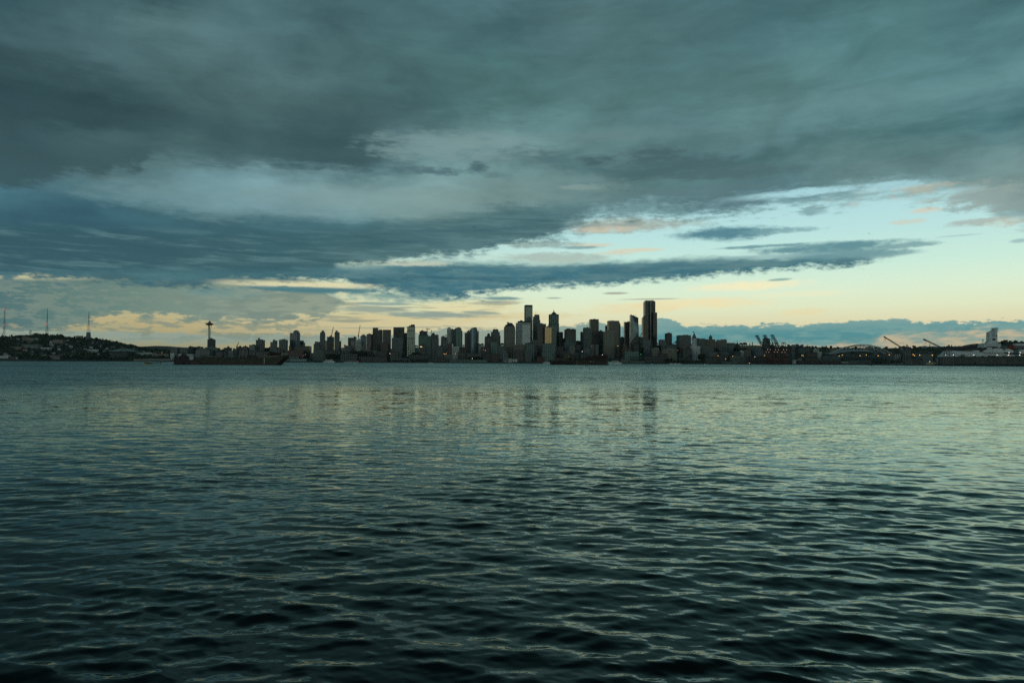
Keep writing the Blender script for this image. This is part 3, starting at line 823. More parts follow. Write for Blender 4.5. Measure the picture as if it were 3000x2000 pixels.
def tower(label, p, segs, off, wall='gr', glass='dk', sty='grid', rot=None, dr=0.8, cap=None, name='tower', cat='tower', group=None, cyl=False, ybase=None, clut=True):
    """segs: (X0, X1, Ytop[, kind]) in strip units, the lowest first; each stands on the one before"""
    NB[0] += 1
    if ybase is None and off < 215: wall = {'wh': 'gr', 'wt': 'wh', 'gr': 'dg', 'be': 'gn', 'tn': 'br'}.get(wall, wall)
    rng = random.Random(NB[0] * 37)
    X0 = min(s[0] for s in segs[:1]); X1 = max(s[1] for s in segs[:1])
    pxc, _ = Zc(p, (X0 + X1) / 2)
    if ybase is not None:
        h0 = hit(*Zc(p, (X0 + X1) / 2, ybase)); Y = h0.y
    else:
        Y = shoreY(pxc) + off
    if rot is None: rot = rng.choice((-1, 1)) * rng.uniform(8, 24)
    th = math.radians(rot)
    c_, s_ = math.cos(th), abs(math.sin(th))
    mpp = Y / F                                    # metres per photo pixel at that distance
    cx = at(pxc, 1000, Y).x
    gz = min(ground_z(cx, Y), ground_z(cx, Y + 15)) - 1.0
    root = thing(name, label, cat, (cx, Y, gz), th, group)
    core, bands, piers, roof = MB(), MB(), MB(), MB()
    zb = 0.0; lastw = None
    base_w = None
    for k, s in enumerate(segs):
        W_ = (s[1] - s[0]) / 7.4667 * mpp
        w = W_ / (c_ + dr * s_); d = w * dr
        if k == 0: base_w = w
        ccx = ((s[0] + s[1]) / 2 - (X0 + X1) / 2) / 7.4667 * mpp
        ox = ccx * c_; oy = -ccx * math.sin(th)
        zt = at(*Zc(p, (s[0] + s[1]) / 2, s[2]), Y).z - gz
        kind = s[3] if len(s) > 3 else ('body' if k == 0 else ('body' if (zt - zb) > 14 else 'roof'))
        tmpc, tmpb, tmpp = MB(), MB(), MB()
        if kind == 'body':
            if cyl:
                tmpc.lathe([(w * 0.5, 0 if k == 0 else zb), (w * 0.5, zt)], 24)
                n = max(1, int((zt - zb) / STY[sty][0]))
                for i in range(n):
                    z = zb + i * (zt - zb) / n; tmpb.lathe([(w * 0.5 + 0.25, z), (w * 0.5 + 0.25, z + (zt - zb) / n * STY[sty][2])], 24)
            else:
                tmpc.box(-w / 2, w / 2, -d / 2, d / 2, 0 if k == 0 else zb, zt)
                facade(tmpc, tmpb, tmpp, s, STY[sty], zb, zt, w, d, 0)
                tmpb.box(-w / 2 - 0.35, w / 2 + 0.35, -d / 2 - 0.35, d / 2 + 0.35, zt - 1.6, zt + 0.8)
        elif kind == 'pyr':
            roof.raw([(ox + x * w / 2, oy + y * d / 2, zb) for x, y in ((-1, -1), (1, -1), (1, 1), (-1, 1))] + [(ox, oy, zt)], [(0, 1, 4), (1, 2, 4), (2, 3, 4), (3, 0, 4), (3, 2, 1, 0)])
        elif kind == 'trap':
            roof.taper(ox - w / 2, ox + w / 2, oy - d / 2, oy + d / 2, zb, ox - w * .3, ox + w * .3, oy - d * .3, oy + d * .3, zt)
        elif kind == 'dome':
            r = w / 2; H = zt - zb
            roof.lathe([(r * math.cos(a), zb + H * math.sin(a)) for a in [i * math.pi / 12 for i in range(6)]] + [(0.3, zt)], 14, ox, oy)
        else:
            roof.box(ox - w / 2, ox + w / 2, oy - d / 2, oy + d / 2, zb - 0.01, zt)
        for src, dst in ((tmpc, core), (tmpb, bands), (tmpp, piers)):
            if src.v: dst.raw([(x + ox, y + oy, z) for x, y, z in src.v], src.f)
        zb = zt
        lastw = (ox, oy, w, d, zt)
    if clut and rng.random() < 0.75:                    # plant on the roof
        ox, oy, w, d, zt = lastw
        for _ in range(rng.randint(1, 3)):
            a = w * rng.uniform(.08, .2); h = rng.uniform(1.5, 4.0); x = ox + rng.uniform(-.28, .28) * w; y = oy + rng.uniform(-.25, .25) * d
            roof.box(x - a, x + a, y - a, y + a, zt, zt + h)
    gl = GLASS[glass] if glass in GLASS else WALL[glass]
    core.build('window_glass' if glass in GLASS else 'wall', gl, root)
    if bands.v:
        b = bands.build('floor_bands', WALL[wall], root); b['kind'] = 'stuff'
    if piers.v:
        b = piers.build('piers', WALL[wall], root); b['kind'] = 'stuff'
    if roof.v: roof.build('roof', WALL[cap or wall], root)
    return root


T = tower
# --- strip 1: west of the needle
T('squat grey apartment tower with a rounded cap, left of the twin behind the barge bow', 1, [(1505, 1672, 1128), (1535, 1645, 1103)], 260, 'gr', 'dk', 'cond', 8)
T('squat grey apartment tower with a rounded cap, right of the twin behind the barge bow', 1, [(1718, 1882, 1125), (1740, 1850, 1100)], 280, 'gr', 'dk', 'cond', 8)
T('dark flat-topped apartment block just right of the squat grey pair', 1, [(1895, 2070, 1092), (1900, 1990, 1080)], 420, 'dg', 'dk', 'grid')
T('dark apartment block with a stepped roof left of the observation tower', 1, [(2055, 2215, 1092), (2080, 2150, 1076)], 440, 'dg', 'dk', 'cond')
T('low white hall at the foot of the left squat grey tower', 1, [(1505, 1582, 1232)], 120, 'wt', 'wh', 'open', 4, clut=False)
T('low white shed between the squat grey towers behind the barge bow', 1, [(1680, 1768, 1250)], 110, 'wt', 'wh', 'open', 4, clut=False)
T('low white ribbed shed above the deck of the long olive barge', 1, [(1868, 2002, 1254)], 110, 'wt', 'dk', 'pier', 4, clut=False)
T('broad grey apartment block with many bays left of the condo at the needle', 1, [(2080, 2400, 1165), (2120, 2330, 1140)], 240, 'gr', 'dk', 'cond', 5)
# --- strip 2
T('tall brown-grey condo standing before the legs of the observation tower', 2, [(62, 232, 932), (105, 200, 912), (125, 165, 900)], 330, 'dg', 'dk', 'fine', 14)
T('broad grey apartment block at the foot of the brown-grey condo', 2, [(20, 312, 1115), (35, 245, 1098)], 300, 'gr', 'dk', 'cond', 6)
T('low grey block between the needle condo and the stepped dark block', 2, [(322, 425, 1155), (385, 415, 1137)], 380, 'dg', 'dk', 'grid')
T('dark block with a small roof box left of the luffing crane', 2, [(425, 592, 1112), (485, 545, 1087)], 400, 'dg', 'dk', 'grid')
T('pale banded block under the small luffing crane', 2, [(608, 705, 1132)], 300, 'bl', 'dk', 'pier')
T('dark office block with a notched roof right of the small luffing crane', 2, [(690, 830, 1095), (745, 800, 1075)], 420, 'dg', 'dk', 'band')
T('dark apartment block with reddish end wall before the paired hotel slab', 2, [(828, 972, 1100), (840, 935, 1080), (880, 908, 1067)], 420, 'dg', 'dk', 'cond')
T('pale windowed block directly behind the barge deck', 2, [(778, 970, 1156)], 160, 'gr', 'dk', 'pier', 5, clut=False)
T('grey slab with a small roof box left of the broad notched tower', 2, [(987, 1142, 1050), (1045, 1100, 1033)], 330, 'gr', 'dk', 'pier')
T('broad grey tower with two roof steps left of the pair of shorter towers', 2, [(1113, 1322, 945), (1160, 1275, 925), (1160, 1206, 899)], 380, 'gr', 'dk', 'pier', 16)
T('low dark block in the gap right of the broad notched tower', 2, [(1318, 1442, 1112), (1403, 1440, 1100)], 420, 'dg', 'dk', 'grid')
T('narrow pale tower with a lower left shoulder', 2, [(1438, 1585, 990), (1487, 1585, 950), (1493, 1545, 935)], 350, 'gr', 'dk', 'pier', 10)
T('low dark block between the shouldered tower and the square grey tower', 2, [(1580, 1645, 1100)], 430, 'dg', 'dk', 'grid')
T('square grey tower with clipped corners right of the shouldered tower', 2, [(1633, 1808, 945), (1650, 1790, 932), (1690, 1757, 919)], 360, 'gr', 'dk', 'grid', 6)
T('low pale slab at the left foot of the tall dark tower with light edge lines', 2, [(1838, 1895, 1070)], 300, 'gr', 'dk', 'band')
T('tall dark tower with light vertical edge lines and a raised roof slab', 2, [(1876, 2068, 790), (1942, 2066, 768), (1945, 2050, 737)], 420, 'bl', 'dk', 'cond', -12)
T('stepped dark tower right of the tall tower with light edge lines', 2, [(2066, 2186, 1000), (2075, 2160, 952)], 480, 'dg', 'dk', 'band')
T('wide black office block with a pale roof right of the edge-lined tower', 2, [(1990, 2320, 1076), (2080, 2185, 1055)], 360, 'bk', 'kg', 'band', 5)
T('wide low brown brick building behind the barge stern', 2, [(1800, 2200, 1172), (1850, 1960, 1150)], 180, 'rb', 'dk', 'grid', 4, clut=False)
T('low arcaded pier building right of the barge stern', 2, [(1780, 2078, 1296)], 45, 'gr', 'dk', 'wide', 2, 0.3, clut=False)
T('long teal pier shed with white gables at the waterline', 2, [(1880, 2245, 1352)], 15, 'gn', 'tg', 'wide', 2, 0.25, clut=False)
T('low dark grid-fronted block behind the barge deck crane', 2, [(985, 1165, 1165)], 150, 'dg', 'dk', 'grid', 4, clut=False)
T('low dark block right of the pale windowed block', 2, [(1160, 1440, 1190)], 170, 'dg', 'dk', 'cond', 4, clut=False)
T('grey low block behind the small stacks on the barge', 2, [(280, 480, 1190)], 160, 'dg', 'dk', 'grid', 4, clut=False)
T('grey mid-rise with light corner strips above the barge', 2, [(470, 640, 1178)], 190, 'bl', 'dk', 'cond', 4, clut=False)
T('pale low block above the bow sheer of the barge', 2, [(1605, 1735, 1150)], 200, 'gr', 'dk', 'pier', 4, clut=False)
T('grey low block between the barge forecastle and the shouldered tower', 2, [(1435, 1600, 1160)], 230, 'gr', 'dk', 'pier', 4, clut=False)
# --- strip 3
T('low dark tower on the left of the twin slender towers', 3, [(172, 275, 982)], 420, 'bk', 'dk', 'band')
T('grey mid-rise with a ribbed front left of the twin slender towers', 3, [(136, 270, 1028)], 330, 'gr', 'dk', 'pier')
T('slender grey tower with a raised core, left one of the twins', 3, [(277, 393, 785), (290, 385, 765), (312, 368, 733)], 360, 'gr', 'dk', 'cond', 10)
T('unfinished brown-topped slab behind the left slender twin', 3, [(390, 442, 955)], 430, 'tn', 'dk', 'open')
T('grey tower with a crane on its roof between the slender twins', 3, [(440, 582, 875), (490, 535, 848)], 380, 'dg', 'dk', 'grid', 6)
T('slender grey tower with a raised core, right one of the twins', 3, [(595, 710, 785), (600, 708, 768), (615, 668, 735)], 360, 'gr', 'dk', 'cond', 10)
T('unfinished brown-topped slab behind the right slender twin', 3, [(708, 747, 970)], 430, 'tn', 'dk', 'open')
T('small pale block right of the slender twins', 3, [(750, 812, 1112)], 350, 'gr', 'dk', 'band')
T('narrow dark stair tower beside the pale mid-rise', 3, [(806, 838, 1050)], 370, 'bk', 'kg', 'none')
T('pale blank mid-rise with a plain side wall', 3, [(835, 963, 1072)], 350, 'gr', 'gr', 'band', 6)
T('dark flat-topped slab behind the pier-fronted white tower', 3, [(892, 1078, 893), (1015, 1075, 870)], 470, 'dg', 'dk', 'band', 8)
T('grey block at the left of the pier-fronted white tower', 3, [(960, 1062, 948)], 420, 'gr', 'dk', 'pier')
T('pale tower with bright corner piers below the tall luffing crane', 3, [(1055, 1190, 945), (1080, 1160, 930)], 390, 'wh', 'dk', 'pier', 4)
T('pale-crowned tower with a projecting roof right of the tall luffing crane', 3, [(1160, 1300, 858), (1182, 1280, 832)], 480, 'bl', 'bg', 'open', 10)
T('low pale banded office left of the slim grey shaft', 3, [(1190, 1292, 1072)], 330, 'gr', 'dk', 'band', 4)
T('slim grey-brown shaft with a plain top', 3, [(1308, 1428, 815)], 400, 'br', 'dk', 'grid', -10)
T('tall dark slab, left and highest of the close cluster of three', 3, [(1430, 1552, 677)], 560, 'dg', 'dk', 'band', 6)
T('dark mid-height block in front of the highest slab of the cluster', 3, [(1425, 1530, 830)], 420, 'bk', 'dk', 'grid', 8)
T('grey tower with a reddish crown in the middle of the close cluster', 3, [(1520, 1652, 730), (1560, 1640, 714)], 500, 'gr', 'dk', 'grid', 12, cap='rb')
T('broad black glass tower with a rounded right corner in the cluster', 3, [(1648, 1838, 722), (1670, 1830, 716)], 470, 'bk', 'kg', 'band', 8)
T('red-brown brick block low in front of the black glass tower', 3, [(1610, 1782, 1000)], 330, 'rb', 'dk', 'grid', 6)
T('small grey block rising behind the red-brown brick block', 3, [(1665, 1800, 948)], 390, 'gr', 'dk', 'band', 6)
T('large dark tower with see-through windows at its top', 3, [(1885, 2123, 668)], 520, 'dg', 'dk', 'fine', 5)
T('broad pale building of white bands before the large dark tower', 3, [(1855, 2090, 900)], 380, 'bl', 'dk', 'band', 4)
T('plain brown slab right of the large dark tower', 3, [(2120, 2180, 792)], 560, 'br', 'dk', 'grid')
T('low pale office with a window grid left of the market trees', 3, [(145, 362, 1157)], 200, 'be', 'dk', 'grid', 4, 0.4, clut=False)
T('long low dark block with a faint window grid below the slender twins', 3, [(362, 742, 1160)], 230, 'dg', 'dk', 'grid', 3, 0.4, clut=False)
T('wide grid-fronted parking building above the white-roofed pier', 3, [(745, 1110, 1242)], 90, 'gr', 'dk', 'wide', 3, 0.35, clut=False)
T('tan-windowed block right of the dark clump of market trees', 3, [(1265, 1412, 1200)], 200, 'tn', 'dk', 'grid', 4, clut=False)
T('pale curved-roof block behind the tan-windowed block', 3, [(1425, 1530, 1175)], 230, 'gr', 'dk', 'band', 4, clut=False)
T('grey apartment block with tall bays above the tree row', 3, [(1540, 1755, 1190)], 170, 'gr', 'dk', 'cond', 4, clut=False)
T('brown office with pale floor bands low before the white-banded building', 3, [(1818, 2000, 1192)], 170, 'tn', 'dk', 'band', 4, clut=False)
T('low pale block with a column front right of the brown banded office', 3, [(2000, 2062, 1215)], 180, 'be', 'dk', 'grid', 4, clut=False)
T('long low grey condo with vertical bays on the waterfront street', 3, [(1178, 1440, 1300)], 50, 'gr', 'dk', 'cond', 3, 0.3, clut=False)
T('long low brown condo with vertical bays on the waterfront street', 3, [(1445, 1750, 1312)], 50, 'tn', 'dk', 'cond', 3, 0.3, clut=False)
T('low green-grey waterfront block below the brown banded office', 3, [(1835, 2240, 1345)], 45, 'gn', 'dk', 'wide', 3, 0.25, clut=False)
# --- strip 4
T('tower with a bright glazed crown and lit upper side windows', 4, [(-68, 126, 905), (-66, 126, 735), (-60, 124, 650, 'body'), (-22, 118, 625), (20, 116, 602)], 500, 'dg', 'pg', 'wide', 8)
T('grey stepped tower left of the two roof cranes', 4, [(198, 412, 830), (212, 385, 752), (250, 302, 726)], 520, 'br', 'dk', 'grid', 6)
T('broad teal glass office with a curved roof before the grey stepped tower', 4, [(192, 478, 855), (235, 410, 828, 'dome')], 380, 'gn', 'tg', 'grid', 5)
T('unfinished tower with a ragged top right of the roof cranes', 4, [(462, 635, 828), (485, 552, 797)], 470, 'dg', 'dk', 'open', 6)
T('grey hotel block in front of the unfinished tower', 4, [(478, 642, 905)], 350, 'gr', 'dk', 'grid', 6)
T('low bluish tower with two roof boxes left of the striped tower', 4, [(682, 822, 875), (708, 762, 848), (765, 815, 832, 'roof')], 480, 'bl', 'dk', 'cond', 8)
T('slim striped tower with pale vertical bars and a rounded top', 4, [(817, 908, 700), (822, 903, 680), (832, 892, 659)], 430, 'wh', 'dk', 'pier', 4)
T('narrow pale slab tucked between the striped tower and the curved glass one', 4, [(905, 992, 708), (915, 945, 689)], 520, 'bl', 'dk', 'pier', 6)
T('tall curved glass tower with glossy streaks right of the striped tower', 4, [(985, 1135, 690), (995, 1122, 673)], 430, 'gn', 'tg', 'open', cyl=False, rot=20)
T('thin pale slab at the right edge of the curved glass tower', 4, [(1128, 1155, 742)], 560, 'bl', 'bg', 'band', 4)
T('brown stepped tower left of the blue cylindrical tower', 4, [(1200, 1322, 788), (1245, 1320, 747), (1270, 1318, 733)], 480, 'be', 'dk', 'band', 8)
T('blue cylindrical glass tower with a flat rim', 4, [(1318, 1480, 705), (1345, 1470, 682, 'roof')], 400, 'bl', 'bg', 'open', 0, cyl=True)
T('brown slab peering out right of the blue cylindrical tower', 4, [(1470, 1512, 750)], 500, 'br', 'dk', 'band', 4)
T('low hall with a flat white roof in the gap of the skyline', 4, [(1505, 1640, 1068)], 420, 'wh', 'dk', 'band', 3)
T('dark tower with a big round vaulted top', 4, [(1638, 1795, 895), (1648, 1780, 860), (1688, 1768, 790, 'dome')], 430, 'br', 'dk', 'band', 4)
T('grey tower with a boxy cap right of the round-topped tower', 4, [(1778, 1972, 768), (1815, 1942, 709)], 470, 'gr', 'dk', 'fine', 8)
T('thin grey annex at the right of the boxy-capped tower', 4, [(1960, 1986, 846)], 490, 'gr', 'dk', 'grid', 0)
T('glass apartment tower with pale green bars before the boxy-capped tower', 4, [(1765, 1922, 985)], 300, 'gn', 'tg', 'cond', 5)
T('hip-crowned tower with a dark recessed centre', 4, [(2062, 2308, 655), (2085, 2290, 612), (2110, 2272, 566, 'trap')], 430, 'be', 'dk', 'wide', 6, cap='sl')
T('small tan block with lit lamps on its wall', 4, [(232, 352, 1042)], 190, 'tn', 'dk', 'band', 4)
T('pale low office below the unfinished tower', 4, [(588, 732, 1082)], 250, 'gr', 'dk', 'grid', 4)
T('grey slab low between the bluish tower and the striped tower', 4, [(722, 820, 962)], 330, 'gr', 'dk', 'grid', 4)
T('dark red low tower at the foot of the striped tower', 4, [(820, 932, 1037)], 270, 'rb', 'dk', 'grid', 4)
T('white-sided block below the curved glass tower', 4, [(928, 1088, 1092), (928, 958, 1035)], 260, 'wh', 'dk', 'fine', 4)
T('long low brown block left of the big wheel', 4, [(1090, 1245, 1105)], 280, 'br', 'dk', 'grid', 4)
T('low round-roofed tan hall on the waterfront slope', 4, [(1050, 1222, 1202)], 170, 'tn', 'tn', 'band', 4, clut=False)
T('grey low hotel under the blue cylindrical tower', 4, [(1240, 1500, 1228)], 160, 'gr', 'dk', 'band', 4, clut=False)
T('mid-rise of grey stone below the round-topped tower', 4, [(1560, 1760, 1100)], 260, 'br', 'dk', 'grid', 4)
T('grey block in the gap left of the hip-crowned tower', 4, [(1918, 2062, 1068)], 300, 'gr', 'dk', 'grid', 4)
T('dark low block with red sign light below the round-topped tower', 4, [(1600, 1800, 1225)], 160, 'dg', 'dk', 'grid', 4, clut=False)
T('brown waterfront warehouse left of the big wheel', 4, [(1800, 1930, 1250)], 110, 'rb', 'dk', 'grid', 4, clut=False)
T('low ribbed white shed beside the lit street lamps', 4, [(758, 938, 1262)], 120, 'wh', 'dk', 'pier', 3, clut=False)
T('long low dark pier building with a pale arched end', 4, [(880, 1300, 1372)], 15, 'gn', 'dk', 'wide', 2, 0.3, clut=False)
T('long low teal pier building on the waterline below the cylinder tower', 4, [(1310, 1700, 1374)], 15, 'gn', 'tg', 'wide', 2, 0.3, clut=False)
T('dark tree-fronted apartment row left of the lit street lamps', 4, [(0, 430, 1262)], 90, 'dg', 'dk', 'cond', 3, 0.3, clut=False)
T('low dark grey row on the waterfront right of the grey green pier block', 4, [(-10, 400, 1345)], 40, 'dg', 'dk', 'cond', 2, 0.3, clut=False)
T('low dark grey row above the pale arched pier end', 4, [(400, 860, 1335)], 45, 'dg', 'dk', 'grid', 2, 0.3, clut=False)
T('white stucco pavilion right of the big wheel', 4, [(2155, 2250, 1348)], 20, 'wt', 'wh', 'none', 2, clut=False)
# --- strip 5
T('tallest slim dark tower with a bright diagonal-braced side', 5, [(268, 445, 212), (268, 445, 178, 'roof')], 640, 'gr', 'pg', 'fine', 10, 0.9, cap='bk')
T('pale tower with a dark raised cap left of centre', 5, [(82, 402, 572), (120, 400, 530)], 450, 'wh', 'gr', 'pier', 3, 0.5, cap='dg')
T('white slab crossed by thin dark lines before the pale capped tower', 5, [(224, 398, 607)], 400, 'wh', 'wh', 'pnl', 0, 0.3)
T('pale stepped tower with a thin flag mast', 5, [(452, 618, 505), (457, 603, 432), (485, 598, 385)], 560, 'gr', 'gr', 'fine', -14)
T('black tower with a light flat cap left of the gold-lit building', 5, [(549, 742, 628), (549, 742, 588, 'roof')], 460, 'bk', 'kg', 'pier', 5, cap='gr')
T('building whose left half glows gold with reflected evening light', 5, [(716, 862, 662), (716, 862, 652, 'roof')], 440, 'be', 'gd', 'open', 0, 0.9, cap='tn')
T('dull brown right half beside the gold-lit building front', 5, [(862, 966, 664), (862, 966, 652, 'roof')], 441, 'be', 'gr', 'grid', 0, 0.9)
T('pyramid-topped tower with light glass bays', 5, [(797, 1024, 592), (806, 1018, 386), (848, 978, 374), (850, 976, 308, 'pyr'), (904, 920, 293, 'roof')], 560, 'dg', 'tg', 'wide', 6, 0.9, cap='sl')
T('low dark tower right of the pyramid-topped tower', 5, [(1020, 1113, 775), (1030, 1105, 763)], 520, 'bk', 'dk', 'grid', 6)
T('low grey block in the gap right of the dark low tower', 5, [(1110, 1152, 910)], 560, 'gr', 'dk', 'band', 4)
T('black square tower with a ragged row of roof units', 5, [(1150, 1393, 716), (1170, 1380, 706)], 480, 'bk', 'dk', 'band', 5)
T('stepped teal-grey ziggurat before the black square tower', 5, [(1138, 1368, 1002), (1165, 1302, 952), (1192, 1282, 932)], 330, 'gn', 'gn', 'grid', 4)
T('small beige tower with a pointed roof on the waterfront', 5, [(1262, 1378, 1105), (1280, 1352, 1080), (1292, 1342, 1052, 'pyr')], 250, 'be', 'dk', 'pier', 4)
T('low dark block behind the small beige pointed tower', 5, [(1392, 1500, 962)], 520, 'br', 'dk', 'grid', 4)
T('narrow blue-grey slab left of the stepped grey grid tower', 5, [(1497, 1562, 770)], 520, 'bl', 'dk', 'pier', 4)
T('grey grid tower with a stepped roof left of the brown slab', 5, [(1558, 1738, 700), (1560, 1692, 668), (1635, 1662, 655)], 440, 'gn', 'dk', 'grid', 6)
T('tall brown-black slab tower with a thin light roofline', 5, [(1696, 1890, 500), (1702, 1888, 489)], 560, 'br', 'kg', 'band', 5)
T('low dark front block of the tall brown-black slab', 5, [(1740, 1892, 745)], 470, 'br', 'dk', 'grid', 4)
T('grey middle-height block right of the brown-black slab', 5, [(1895, 1992, 748), (1915, 1962, 733)], 580, 'gr', 'dk', 'grid', 4)
T('beige waffle-fronted tower with a sloping crown', 5, [(2005, 2228, 758), (2028, 2205, 735, 'trap')], 390, 'be', 'dk', 'grid', 3)
T('dark small tower peeking above the beige waffle-fronted tower', 5, [(2040, 2100, 637)], 560, 'dg', 'dk', 'pier', 3)
T('big dark tower of fine pale bands behind the waffle-fronted tower', 5, [(2093, 2330, 527)], 500, 'tn', 'kg', 'band', 3)
T('old tan block at the far left foot of the pale capped tower', 5, [(40, 290, 1048)], 250, 'tn', 'dk', 'grid', 4)
T('dark glass condo row below the white slab', 5, [(290, 492, 1012)], 250, 'dg', 'tg', 'cond', 4)
T('pale ribbed mid-rise below the black tower with light cap', 5, [(430, 546, 942)], 330, 'gr', 'dk', 'pier', 4)
T('glass condo row under the gold-lit building', 5, [(665, 952, 1022)], 240, 'gn', 'tg', 'cond', 4, 0.4)
T('pale low hall on the slope below the dark condo row', 5, [(280, 432, 1187)], 120, 'wh', 'dk', 'pier', 4, clut=False)
T('white-windowed old block left of the beige pointed tower', 5, [(1118, 1270, 1180)], 150, 'gr', 'dk', 'grid', 4, clut=False)
T('white-windowed low block right of the beige pointed tower', 5, [(1372, 1492, 1210)], 140, 'gr', 'dk', 'grid', 4, clut=False)
T('grey old warehouse behind the dark barge', 5, [(1482, 1665, 1225)], 130, 'gr', 'dk', 'grid', 4, clut=False)
T('pale blank-fronted block below the grey grid tower', 5, [(1563, 1697, 1132)], 210, 'wh', 'gr', 'band', 4)
T('grey block with a pink sign light on its roof edge', 5, [(1700, 1822, 1045)], 250, 'gr', 'dk', 'pier', 4)
T('short white-banded block beside the block with the pink sign light', 5, [(1818, 1888, 1047)], 240, 'gr', 'dk', 'band', 4)
T('dark mid-rise below the pyramid-topped tower', 5, [(950, 1115, 1080)], 280, 'bk', 'dk', 'grid', 4)
T('grey low block between the ziggurat and the dark low tower', 5, [(1390, 1500, 1050)], 300, 'dg', 'dk', 'grid', 4)
T('glass mid-rise stepping down right of the glass condo row', 5, [(650, 880, 1195)], 130, 'gn', 'tg', 'cond', 4, clut=False)
T('brown brick warehouse pier shed left of the dark barge bow', 5, [(545, 726, 1302)], 45, 'rb', 'rb', 'grid', 3, 0.4, clut=False)
T('low white market pier building right of the big wheel', 5, [(0, 122, 1352)], 18, 'wh', 'wh', 'wide', 3, clut=False)
T('old tan stone row left of the pale low hall', 5, [(60, 275, 1165)], 140, 'tn', 'dk', 'pier', 4, clut=False)
# --- strip 6
T('dark right-hand wing of the fine-banded tower', 6, [(92, 132, 590), (95, 118, 562)], 540, 'bk', 'dk', 'band', 3)
T('low grey-green block in the gap right of the fine-banded tower', 6, [(128, 218, 887)], 560, 'gn', 'dk', 'grid', 3)
T('dark banded tower left of the angular glass tower', 6, [(218, 360, 552), (280, 358, 541)], 520, 'dg', 'kg', 'band', 4)
T('low pale block in the gap left of the tallest black tower', 6, [(532, 625, 887)], 580, 'gr', 'dk', 'grid', 4)
T('red-brown block low at the left foot of the angular glass tower', 6, [(168, 350, 1118), (190, 268, 1032)], 280, 'rb', 'dk', 'grid', 4)
T('dark square block before the angular glass tower', 6, [(403, 527, 1038), (415, 470, 1002)], 300, 'dg', 'dk', 'grid', 4)
T('low glass office with pale frames on the waterfront slope', 6, [(210, 525, 1192)], 170, 'gn', 'tg', 'wide', 4, 0.4)
T('pale grey grid block at the foot of the tallest black tower', 6, [(615, 788, 962), (705, 786, 948)], 380, 'gr', 'dk', 'grid', 5)
T('small dark annex right of the pale grey grid block', 6, [(785, 828, 1035)], 370, 'dg', 'dk', 'grid', 4)
T('beige block at the right foot of the tallest black tower', 6, [(822, 966, 1122)], 240, 'be', 'dk', 'grid', 4)
T('low grey slab left of the lone brown tower', 6, [(975, 1118, 938)], 420, 'gr', 'dk', 'grid', 4)
T('lone brown-grey tower with small roof masts right of the tallest tower', 6, [(1112, 1250, 803), (1135, 1242, 790)], 480, 'br', 'dk', 'grid', 8)
T('stepped grey block at the right foot of the lone brown-grey tower', 6, [(1245, 1275, 1020)], 470, 'gr', 'dk', 'grid', 4)
T('grey courthouse block before the lone brown-grey tower', 6, [(1030, 1135, 1022)], 360, 'gr', 'dk', 'grid', 4)
T('wide greenish office with long window rows', 6, [(1130, 1355, 1065)], 330, 'gn', 'dk', 'grid', 4, 0.5)
T('wide green-grey old block above the harbour trees', 6, [(1055, 1352, 1145)], 220, 'be', 'dk', 'grid', 4, 0.4)
T('wide flat grey office tower left of the slender pointed tower', 6, [(1380, 1653, 842)], 480, 'gr', 'dk', 'grid', 5)
T('tan block at the foot of the wide flat grey office tower', 6, [(1455, 1642, 1048)], 300, 'tn', 'dk', 'grid', 4)
T('dark colonnaded block left of the slender pointed tower', 6, [(1468, 1675, 1128)], 210, 'dg', 'dk', 'pier', 4)
T('slender white tower with a tall pyramid spire', 6, [(1680, 1860, 1082), (1700, 1786, 902), (1696, 1793, 886, 'roof'), (1702, 1788, 772, 'pyr')], 260, 'wt', 'dk', 'grid', 3, cap='gr')
T('grey hospital block right of the pointed white tower', 6, [(1785, 1972, 912), (1815, 1850, 898)], 640, 'gr', 'dk', 'grid', 4)
T('brown hospital with a small domed tower on the hill', 6, [(1968, 2240, 975), (2000, 2200, 925), (2070, 2140, 870), (2074, 2136, 842, 'dome')], 660, 'tn', 'dk', 'grid', 4, 0.4)
T('wide grey windowed block right of the pointed white tower', 6, [(1868, 2158, 1076)], 300, 'gr', 'dk', 'grid', 4, 0.4)
T('low pale block with tall windows at the foot of the hill', 6, [(2050, 2245, 1207)], 170, 'wh', 'dk', 'pier', 4, 0.4)
T('long pale-roofed warehouse low by the harbour trees', 6, [(1400, 1680, 1325)], 80, 'gr', 'dk', 'grid', 3, 0.3, clut=False)
T('old brick warehouse row on the quay left of the harbour trees', 6, [(640, 1118, 1296)], 60, 'dg', 'dk', 'grid', 3, 0.3, clut=False)
T('old low brick block in the gap right of the beige block', 6, [(960, 1160, 1240)], 130, 'rb', 'dk', 'grid', 3, clut=False)
T('small pale ferry terminal roof behind the white ferry', 6, [(145, 332, 1366)], 30, 'wh', 'dk', 'wide', 2, 0.3, clut=False)
T('low beige quay shed with orange-lit doors', 6, [(335, 650, 1405)], 16, 'be', 'tn', 'grid', 2, 0.3, clut=False)
T('long low dark shed with white doors right of the harbour trees', 6, [(1975, 2245, 1330)], 60, 'dg', 'dk', 'pier', 3, 0.3, clut=False)
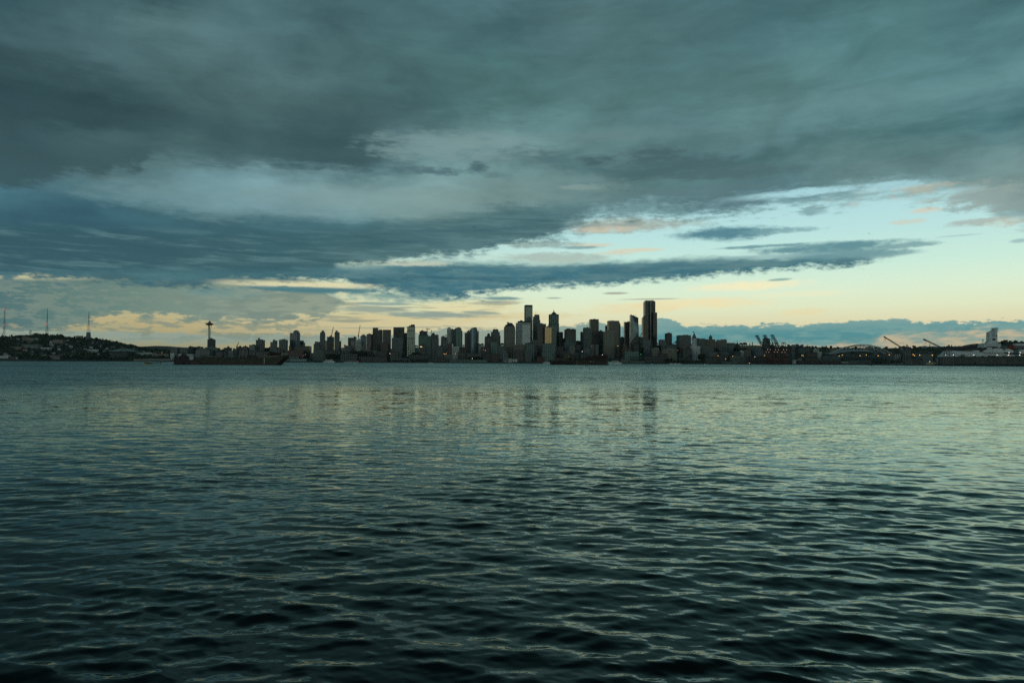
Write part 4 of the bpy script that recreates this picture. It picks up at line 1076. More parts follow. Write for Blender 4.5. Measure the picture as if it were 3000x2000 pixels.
# --- strip 7
T('big tan hospital wing with a stepped roof on the hill', 7, [(0, 208, 940), (92, 206, 922)], 700, 'be', 'dk', 'fine', 4, 0.4)
T('low grey block on the hill right of the hospital wing', 7, [(205, 378, 1006)], 760, 'gr', 'dk', 'band', 4)
T('dark church-like block with a small pointed turret', 7, [(372, 492, 1032), (438, 466, 1015), (440, 465, 975, 'pyr')], 800, 'dg', 'dk', 'grid', 4)
T('long pale apartment row along the ridge below two chimneys', 7, [(490, 935, 1062)], 780, 'be', 'dk', 'fine', 3, 0.25)
T('tan residential row under the ridge row', 7, [(635, 930, 1095)], 700, 'tn', 'dk', 'pier', 3, 0.3)
T('grey slab left of the wooded slope', 7, [(40, 245, 1075)], 560, 'gr', 'dk', 'grid', 4)
T('bluish slab with a bright corner line at the slope', 7, [(245, 345, 1080)], 520, 'bl', 'dk', 'pier', 4)
T('isolated pale concrete tower behind the harbour cranes', 7, [(1012, 1150, 908), (1035, 1078, 887)], 560, 'gr', 'gr', 'fine', 14)
T('bluish apartment block left of the harbour cranes', 7, [(800, 1020, 1135), (830, 905, 1115)], 420, 'bl', 'dk', 'pier', 4)
T('small block with white vertical bars left of the cranes', 7, [(495, 582, 1192)], 330, 'wh', 'dk', 'pier', 3)
T('tan block with domed roof lights above the orange lamps', 7, [(582, 728, 1160)], 380, 'tn', 'dk', 'grid', 3)
T('grey warehouse left of the white-barred block', 7, [(60, 222, 1215)], 260, 'gr', 'dk', 'band', 3, clut=False)
T('dark warehouse below the wooded slope', 7, [(345, 496, 1190)], 300, 'dg', 'dk', 'grid', 3, clut=False)
T('wide dark quay warehouse with a low roof', 7, [(0, 300, 1290)], 110, 'dg', 'dk', 'wide', 2, 0.3, clut=False)
T('wide dark teal quay warehouse beside the first', 7, [(300, 700, 1292)], 105, 'gn', 'dk', 'wide', 2, 0.3, clut=False)
T('dark brown quay warehouse with pale downpipes', 7, [(700, 1045, 1302)], 100, 'br', 'dk', 'pier', 2, 0.3, clut=False)
T('low beige customs shed with a row of small arches at the waterline', 7, [(125, 430, 1420)], 12, 'be', 'dk', 'grid', 2, 0.25, clut=False)
T('low grey quay building under the container cranes', 7, [(1080, 1630, 1330)], 140, 'dg', 'dk', 'wide', 2, 0.3, clut=False)
T('dark office with a domed roof right of the container cranes', 7, [(1600, 1760, 1085), (1620, 1742, 1050, 'dome')], 480, 'bl', 'dk', 'band', 4)
T('dark glass office with scattered bright windows right of the cranes', 7, [(1735, 1938, 1102), (1760, 1870, 1072)], 380, 'dg', 'tg', 'grid', 5)
T('low grey block on the ridge beyond the dark glass office', 7, [(1935, 2035, 1125)], 620, 'gr', 'dk', 'grid', 3)
T('small white apartment block with a grid of balconies', 7, [(2118, 2212, 1142)], 560, 'wh', 'dk', 'cond', 3)
T('long dark warehouse beyond the stadium road', 7, [(1938, 2185, 1205)], 300, 'bk', 'dk', 'band', 3, 0.3, clut=False)
T('low white striped block left of the arched stadium', 7, [(2170, 2270, 1200)], 320, 'wh', 'dk', 'band', 3, clut=False)
T('white quay shed with two dark windows', 7, [(1665, 1772, 1368)], 60, 'wh', 'wh', 'none', 3, clut=False)
T('tall pale-yellow box on the quay', 7, [(1775, 1840, 1328)], 90, 'be', 'be', 'none', 3, clut=False)
T('low dark quay shed before the pale-yellow box', 7, [(1755, 1892, 1392)], 40, 'dg', 'dk', 'wide', 3, clut=False)
T('brown container terminal office right of the quay sheds', 7, [(1900, 2245, 1335)], 130, 'br', 'dk', 'wide', 2, 0.3, clut=False)
# --- strip 8
T('long grey warehouse with a window grid below the stadium', 8, [(62, 492, 1292)], 260, 'gn', 'dk', 'grid', 2, 0.3, clut=False)
T('long low dark transit shed with pale doors before the stadium', 8, [(500, 1340, 1335)], 200, 'dg', 'dk', 'wide', 2, 0.2, clut=False)
T('low red-brown quay wall building left of the transit shed', 8, [(0, 470, 1410)], 60, 'rb', 'dk', 'wide', 2, 0.2, clut=False)
T('small pale house on the ridge behind the stadium left side', 8, [(245, 350, 1140)], 640, 'be', 'dk', 'grid', 3)
T('low white boathouse roof on the quay below the stadium', 8, [(505, 642, 1422)], 30, 'wt', 'gr', 'none', 2, clut=False)
T('low teal quay shed with lit doors below the stadium', 8, [(660, 1110, 1400)], 40, 'gn', 'dk', 'pier', 2, 0.2, clut=False)
T('grey warehouse behind the dockyard crane', 8, [(1860, 2230, 1345)], 200, 'dg', 'dk', 'band', 2, 0.3, clut=False)
T('pale roof on the wooded ridge beyond the dockyard', 8, [(2160, 2420, 1243)], 430, 'gr', 'gr', 'none', 2, clut=False)
# --- hill on the left, placed by where they meet the slope
for (lb, p, sg, yb, wl, st) in [
        ('pinkish-brown apartment block high on the left hill', 0, [(505, 632, 872), (540, 580, 862)], 990, 'tn', 'grid'),
        ('yellow-brown apartment block beside the pinkish one on the hill', 0, [(630, 738, 897)], 1002, 'be', 'grid'),
        ('wide tan apartment block on the hill below the middle mast', 0, [(1185, 1398, 938), (1230, 1330, 930)], 1038, 'tn', 'pier'),
        ('tan school building with a taller right wing low on the hill', 0, [(270, 518, 1088), (405, 516, 1078)], 1172, 'tn', 'grid'),
        ('long grey institutional building in the middle of the hillside', 0, [(545, 878, 1038)], 1168, 'gr', 'grid'),
        ('pale-roofed low building right of the long grey one', 0, [(903, 1108, 1106)], 1192, 'wh', 'band'),
        ('long white building low on the hill under the right mast', 0, [(1908, 2135, 1150)], 1222, 'wt', 'grid'),
        ('white banded terminal by the water at the left edge', 0, [(0, 222, 1286)], 1340, 'wh', 'band'),
        ('dark building with white slats at its left end by the shore trees', 0, [(1108, 1352, 1268)], 1372, 'dg', 'band'),
        ('small white hall with a stepped roof low on the hill', 0, [(718, 858, 1242)], 1282, 'wt', 'band'),
        ('pale mansion on the brow of the hill left of the right mast', 0, [(1680, 1802, 850)], 905, 'be', 'band'),
        ('wide-roofed reservoir building on the crown of the hill', 0, [(728, 846, 800), (745, 830, 785, 'trap')], 832, 'br', 'none'),
        ('white row house terrace at the shoulder of the hill', 0, [(250, 480, 918)], 945, 'wh', 'pier'),
        ('long pale roof under the brow of the hill', 0, [(1295, 1500, 872)], 905, 'gr', 'band'),
        ('pale low terrace left of the umbrella-roofed arena', 1, [(70, 272, 1168)], 1212, 'wh', 'band'),
        ('white flat apartment row right of the umbrella-roofed arena', 1, [(765, 1142, 1222), (915, 1040, 1208)], 1292, 'wh', 'pier'),
        ('grey hipped hall right of the white flat row', 1, [(1135, 1292, 1190)], 1232, 'gr', 'none'),
        ('pale stepped hall left of the first squat grey tower', 1, [(1300, 1442, 1190)], 1235, 'wh', 'band'),
        ('wide black low block right of the white flat row', 1, [(1140, 1500, 1236)], 1330, 'bk', 'band'),
        ('long tan pier shed at the waterline left of the barge', 1, [(728, 1060, 1358)], 1398, 'tn', 'wide'),
        ('long grey pier shed at the waterline beside the barge bow', 1, [(1065, 1640, 1350)], 1398, 'gr', 'wide')]:
    T(lb, p, sg, 0, wl, 'dk' if wl not in ('wt',) else 'gr', st, 3, 0.5, ybase=yb, name='hill_building' if p == 0 else 'low_building', cat='building', clut=False)

# ------------------------------------------------------------------ landmarks
STEEL = wallmat('painted_steel', (0.05, 0.05, 0.052), 0.6)
WSTEEL = wallmat('white_steel', (0.42, 0.46, 0.45), 0.5)
REDST = wallmat('red_crane_paint', (0.11, 0.035, 0.032), 0.6)
GREYST = wallmat('grey_crane_steel', (0.16, 0.17, 0.17), 0.6)
TARP = wallmat('white_tarpaulin', (0.62, 0.68, 0.67), 0.8, nz=0.15)
RED_L = emis('red_light', (1.0, 0.09, 0.10), 1.6)
WHITE_L = emis('white_lamp_light', (1.0, 0.86, 0.78), 2.2)
ORANGE_L = emis('orange_lamp_light', (1.0, 0.46, 0.10), 1.9)
GREEN_L = emis('green_lamp_light', (0.1, 1.0, 0.35), 1.2)
WARM_W = emis('lit_window_glow', (1.0, 0.72, 0.35), 1.6)


def origin_at(pxy, Y):
    q = at(pxy[0], pxy[1], Y); return q


def rel(p, X, Yz, Y, org):
    """point of the enlarged strip at depth Y, relative to an origin"""
    q = at(*Zc(p, X, Yz), Y); return Vector((q.x - org.x, q.y - org.y, q.z - org.z))


def base_org(p, X, off=None, Yd=None):
    px, _ = Zc(p, X); Y = Yd if Yd else shoreY(px) + off
    x = at(px, 1000, Y).x
    return Vector((x, Y, ground_z(x, Y) if Y > shoreY(px) else 0.0))


# --- observation tower: tripod legs, saucer, spire
def needle():
    o = base_org(2, 100, Yd=3250.0)
    r = thing('observation_tower', 'slender observation tower with a flying saucer top and thin spire', 'tower', o)
    Y = o.y; P = lambda X, Z: rel(2, X, Z, Y, o)
    m = Y / F / 7.4667
    cx = P(104, 600).x
    zs = lambda Z: P(104, Z).z
    c = MB(); c.lathe([(12 * m, 0), (8 * m, zs(760)), (11 * m, zs(625))], 8, cx, 0); c.build('core', GREYST, r)
    wx = [(0, 56), (0.32, 30), (0.62, 16), (0.80, 19), (1.0, 36)]
    H = zs(622)
    for k in range(3):
        a = math.radians(20 + 120 * k); lg = MB()
        for sgn in (-1, 1):
            pts = [Vector((cx + math.cos(a) * w * m - math.sin(a) * sgn * (1.5 + 5 * m * (0.35 if i else 0.8)), math.sin(a) * w * m + math.cos(a) * sgn * 4 * m, H * t)) for i, (t, w) in enumerate(wx)]
            for p, q in zip(pts, pts[1:]): lg.bar(p, q, 4.2 * m)
        lg.build('leg', WSTEEL, r)
    s = MB(); s.lathe([(34 * m, zs(620)), (60 * m, zs(612)), (74 * m, zs(600)), (88 * m, zs(594)), (86 * m, zs(590)), (60 * m, zs(580)), (58 * m, zs(572)), (30 * m, zs(566))], 28, cx, 0)
    s.build('saucer', STEEL, r)
    s = MB(); s.lathe([(27 * m, zs(566)), (25 * m, zs(550))], 20, cx, 0); s.build('lantern', WALL['be'], r)
    s = MB(); s.lathe([(27 * m, zs(550)), (22 * m, zs(536)), (6 * m, zs(528))], 20, cx, 0); s.build('crown', STEEL, r)
    s = MB(); s.bar((cx, 0, zs(530)), (cx, 0, zs(480)), 2.4 * m, 6, 0.9 * m); s.build('spire', STEEL, r)
    l = MB(); l.lathe([(14 * m, zs(900)), (20 * m, zs(895)), (20 * m, zs(885)), (14 * m, zs(880))], 12, cx, 0); l.build('lower_deck', GREYST, r)


needle()


# --- tallest black tower, built of three joined shafts
def black_tower():
    o = base_org(6, 775, off=640); Y = o.y
    r = thing('skyscraper', 'tallest black skyscraper with a sloped left shoulder and curved dark shafts', 'skyscraper', o)
    P = lambda X, Z: rel(6, X, Z, Y, o); X = lambda v: P(v, 800).x; Z = lambda v: P(775, v).z
    m = Y / F / 7.4667; fh = 4.0
    def shaft(nm, x0, x1, d0, d1, zt, pts=None):
        c = MB(); x0_, x1_ = X(x0), X(x1)
        if pts: c.prism([(X(a), Z(b) if b is not None else 0) for a, b in pts], d0, d1)
        else: c.box(x0_, x1_, d0, d1, 0, Z(zt))
        c.build(nm, GLASS['kg'], r)
        b = MB(); n = int(Z(zt) / fh)
        for i in range(n):
            z = i * fh
            if pts:
                zz0, zz1 = Z(465), Z(380)
                t = max(0, min(1, (z - zz0) / (zz1 - zz0))); xa = x0_ + (X(675) - x0_) * t
                if z > zz1: break
                b.box(xa - .2, x1_, d0 - .25, d1 + .2, z, z + fh * .4)
            else: b.box(x0_ - .25, x1_ + .25, d0 - .3, d1 + .3, z, z + fh * .4)
        q = b.build('floor_bands', WALL['bk'], r); q['kind'] = 'stuff'
    shaft('left_shaft', 622, 735, -8, 26, 380, [(622, None), (735, None), (735, 380), (675, 380), (622, 465)])
    shaft('middle_shaft', 676, 897, 0, 44, 92)
    shaft('right_shaft', 836, 920, -14, 30, 340)
    # the curved front bay
    c = MB(); n = 8; pts = []
    for i in range(n + 1):
        t = i / n; a = X(745) + (X(832) - X(745)) * t; pts.append((a, -9 * math.sin(math.pi * t) - 0.5))
    vs = [(a, y, 0) for a, y in pts] + [(a, y, Z(100)) for a, y in pts]
    c.raw(vs, [(i, i + 1, n + 2 + i, n + 1 + i) for i in range(n)]); c.build('curved_bay', GLASS['dk'], r)
    c = MB(); c.box(X(690), X(876), 4, 40, Z(92), Z(73)); c.build('roof', WALL['bk'], r)
    c = MB(); c.bar((X(838), 10, Z(73)), (X(838), 10, Z(46)), 0.8); c.bar((X(712), 10, Z(73)), (X(712), 10, Z(62)), 0.6); c.build('antenna', STEEL, r)


black_tower()


# --- angular glass tower with a folded front
def angular_tower():
    o = base_org(6, 436, off=430); Y = o.y
    r = thing('skyscraper', 'angular glass tower with a slanted top and one pale folded facet', 'skyscraper', o)
    P = lambda X, Z, d=0: Vector((rel(6, X, Z, Y, o).x, d, rel(6, X, Z, Y, o).z))
    D_ = 30
    tl, tr = P(362, 385), P(522, 452); a, b = P(527, 770, -7), P(345, 985, -7)
    bl, br = P(345, 1300, -3), P(530, 1300, -3)
    bl.z = 0; br.z = 0
    f = MB(); f.raw([tl, tr, a, b], [(0, 3, 2, 1)]); f.build('sky_lit_facet', GLASS['pg'], r)  # reflected sky put into the colour: paler glass than below the fold
    f = MB(); f.raw([b, a, br, bl], [(0, 3, 2, 1)]); f.build('lower_facet', GLASS['dk'], r)
    f = MB()
    B = [Vector((p.x, D_, p.z)) for p in (tl, tr, br, bl)]
    f.raw([tl, tr, a, br, bl, b] + B, [(6, 7, 1, 0), (7, 8, 3, 2, 1), (6, 0, 5, 4, 9), (6, 9, 8, 7)]); f.build('glass_body', GLASS['dk'], r)
    f = MB()
    n = 46
    for i in range(n):
        t = i / n; z = tl.z + (b.z - tl.z) * t; xl = tl.x + (b.x - tl.x) * t; zr = tr.z + (a.z - tr.z) * t; xr = tr.x + (a.x - tr.x) * t
        f.bar((xl, -7 * t - .3, z), (xr, -7 * t - .3, zr), 0.28)
    q = f.build('floor_bands', WALL['gr'], r); q['kind'] = 'stuff'
    f = MB(); dk = P(470, 540)
    f.raw([P(400, 402, -2.6), P(521, 455, -2.6), P(521, 560, -4.4), P(440, 545, -4.2)], [(0, 3, 2, 1)]); f.build('dark_screen', GLASS['dk'], r)
    f = MB(); f.bar(P(362, 385, 2), P(365, 372, 2), .7); f.bar(P(405, 400, 4), P(480, 402, 4), .7); f.bar(P(425, 395, 4), P(418, 425, 4), .6); f.build('roof_crane', STEEL, r)


angular_tower()


# small roof masts and extra light bars on neighbours are things of their own
def mast(label, p, x, zt, zb, off, r_=0.5, cat='mast', name='roof_mast', lamp=None):
    o = base_org(p, x, off=off); zb_ = rel(p, x, zb, o.y, o).z; zt_ = rel(p, x, zt, o.y, o).z
    r = thing(name, label, cat, (o.x, o.y, o.z + zb_))
    m = MB(); m.bar((0, 0, -8), (0, 0, zt_ - zb_), r_, 5, r_ * .5); m.build('pole', STEEL, r)
    if lamp:
        l = MB(); l.lathe([(0.1, zt_ - zb_), (r_ * 1.5, zt_ - zb_ + r_ * 1.5), (0.1, zt_ - zb_ + r_ * 3)], 8); l.build('lamp', lamp, r)
    return r


mast('thin flag mast on the pale stepped tower', 5, 520, 310, 385, 570, 0.8)
mast('tall thin mast left of the dark banded tower', 6, 190, 545, 885, 560, 0.7)
mast('thin mast in the gap beside the angular tower base', 6, 213, 505, 885, 585, 0.45)


# --- broadcasting masts on the left hill
def lattice_mast(label, p, x, zt, zb, wb, wt, lamps=(), sheath=None):
    h = hit(*Zc(p, x, min(zb + 40, 1000))); Y = max(h.y, 3350.0); px, _ = Zc(p, x); xx = at(px, 1000, Y).x
    o = Vector((xx, Y, ground_z(xx, Y)))
    m = Y / F / 7.4667; Z = lambda v: rel(p, x, v, Y, o).z
    r = thing('radio_mast', label, 'mast', o)
    H = Z(zt); n = 16
    fr = MB()
    def W_(t): return (wb * (1 - t) ** 1.4 + wt * (1 - (1 - t) ** 1.4)) * m / 2
    for i in range(n):
        t0, t1 = i / n, (i + 1) / n
        c0 = [Vector((a * W_(t0), b * W_(t0), H * t0)) for a, b in ((1, 1), (-1, 1), (-1, -1), (1, -1))]
        c1 = [Vector((a * W_(t1), b * W_(t1), H * t1)) for a, b in ((1, 1), (-1, 1), (-1, -1), (1, -1))]
        th = 0.5 * (1 - t0 * .45)
        for k in range(4):
            fr.bar(c0[k], c1[k], th); fr.bar(c0[k], c1[(k + 1) % 4], th * .5)
    fr.build('lattice', STEEL, r)
    s = MB(); s.bar((0, 0, H * .92), (0, 0, H * 1.06), 0.6); s.build('top_aerial', STEEL, r)
    if sheath:
        z0, z1 = Z(sheath[1]), Z(sheath[0]); s = MB(); a, b = W_(z0 / H) + .8, W_(z1 / H) + .8
        s.taper(-a, a, -a, a, max(0, z0), -b, b, -b, b, z1); s.build('sheeting', WALL['gr'], r)
    for zl in lamps:
        l = MB(); z = Z(zl); l.lathe([(.2, z - 2), (1.9, z), (.2, z + 2)], 8, 0, -3); l.build('beacon', RED_L, r)


lattice_mast('tall slim mast at the left edge with two red beacons', 0, 86, 258, 870, 34, 12, (258, 606))
lattice_mast('tall tapering mast in the middle of the hill crown', 0, 1022, 270, 830, 46, 3, (590,))
lattice_mast('tapering mast with grey sheeting round its foot on the hill shoulder', 0, 1932, 340, 915, 74, 4, (), (770, 915))
lattice_mast('short stubby lattice mast with a round platform on the hill', 0, 660, 722, 835, 40, 30)
lattice_mast('small thin relay mast beside the left edge mast', 0, 44, 800, 870, 14, 8)


# --- tower cranes
def luffing(label, p, foot, mastz, pivot, tip, off, r_=0.7):
    o = base_org(p, foot, off=off); Y = o.y; P = lambda X, Z: rel(p, X, Z, Y, o)
    r = thing('tower_crane', label, 'crane', o)
    a = MB(); top = P(foot, pivot[1]); a.truss((0, 0, 0), top, (0, 1, 0), 2.2, 2.2, .35, 14); a.build('crane_mast', STEEL, r)
    b = MB(); b.truss(P(*pivot), P(*tip), (0, 1, 0), 1.8, 1.8, .32, 14); b.build('jib', STEEL, r)
    c = MB(); q = P(*pivot); c.box(q.x - 3, q.x + 2.2, -1.6, 1.6, q.z - 2.6, q.z + 2.2); c.build('cab', STEEL, r)
    d = MB(); d.bar(q, q + Vector((-6, 0, -1)), .8); d.bar(q + Vector((0, 0, 2)), q + Vector((-3, 0, 9)), .35); d.bar(q + Vector((-3, 0, 9)), P(*tip), .18); d.build('counter_jib', STEEL, r)


luffing('small luffing crane with its jib up, left of the barge stacks skyline', 2, 700, 1160, (703, 1088), (744, 988), 430)
luffing('luffing crane with a thin jib on the tower between the slender twins', 3, 530, 848, (533, 845), (575, 657), 395)
luffing('tall luffing crane with near-vertical jib above the pier-fronted tower', 3, 1122, 930, (1122, 842), (1158, 617), 440)
luffing('short luffing crane leaning right beside the tallest black tower', 6, 548, 885, (550, 880), (608, 775), 560)
luffing('thin luffing crane leaning left behind the middle harbour crane', 7, 1225, 1060, (1222, 1010), (1184, 898), 620)


def hammer(label, p, foot, zb, zj, x0, x1, apex, off):
    o = base_org(p, foot, off=off); Y = o.y; P = lambda X, Z: rel(p, X, Z, Y, o)
    r = thing('tower_crane', label, 'crane', o)
    a = MB(); a.truss((0, 0, 0), P(foot, zj), (0, 1, 0), 2.2, 2.2, .35, 14); a.build('crane_mast', STEEL, r)
    b = MB(); b.truss(P(x0, zj), P(x1, zj), (0, 0, 1), 1.8, 1.6, .32, 12); b.build('jib', STEEL, r)
    c = MB(); c.bar(P(foot, zj), P(foot, apex), .7); c.bar(P(foot, apex), P(x0, zj), .2); c.bar(P(foot, apex), P(x1, zj), .2); c.build('apex_frame', STEEL, r)


hammer('hammerhead crane with a level jib above the grey stepped tower', 4, 385, 770, 702, 355, 446, 674, 540)
hammer('small crane with a stubby jib on the unfinished tower', 4, 476, 800, 728, 466, 488, 722, 480)
hammer('low hammerhead crane beyond the dark glass office on the right', 7, 2040, 1130, 1078, 1950, 2105, 1070, 600)


# --- container cranes with raised booms
def container_crane(label, leg0, leg1, tip, apex, off, back):
    """measured on the strip 7 grid: two leg columns, boom tip, A-frame apex, back-reach end"""
    xm = (leg0 + leg1) / 2
    o = base_org(7, xm, off=off); Y = o.y; P = lambda X, Z, d=0: rel(7, X, Z, Y, o) + Vector((0, d, 0))
    r = thing('container_crane', label, 'crane', o, group='raised red container cranes on the quay')
    dd = 18.0
    for X_ in (leg0, leg1):
        for d in (0, dd):
            l = MB(); t = P(X_, 1180, d); l.box(t.x - 1.1, t.x + 1.1, d - 1, d + 1, 0, t.z); l.build('leg', REDST, r)
    b = MB()
    for z in (1195, 1385, 1450):
        q0, q1 = P(leg0, z), P(leg1, z)
        for d in (0, dd): b.box(q0.x, q1.x, d - .8, d + .8, q0.z - 1.0, q0.z + 1.0)
        for q in (q0, q1): b.box(q.x - .7, q.x + .7, 0, dd, q.z - .8, q.z + .8)
    b.bar(P(leg0, 1385), P(leg1, 1200), .5); b.bar(P(leg0, 1385, dd), P(leg1, 1200, dd), .5)
    b.build('portal_beams', REDST, r)
    g_ = MB(); q0, q1 = P(leg0 - 30, 1175), P(back, 1175)
    for d in (4, dd - 4): g_.box(q0.x, q1.x, d - .8, d + .8, q0.z - 1.4, q0.z + 1.4)
    g_.build('main_girder', REDST, r)
    bm = MB(); hp = (leg0 - 12, 1165)
    n = 9
    ax, az = P(*hp), P(*tip)
    for sx in (0, 40):
        bm.bar(P(hp[0] + sx, hp[1], 4), P(tip[0] + sx * .9, tip[1] + 5, 4), 1.15)
        bm.bar(P(hp[0] + sx, hp[1], dd - 4), P(tip[0] + sx * .9, tip[1] + 5, dd - 4), 1.0)
    for i in (1, 3.2, 5.4, 7.4, 9):
        t = i / n; xx = hp[0] + (tip[0] - hp[0]) * t; zz = hp[1] + (tip[1] - hp[1]) * t
        bm.bar(P(xx, zz, 4), P(xx + 38, zz + 3, dd - 4), .9)
        bm.bar(P(xx + 38, zz + 3, 4), P(xx + 38, zz + 3, dd - 4), .6)
    bm.build('boom', wallmat('dark_maroon_paint', (0.045, 0.022, 0.026), .6), r)
    q = P(tip[0] + 22, tip[1] - 1); t = MB(); t.box(q.x - 4.0, q.x + 4.0, 2, dd - 2, q.z - 1.2, q.z + 1.0); t.build('boom_tip', STEEL, r)
    a = MB(); ap = P(*apex)
    for d in (3, dd - 3):
        a.bar(P(leg0 + 10, 1180, d), ap + Vector((0, d, 0)), .9); a.bar(P(leg1, 1180, d), ap + Vector((6, d, 0)), .8)
        a.bar(ap + Vector((6, d, 0)), P(back, 1180, d), .4); a.bar(ap + Vector((0, d, 0)), P(hp[0] + (tip[0] - hp[0]) * .8, hp[1] + (tip[1] - hp[1]) * .8, d), .16)
    a.bar(ap + Vector((0, 0, 0)), ap + Vector((0, dd, 0)), .9); a.bar(ap, ap + Vector((6, 0, .5)), .9)
    a.build('apex_frame', STEEL, r)
    h = MB(); q = P((leg1 + back) / 2, 1150); h.box(q.x - 6, q.x + 6, 3, dd - 3, q.z - 2, q.z + 3.5); h.build('machinery_house', REDST, r)
    c = MB(); q = P(leg0 + 40, 1190); c.box(q.x - 1.5, q.x + 1.5, 5, 9, q.z - 3, q.z); c.build('cab', WALL['gr'], r)
    for i in range(4):
        w = MB(); q = P(leg0 + (leg1 - leg0) * (.1 + .27 * i), 1150 if i % 2 else 1204); w.lathe([(.1, q.z - .5), (.55, q.z), (.1, q.z + .5)], 6, q.x, -1.4); w.build('floodlight', WHITE_L, r)


container_crane('red container crane with raised boom, leftmost of the three', 1068, 1175, (876, 840), (1100, 1060), 30, 1330)
container_crane('red container crane with raised boom, middle one before the concrete tower', 1245, 1358, (1048, 836), (1290, 1008), 36, 1530)
container_crane('red container crane with raised boom, rightmost with clear sky behind its boom', 1412, 1528, (1213, 832), (1462, 996), 42, 1715)


# --- arched stadium
def stadium():
    o = base_org(8, 950, off=470); Y = o.y; P = lambda X, Z, d=0: rel(8, X, Z, Y, o) + Vector((0, d, 0))
    r = thing('stadium', 'wide stadium with two tall white roof arches over a pale curved roof', 'stadium', o)
    arcs = [([(235, 1245), (380, 1175), (500, 1122), (640, 1078), (780, 1050), (900, 1040), (1020, 1042), (1150, 1055), (1280, 1090), (1400, 1140), (1500, 1185), (1605, 1240)], 0),
            ([(600, 1150), (700, 1120), (830, 1080), (960, 1060), (1080, 1048), (1200, 1052), (1320, 1068), (1450, 1102), (1580, 1145), (1700, 1195), (1805, 1245)], 90)]
    for pts, d in arcs:
        m = MB()
        for a, b in zip(pts, pts[1:]):
            m.bar(P(a[0], a[1], d), P(b[0], b[1], d), 1.25, 5)
            m.bar(P(a[0], a[1] + 14, d + 3), P(b[0], b[1] + 14, d + 3), .7, 4)
        m.build('roof_arch', WSTEEL, r)
        h = MB()
        for k in range(16):
            X = pts[1][0] + (pts[-2][0] - pts[1][0]) * k / 15
            z = float(np.interp(X, [q[0] for q in pts], [q[1] for q in pts])); h.bar(P(X, z, d), P(X, max(z + 30, 1170), d), .8)
        q = h.build('hangers', WSTEEL, r); q['kind'] = 'stuff'
    edge = [(285, 1240), (380, 1228), (500, 1208), (650, 1192), (800, 1186), (950, 1186), (1100, 1194), (1250, 1208), (1400, 1228), (1560, 1235)]
    top = [(285, 1236), (380, 1216), (500, 1188), (650, 1165), (800, 1152), (950, 1150), (1100, 1156), (1250, 1172), (1400, 1196), (1560, 1222)]
    v = [P(x, z, -2) for x, z in edge] + [P(x, z - 8, 60) for x, z in top]; n = len(edge)
    m = MB(); m.raw(v, [(i, i + 1, n + i + 1, n + i) for i in range(n - 1)]); m.build('roof_membrane', wallmat('roof_membrane', (0.36, 0.42, 0.46), .6), r, True)
    m = MB()
    for i in range(n - 1):
        a, b = P(*edge[i], -3), P(*edge[i + 1], -3); m.raw([a, b, b - Vector((0, 0, 2.2)), a - Vector((0, 0, 2.2))], [(0, 3, 2, 1)])
    m.build('roof_fascia', WALL['bk'], r)
    # painted lettering band on the roof, read only as blue and white strokes
    for k, (x0, x1, z0, mt) in enumerate([(735, 850, 1170, 'bl'), (860, 960, 1166, 'bl'), (1045, 1150, 1164, 'wt')]):
        m = MB(); st = P(x0, z0, 24), P(x1, z0, 24)
        for j in range(6):
            t0, t1 = j / 6, (j + .7) / 6; a, b = st[0].lerp(st[1], t0), st[0].lerp(st[1], t1); h = 1.3 * (1 if j % 2 else .4)
            m.raw([a + Vector((0, 0, 1.2 - h)), b + Vector((0, 0, 1.2)), b + Vector((0, 0, 2.2)), a + Vector((0, 0, 2.2 - h))], [(0, 1, 2, 3)])
        m.build('roof_sign', WALL[mt], r)
    m = MB(); a, b = P(285, 1240), P(1560, 1240); m.box(a.x, b.x, 0, 150, 0, a.z - 3.5); m.build('seating_bowl', WALL['dg'], r)
    m = MB()
    for k in range(30):
        x = a.x + (b.x - a.x) * (k + .5) / 30; m.box(x - .9, x + .9, -1.6, 0, 0, a.z - 3.5)
    for z in (.3, .55, .8): m.box(a.x, b.x, -1.2, -.1, a.z * z - .5, a.z * z + .5)
    q = m.build('concourse_columns', WALL['gr'], r); q['kind'] = 'stuff'
    for x0, x1 in ((1560, 1800),):
        m = MB(); p0, p1 = P(x0, 1240), P(x1, 1245); m.box(p0.x, p1.x, 20, 120, 0, p0.z - 5)
        m.build('end_stand', WALL['gr'], r)
        m = MB()
        for X in (1600, 1700, 1750, 1800): m.bar(P(X, 1245, 10), P(X - 30, 1330, 10), .8); m.bar(P(X, 1245, 10), P(X + 5, 1340, 10), .8)
        m.build('end_struts', WSTEEL, r)


stadium()


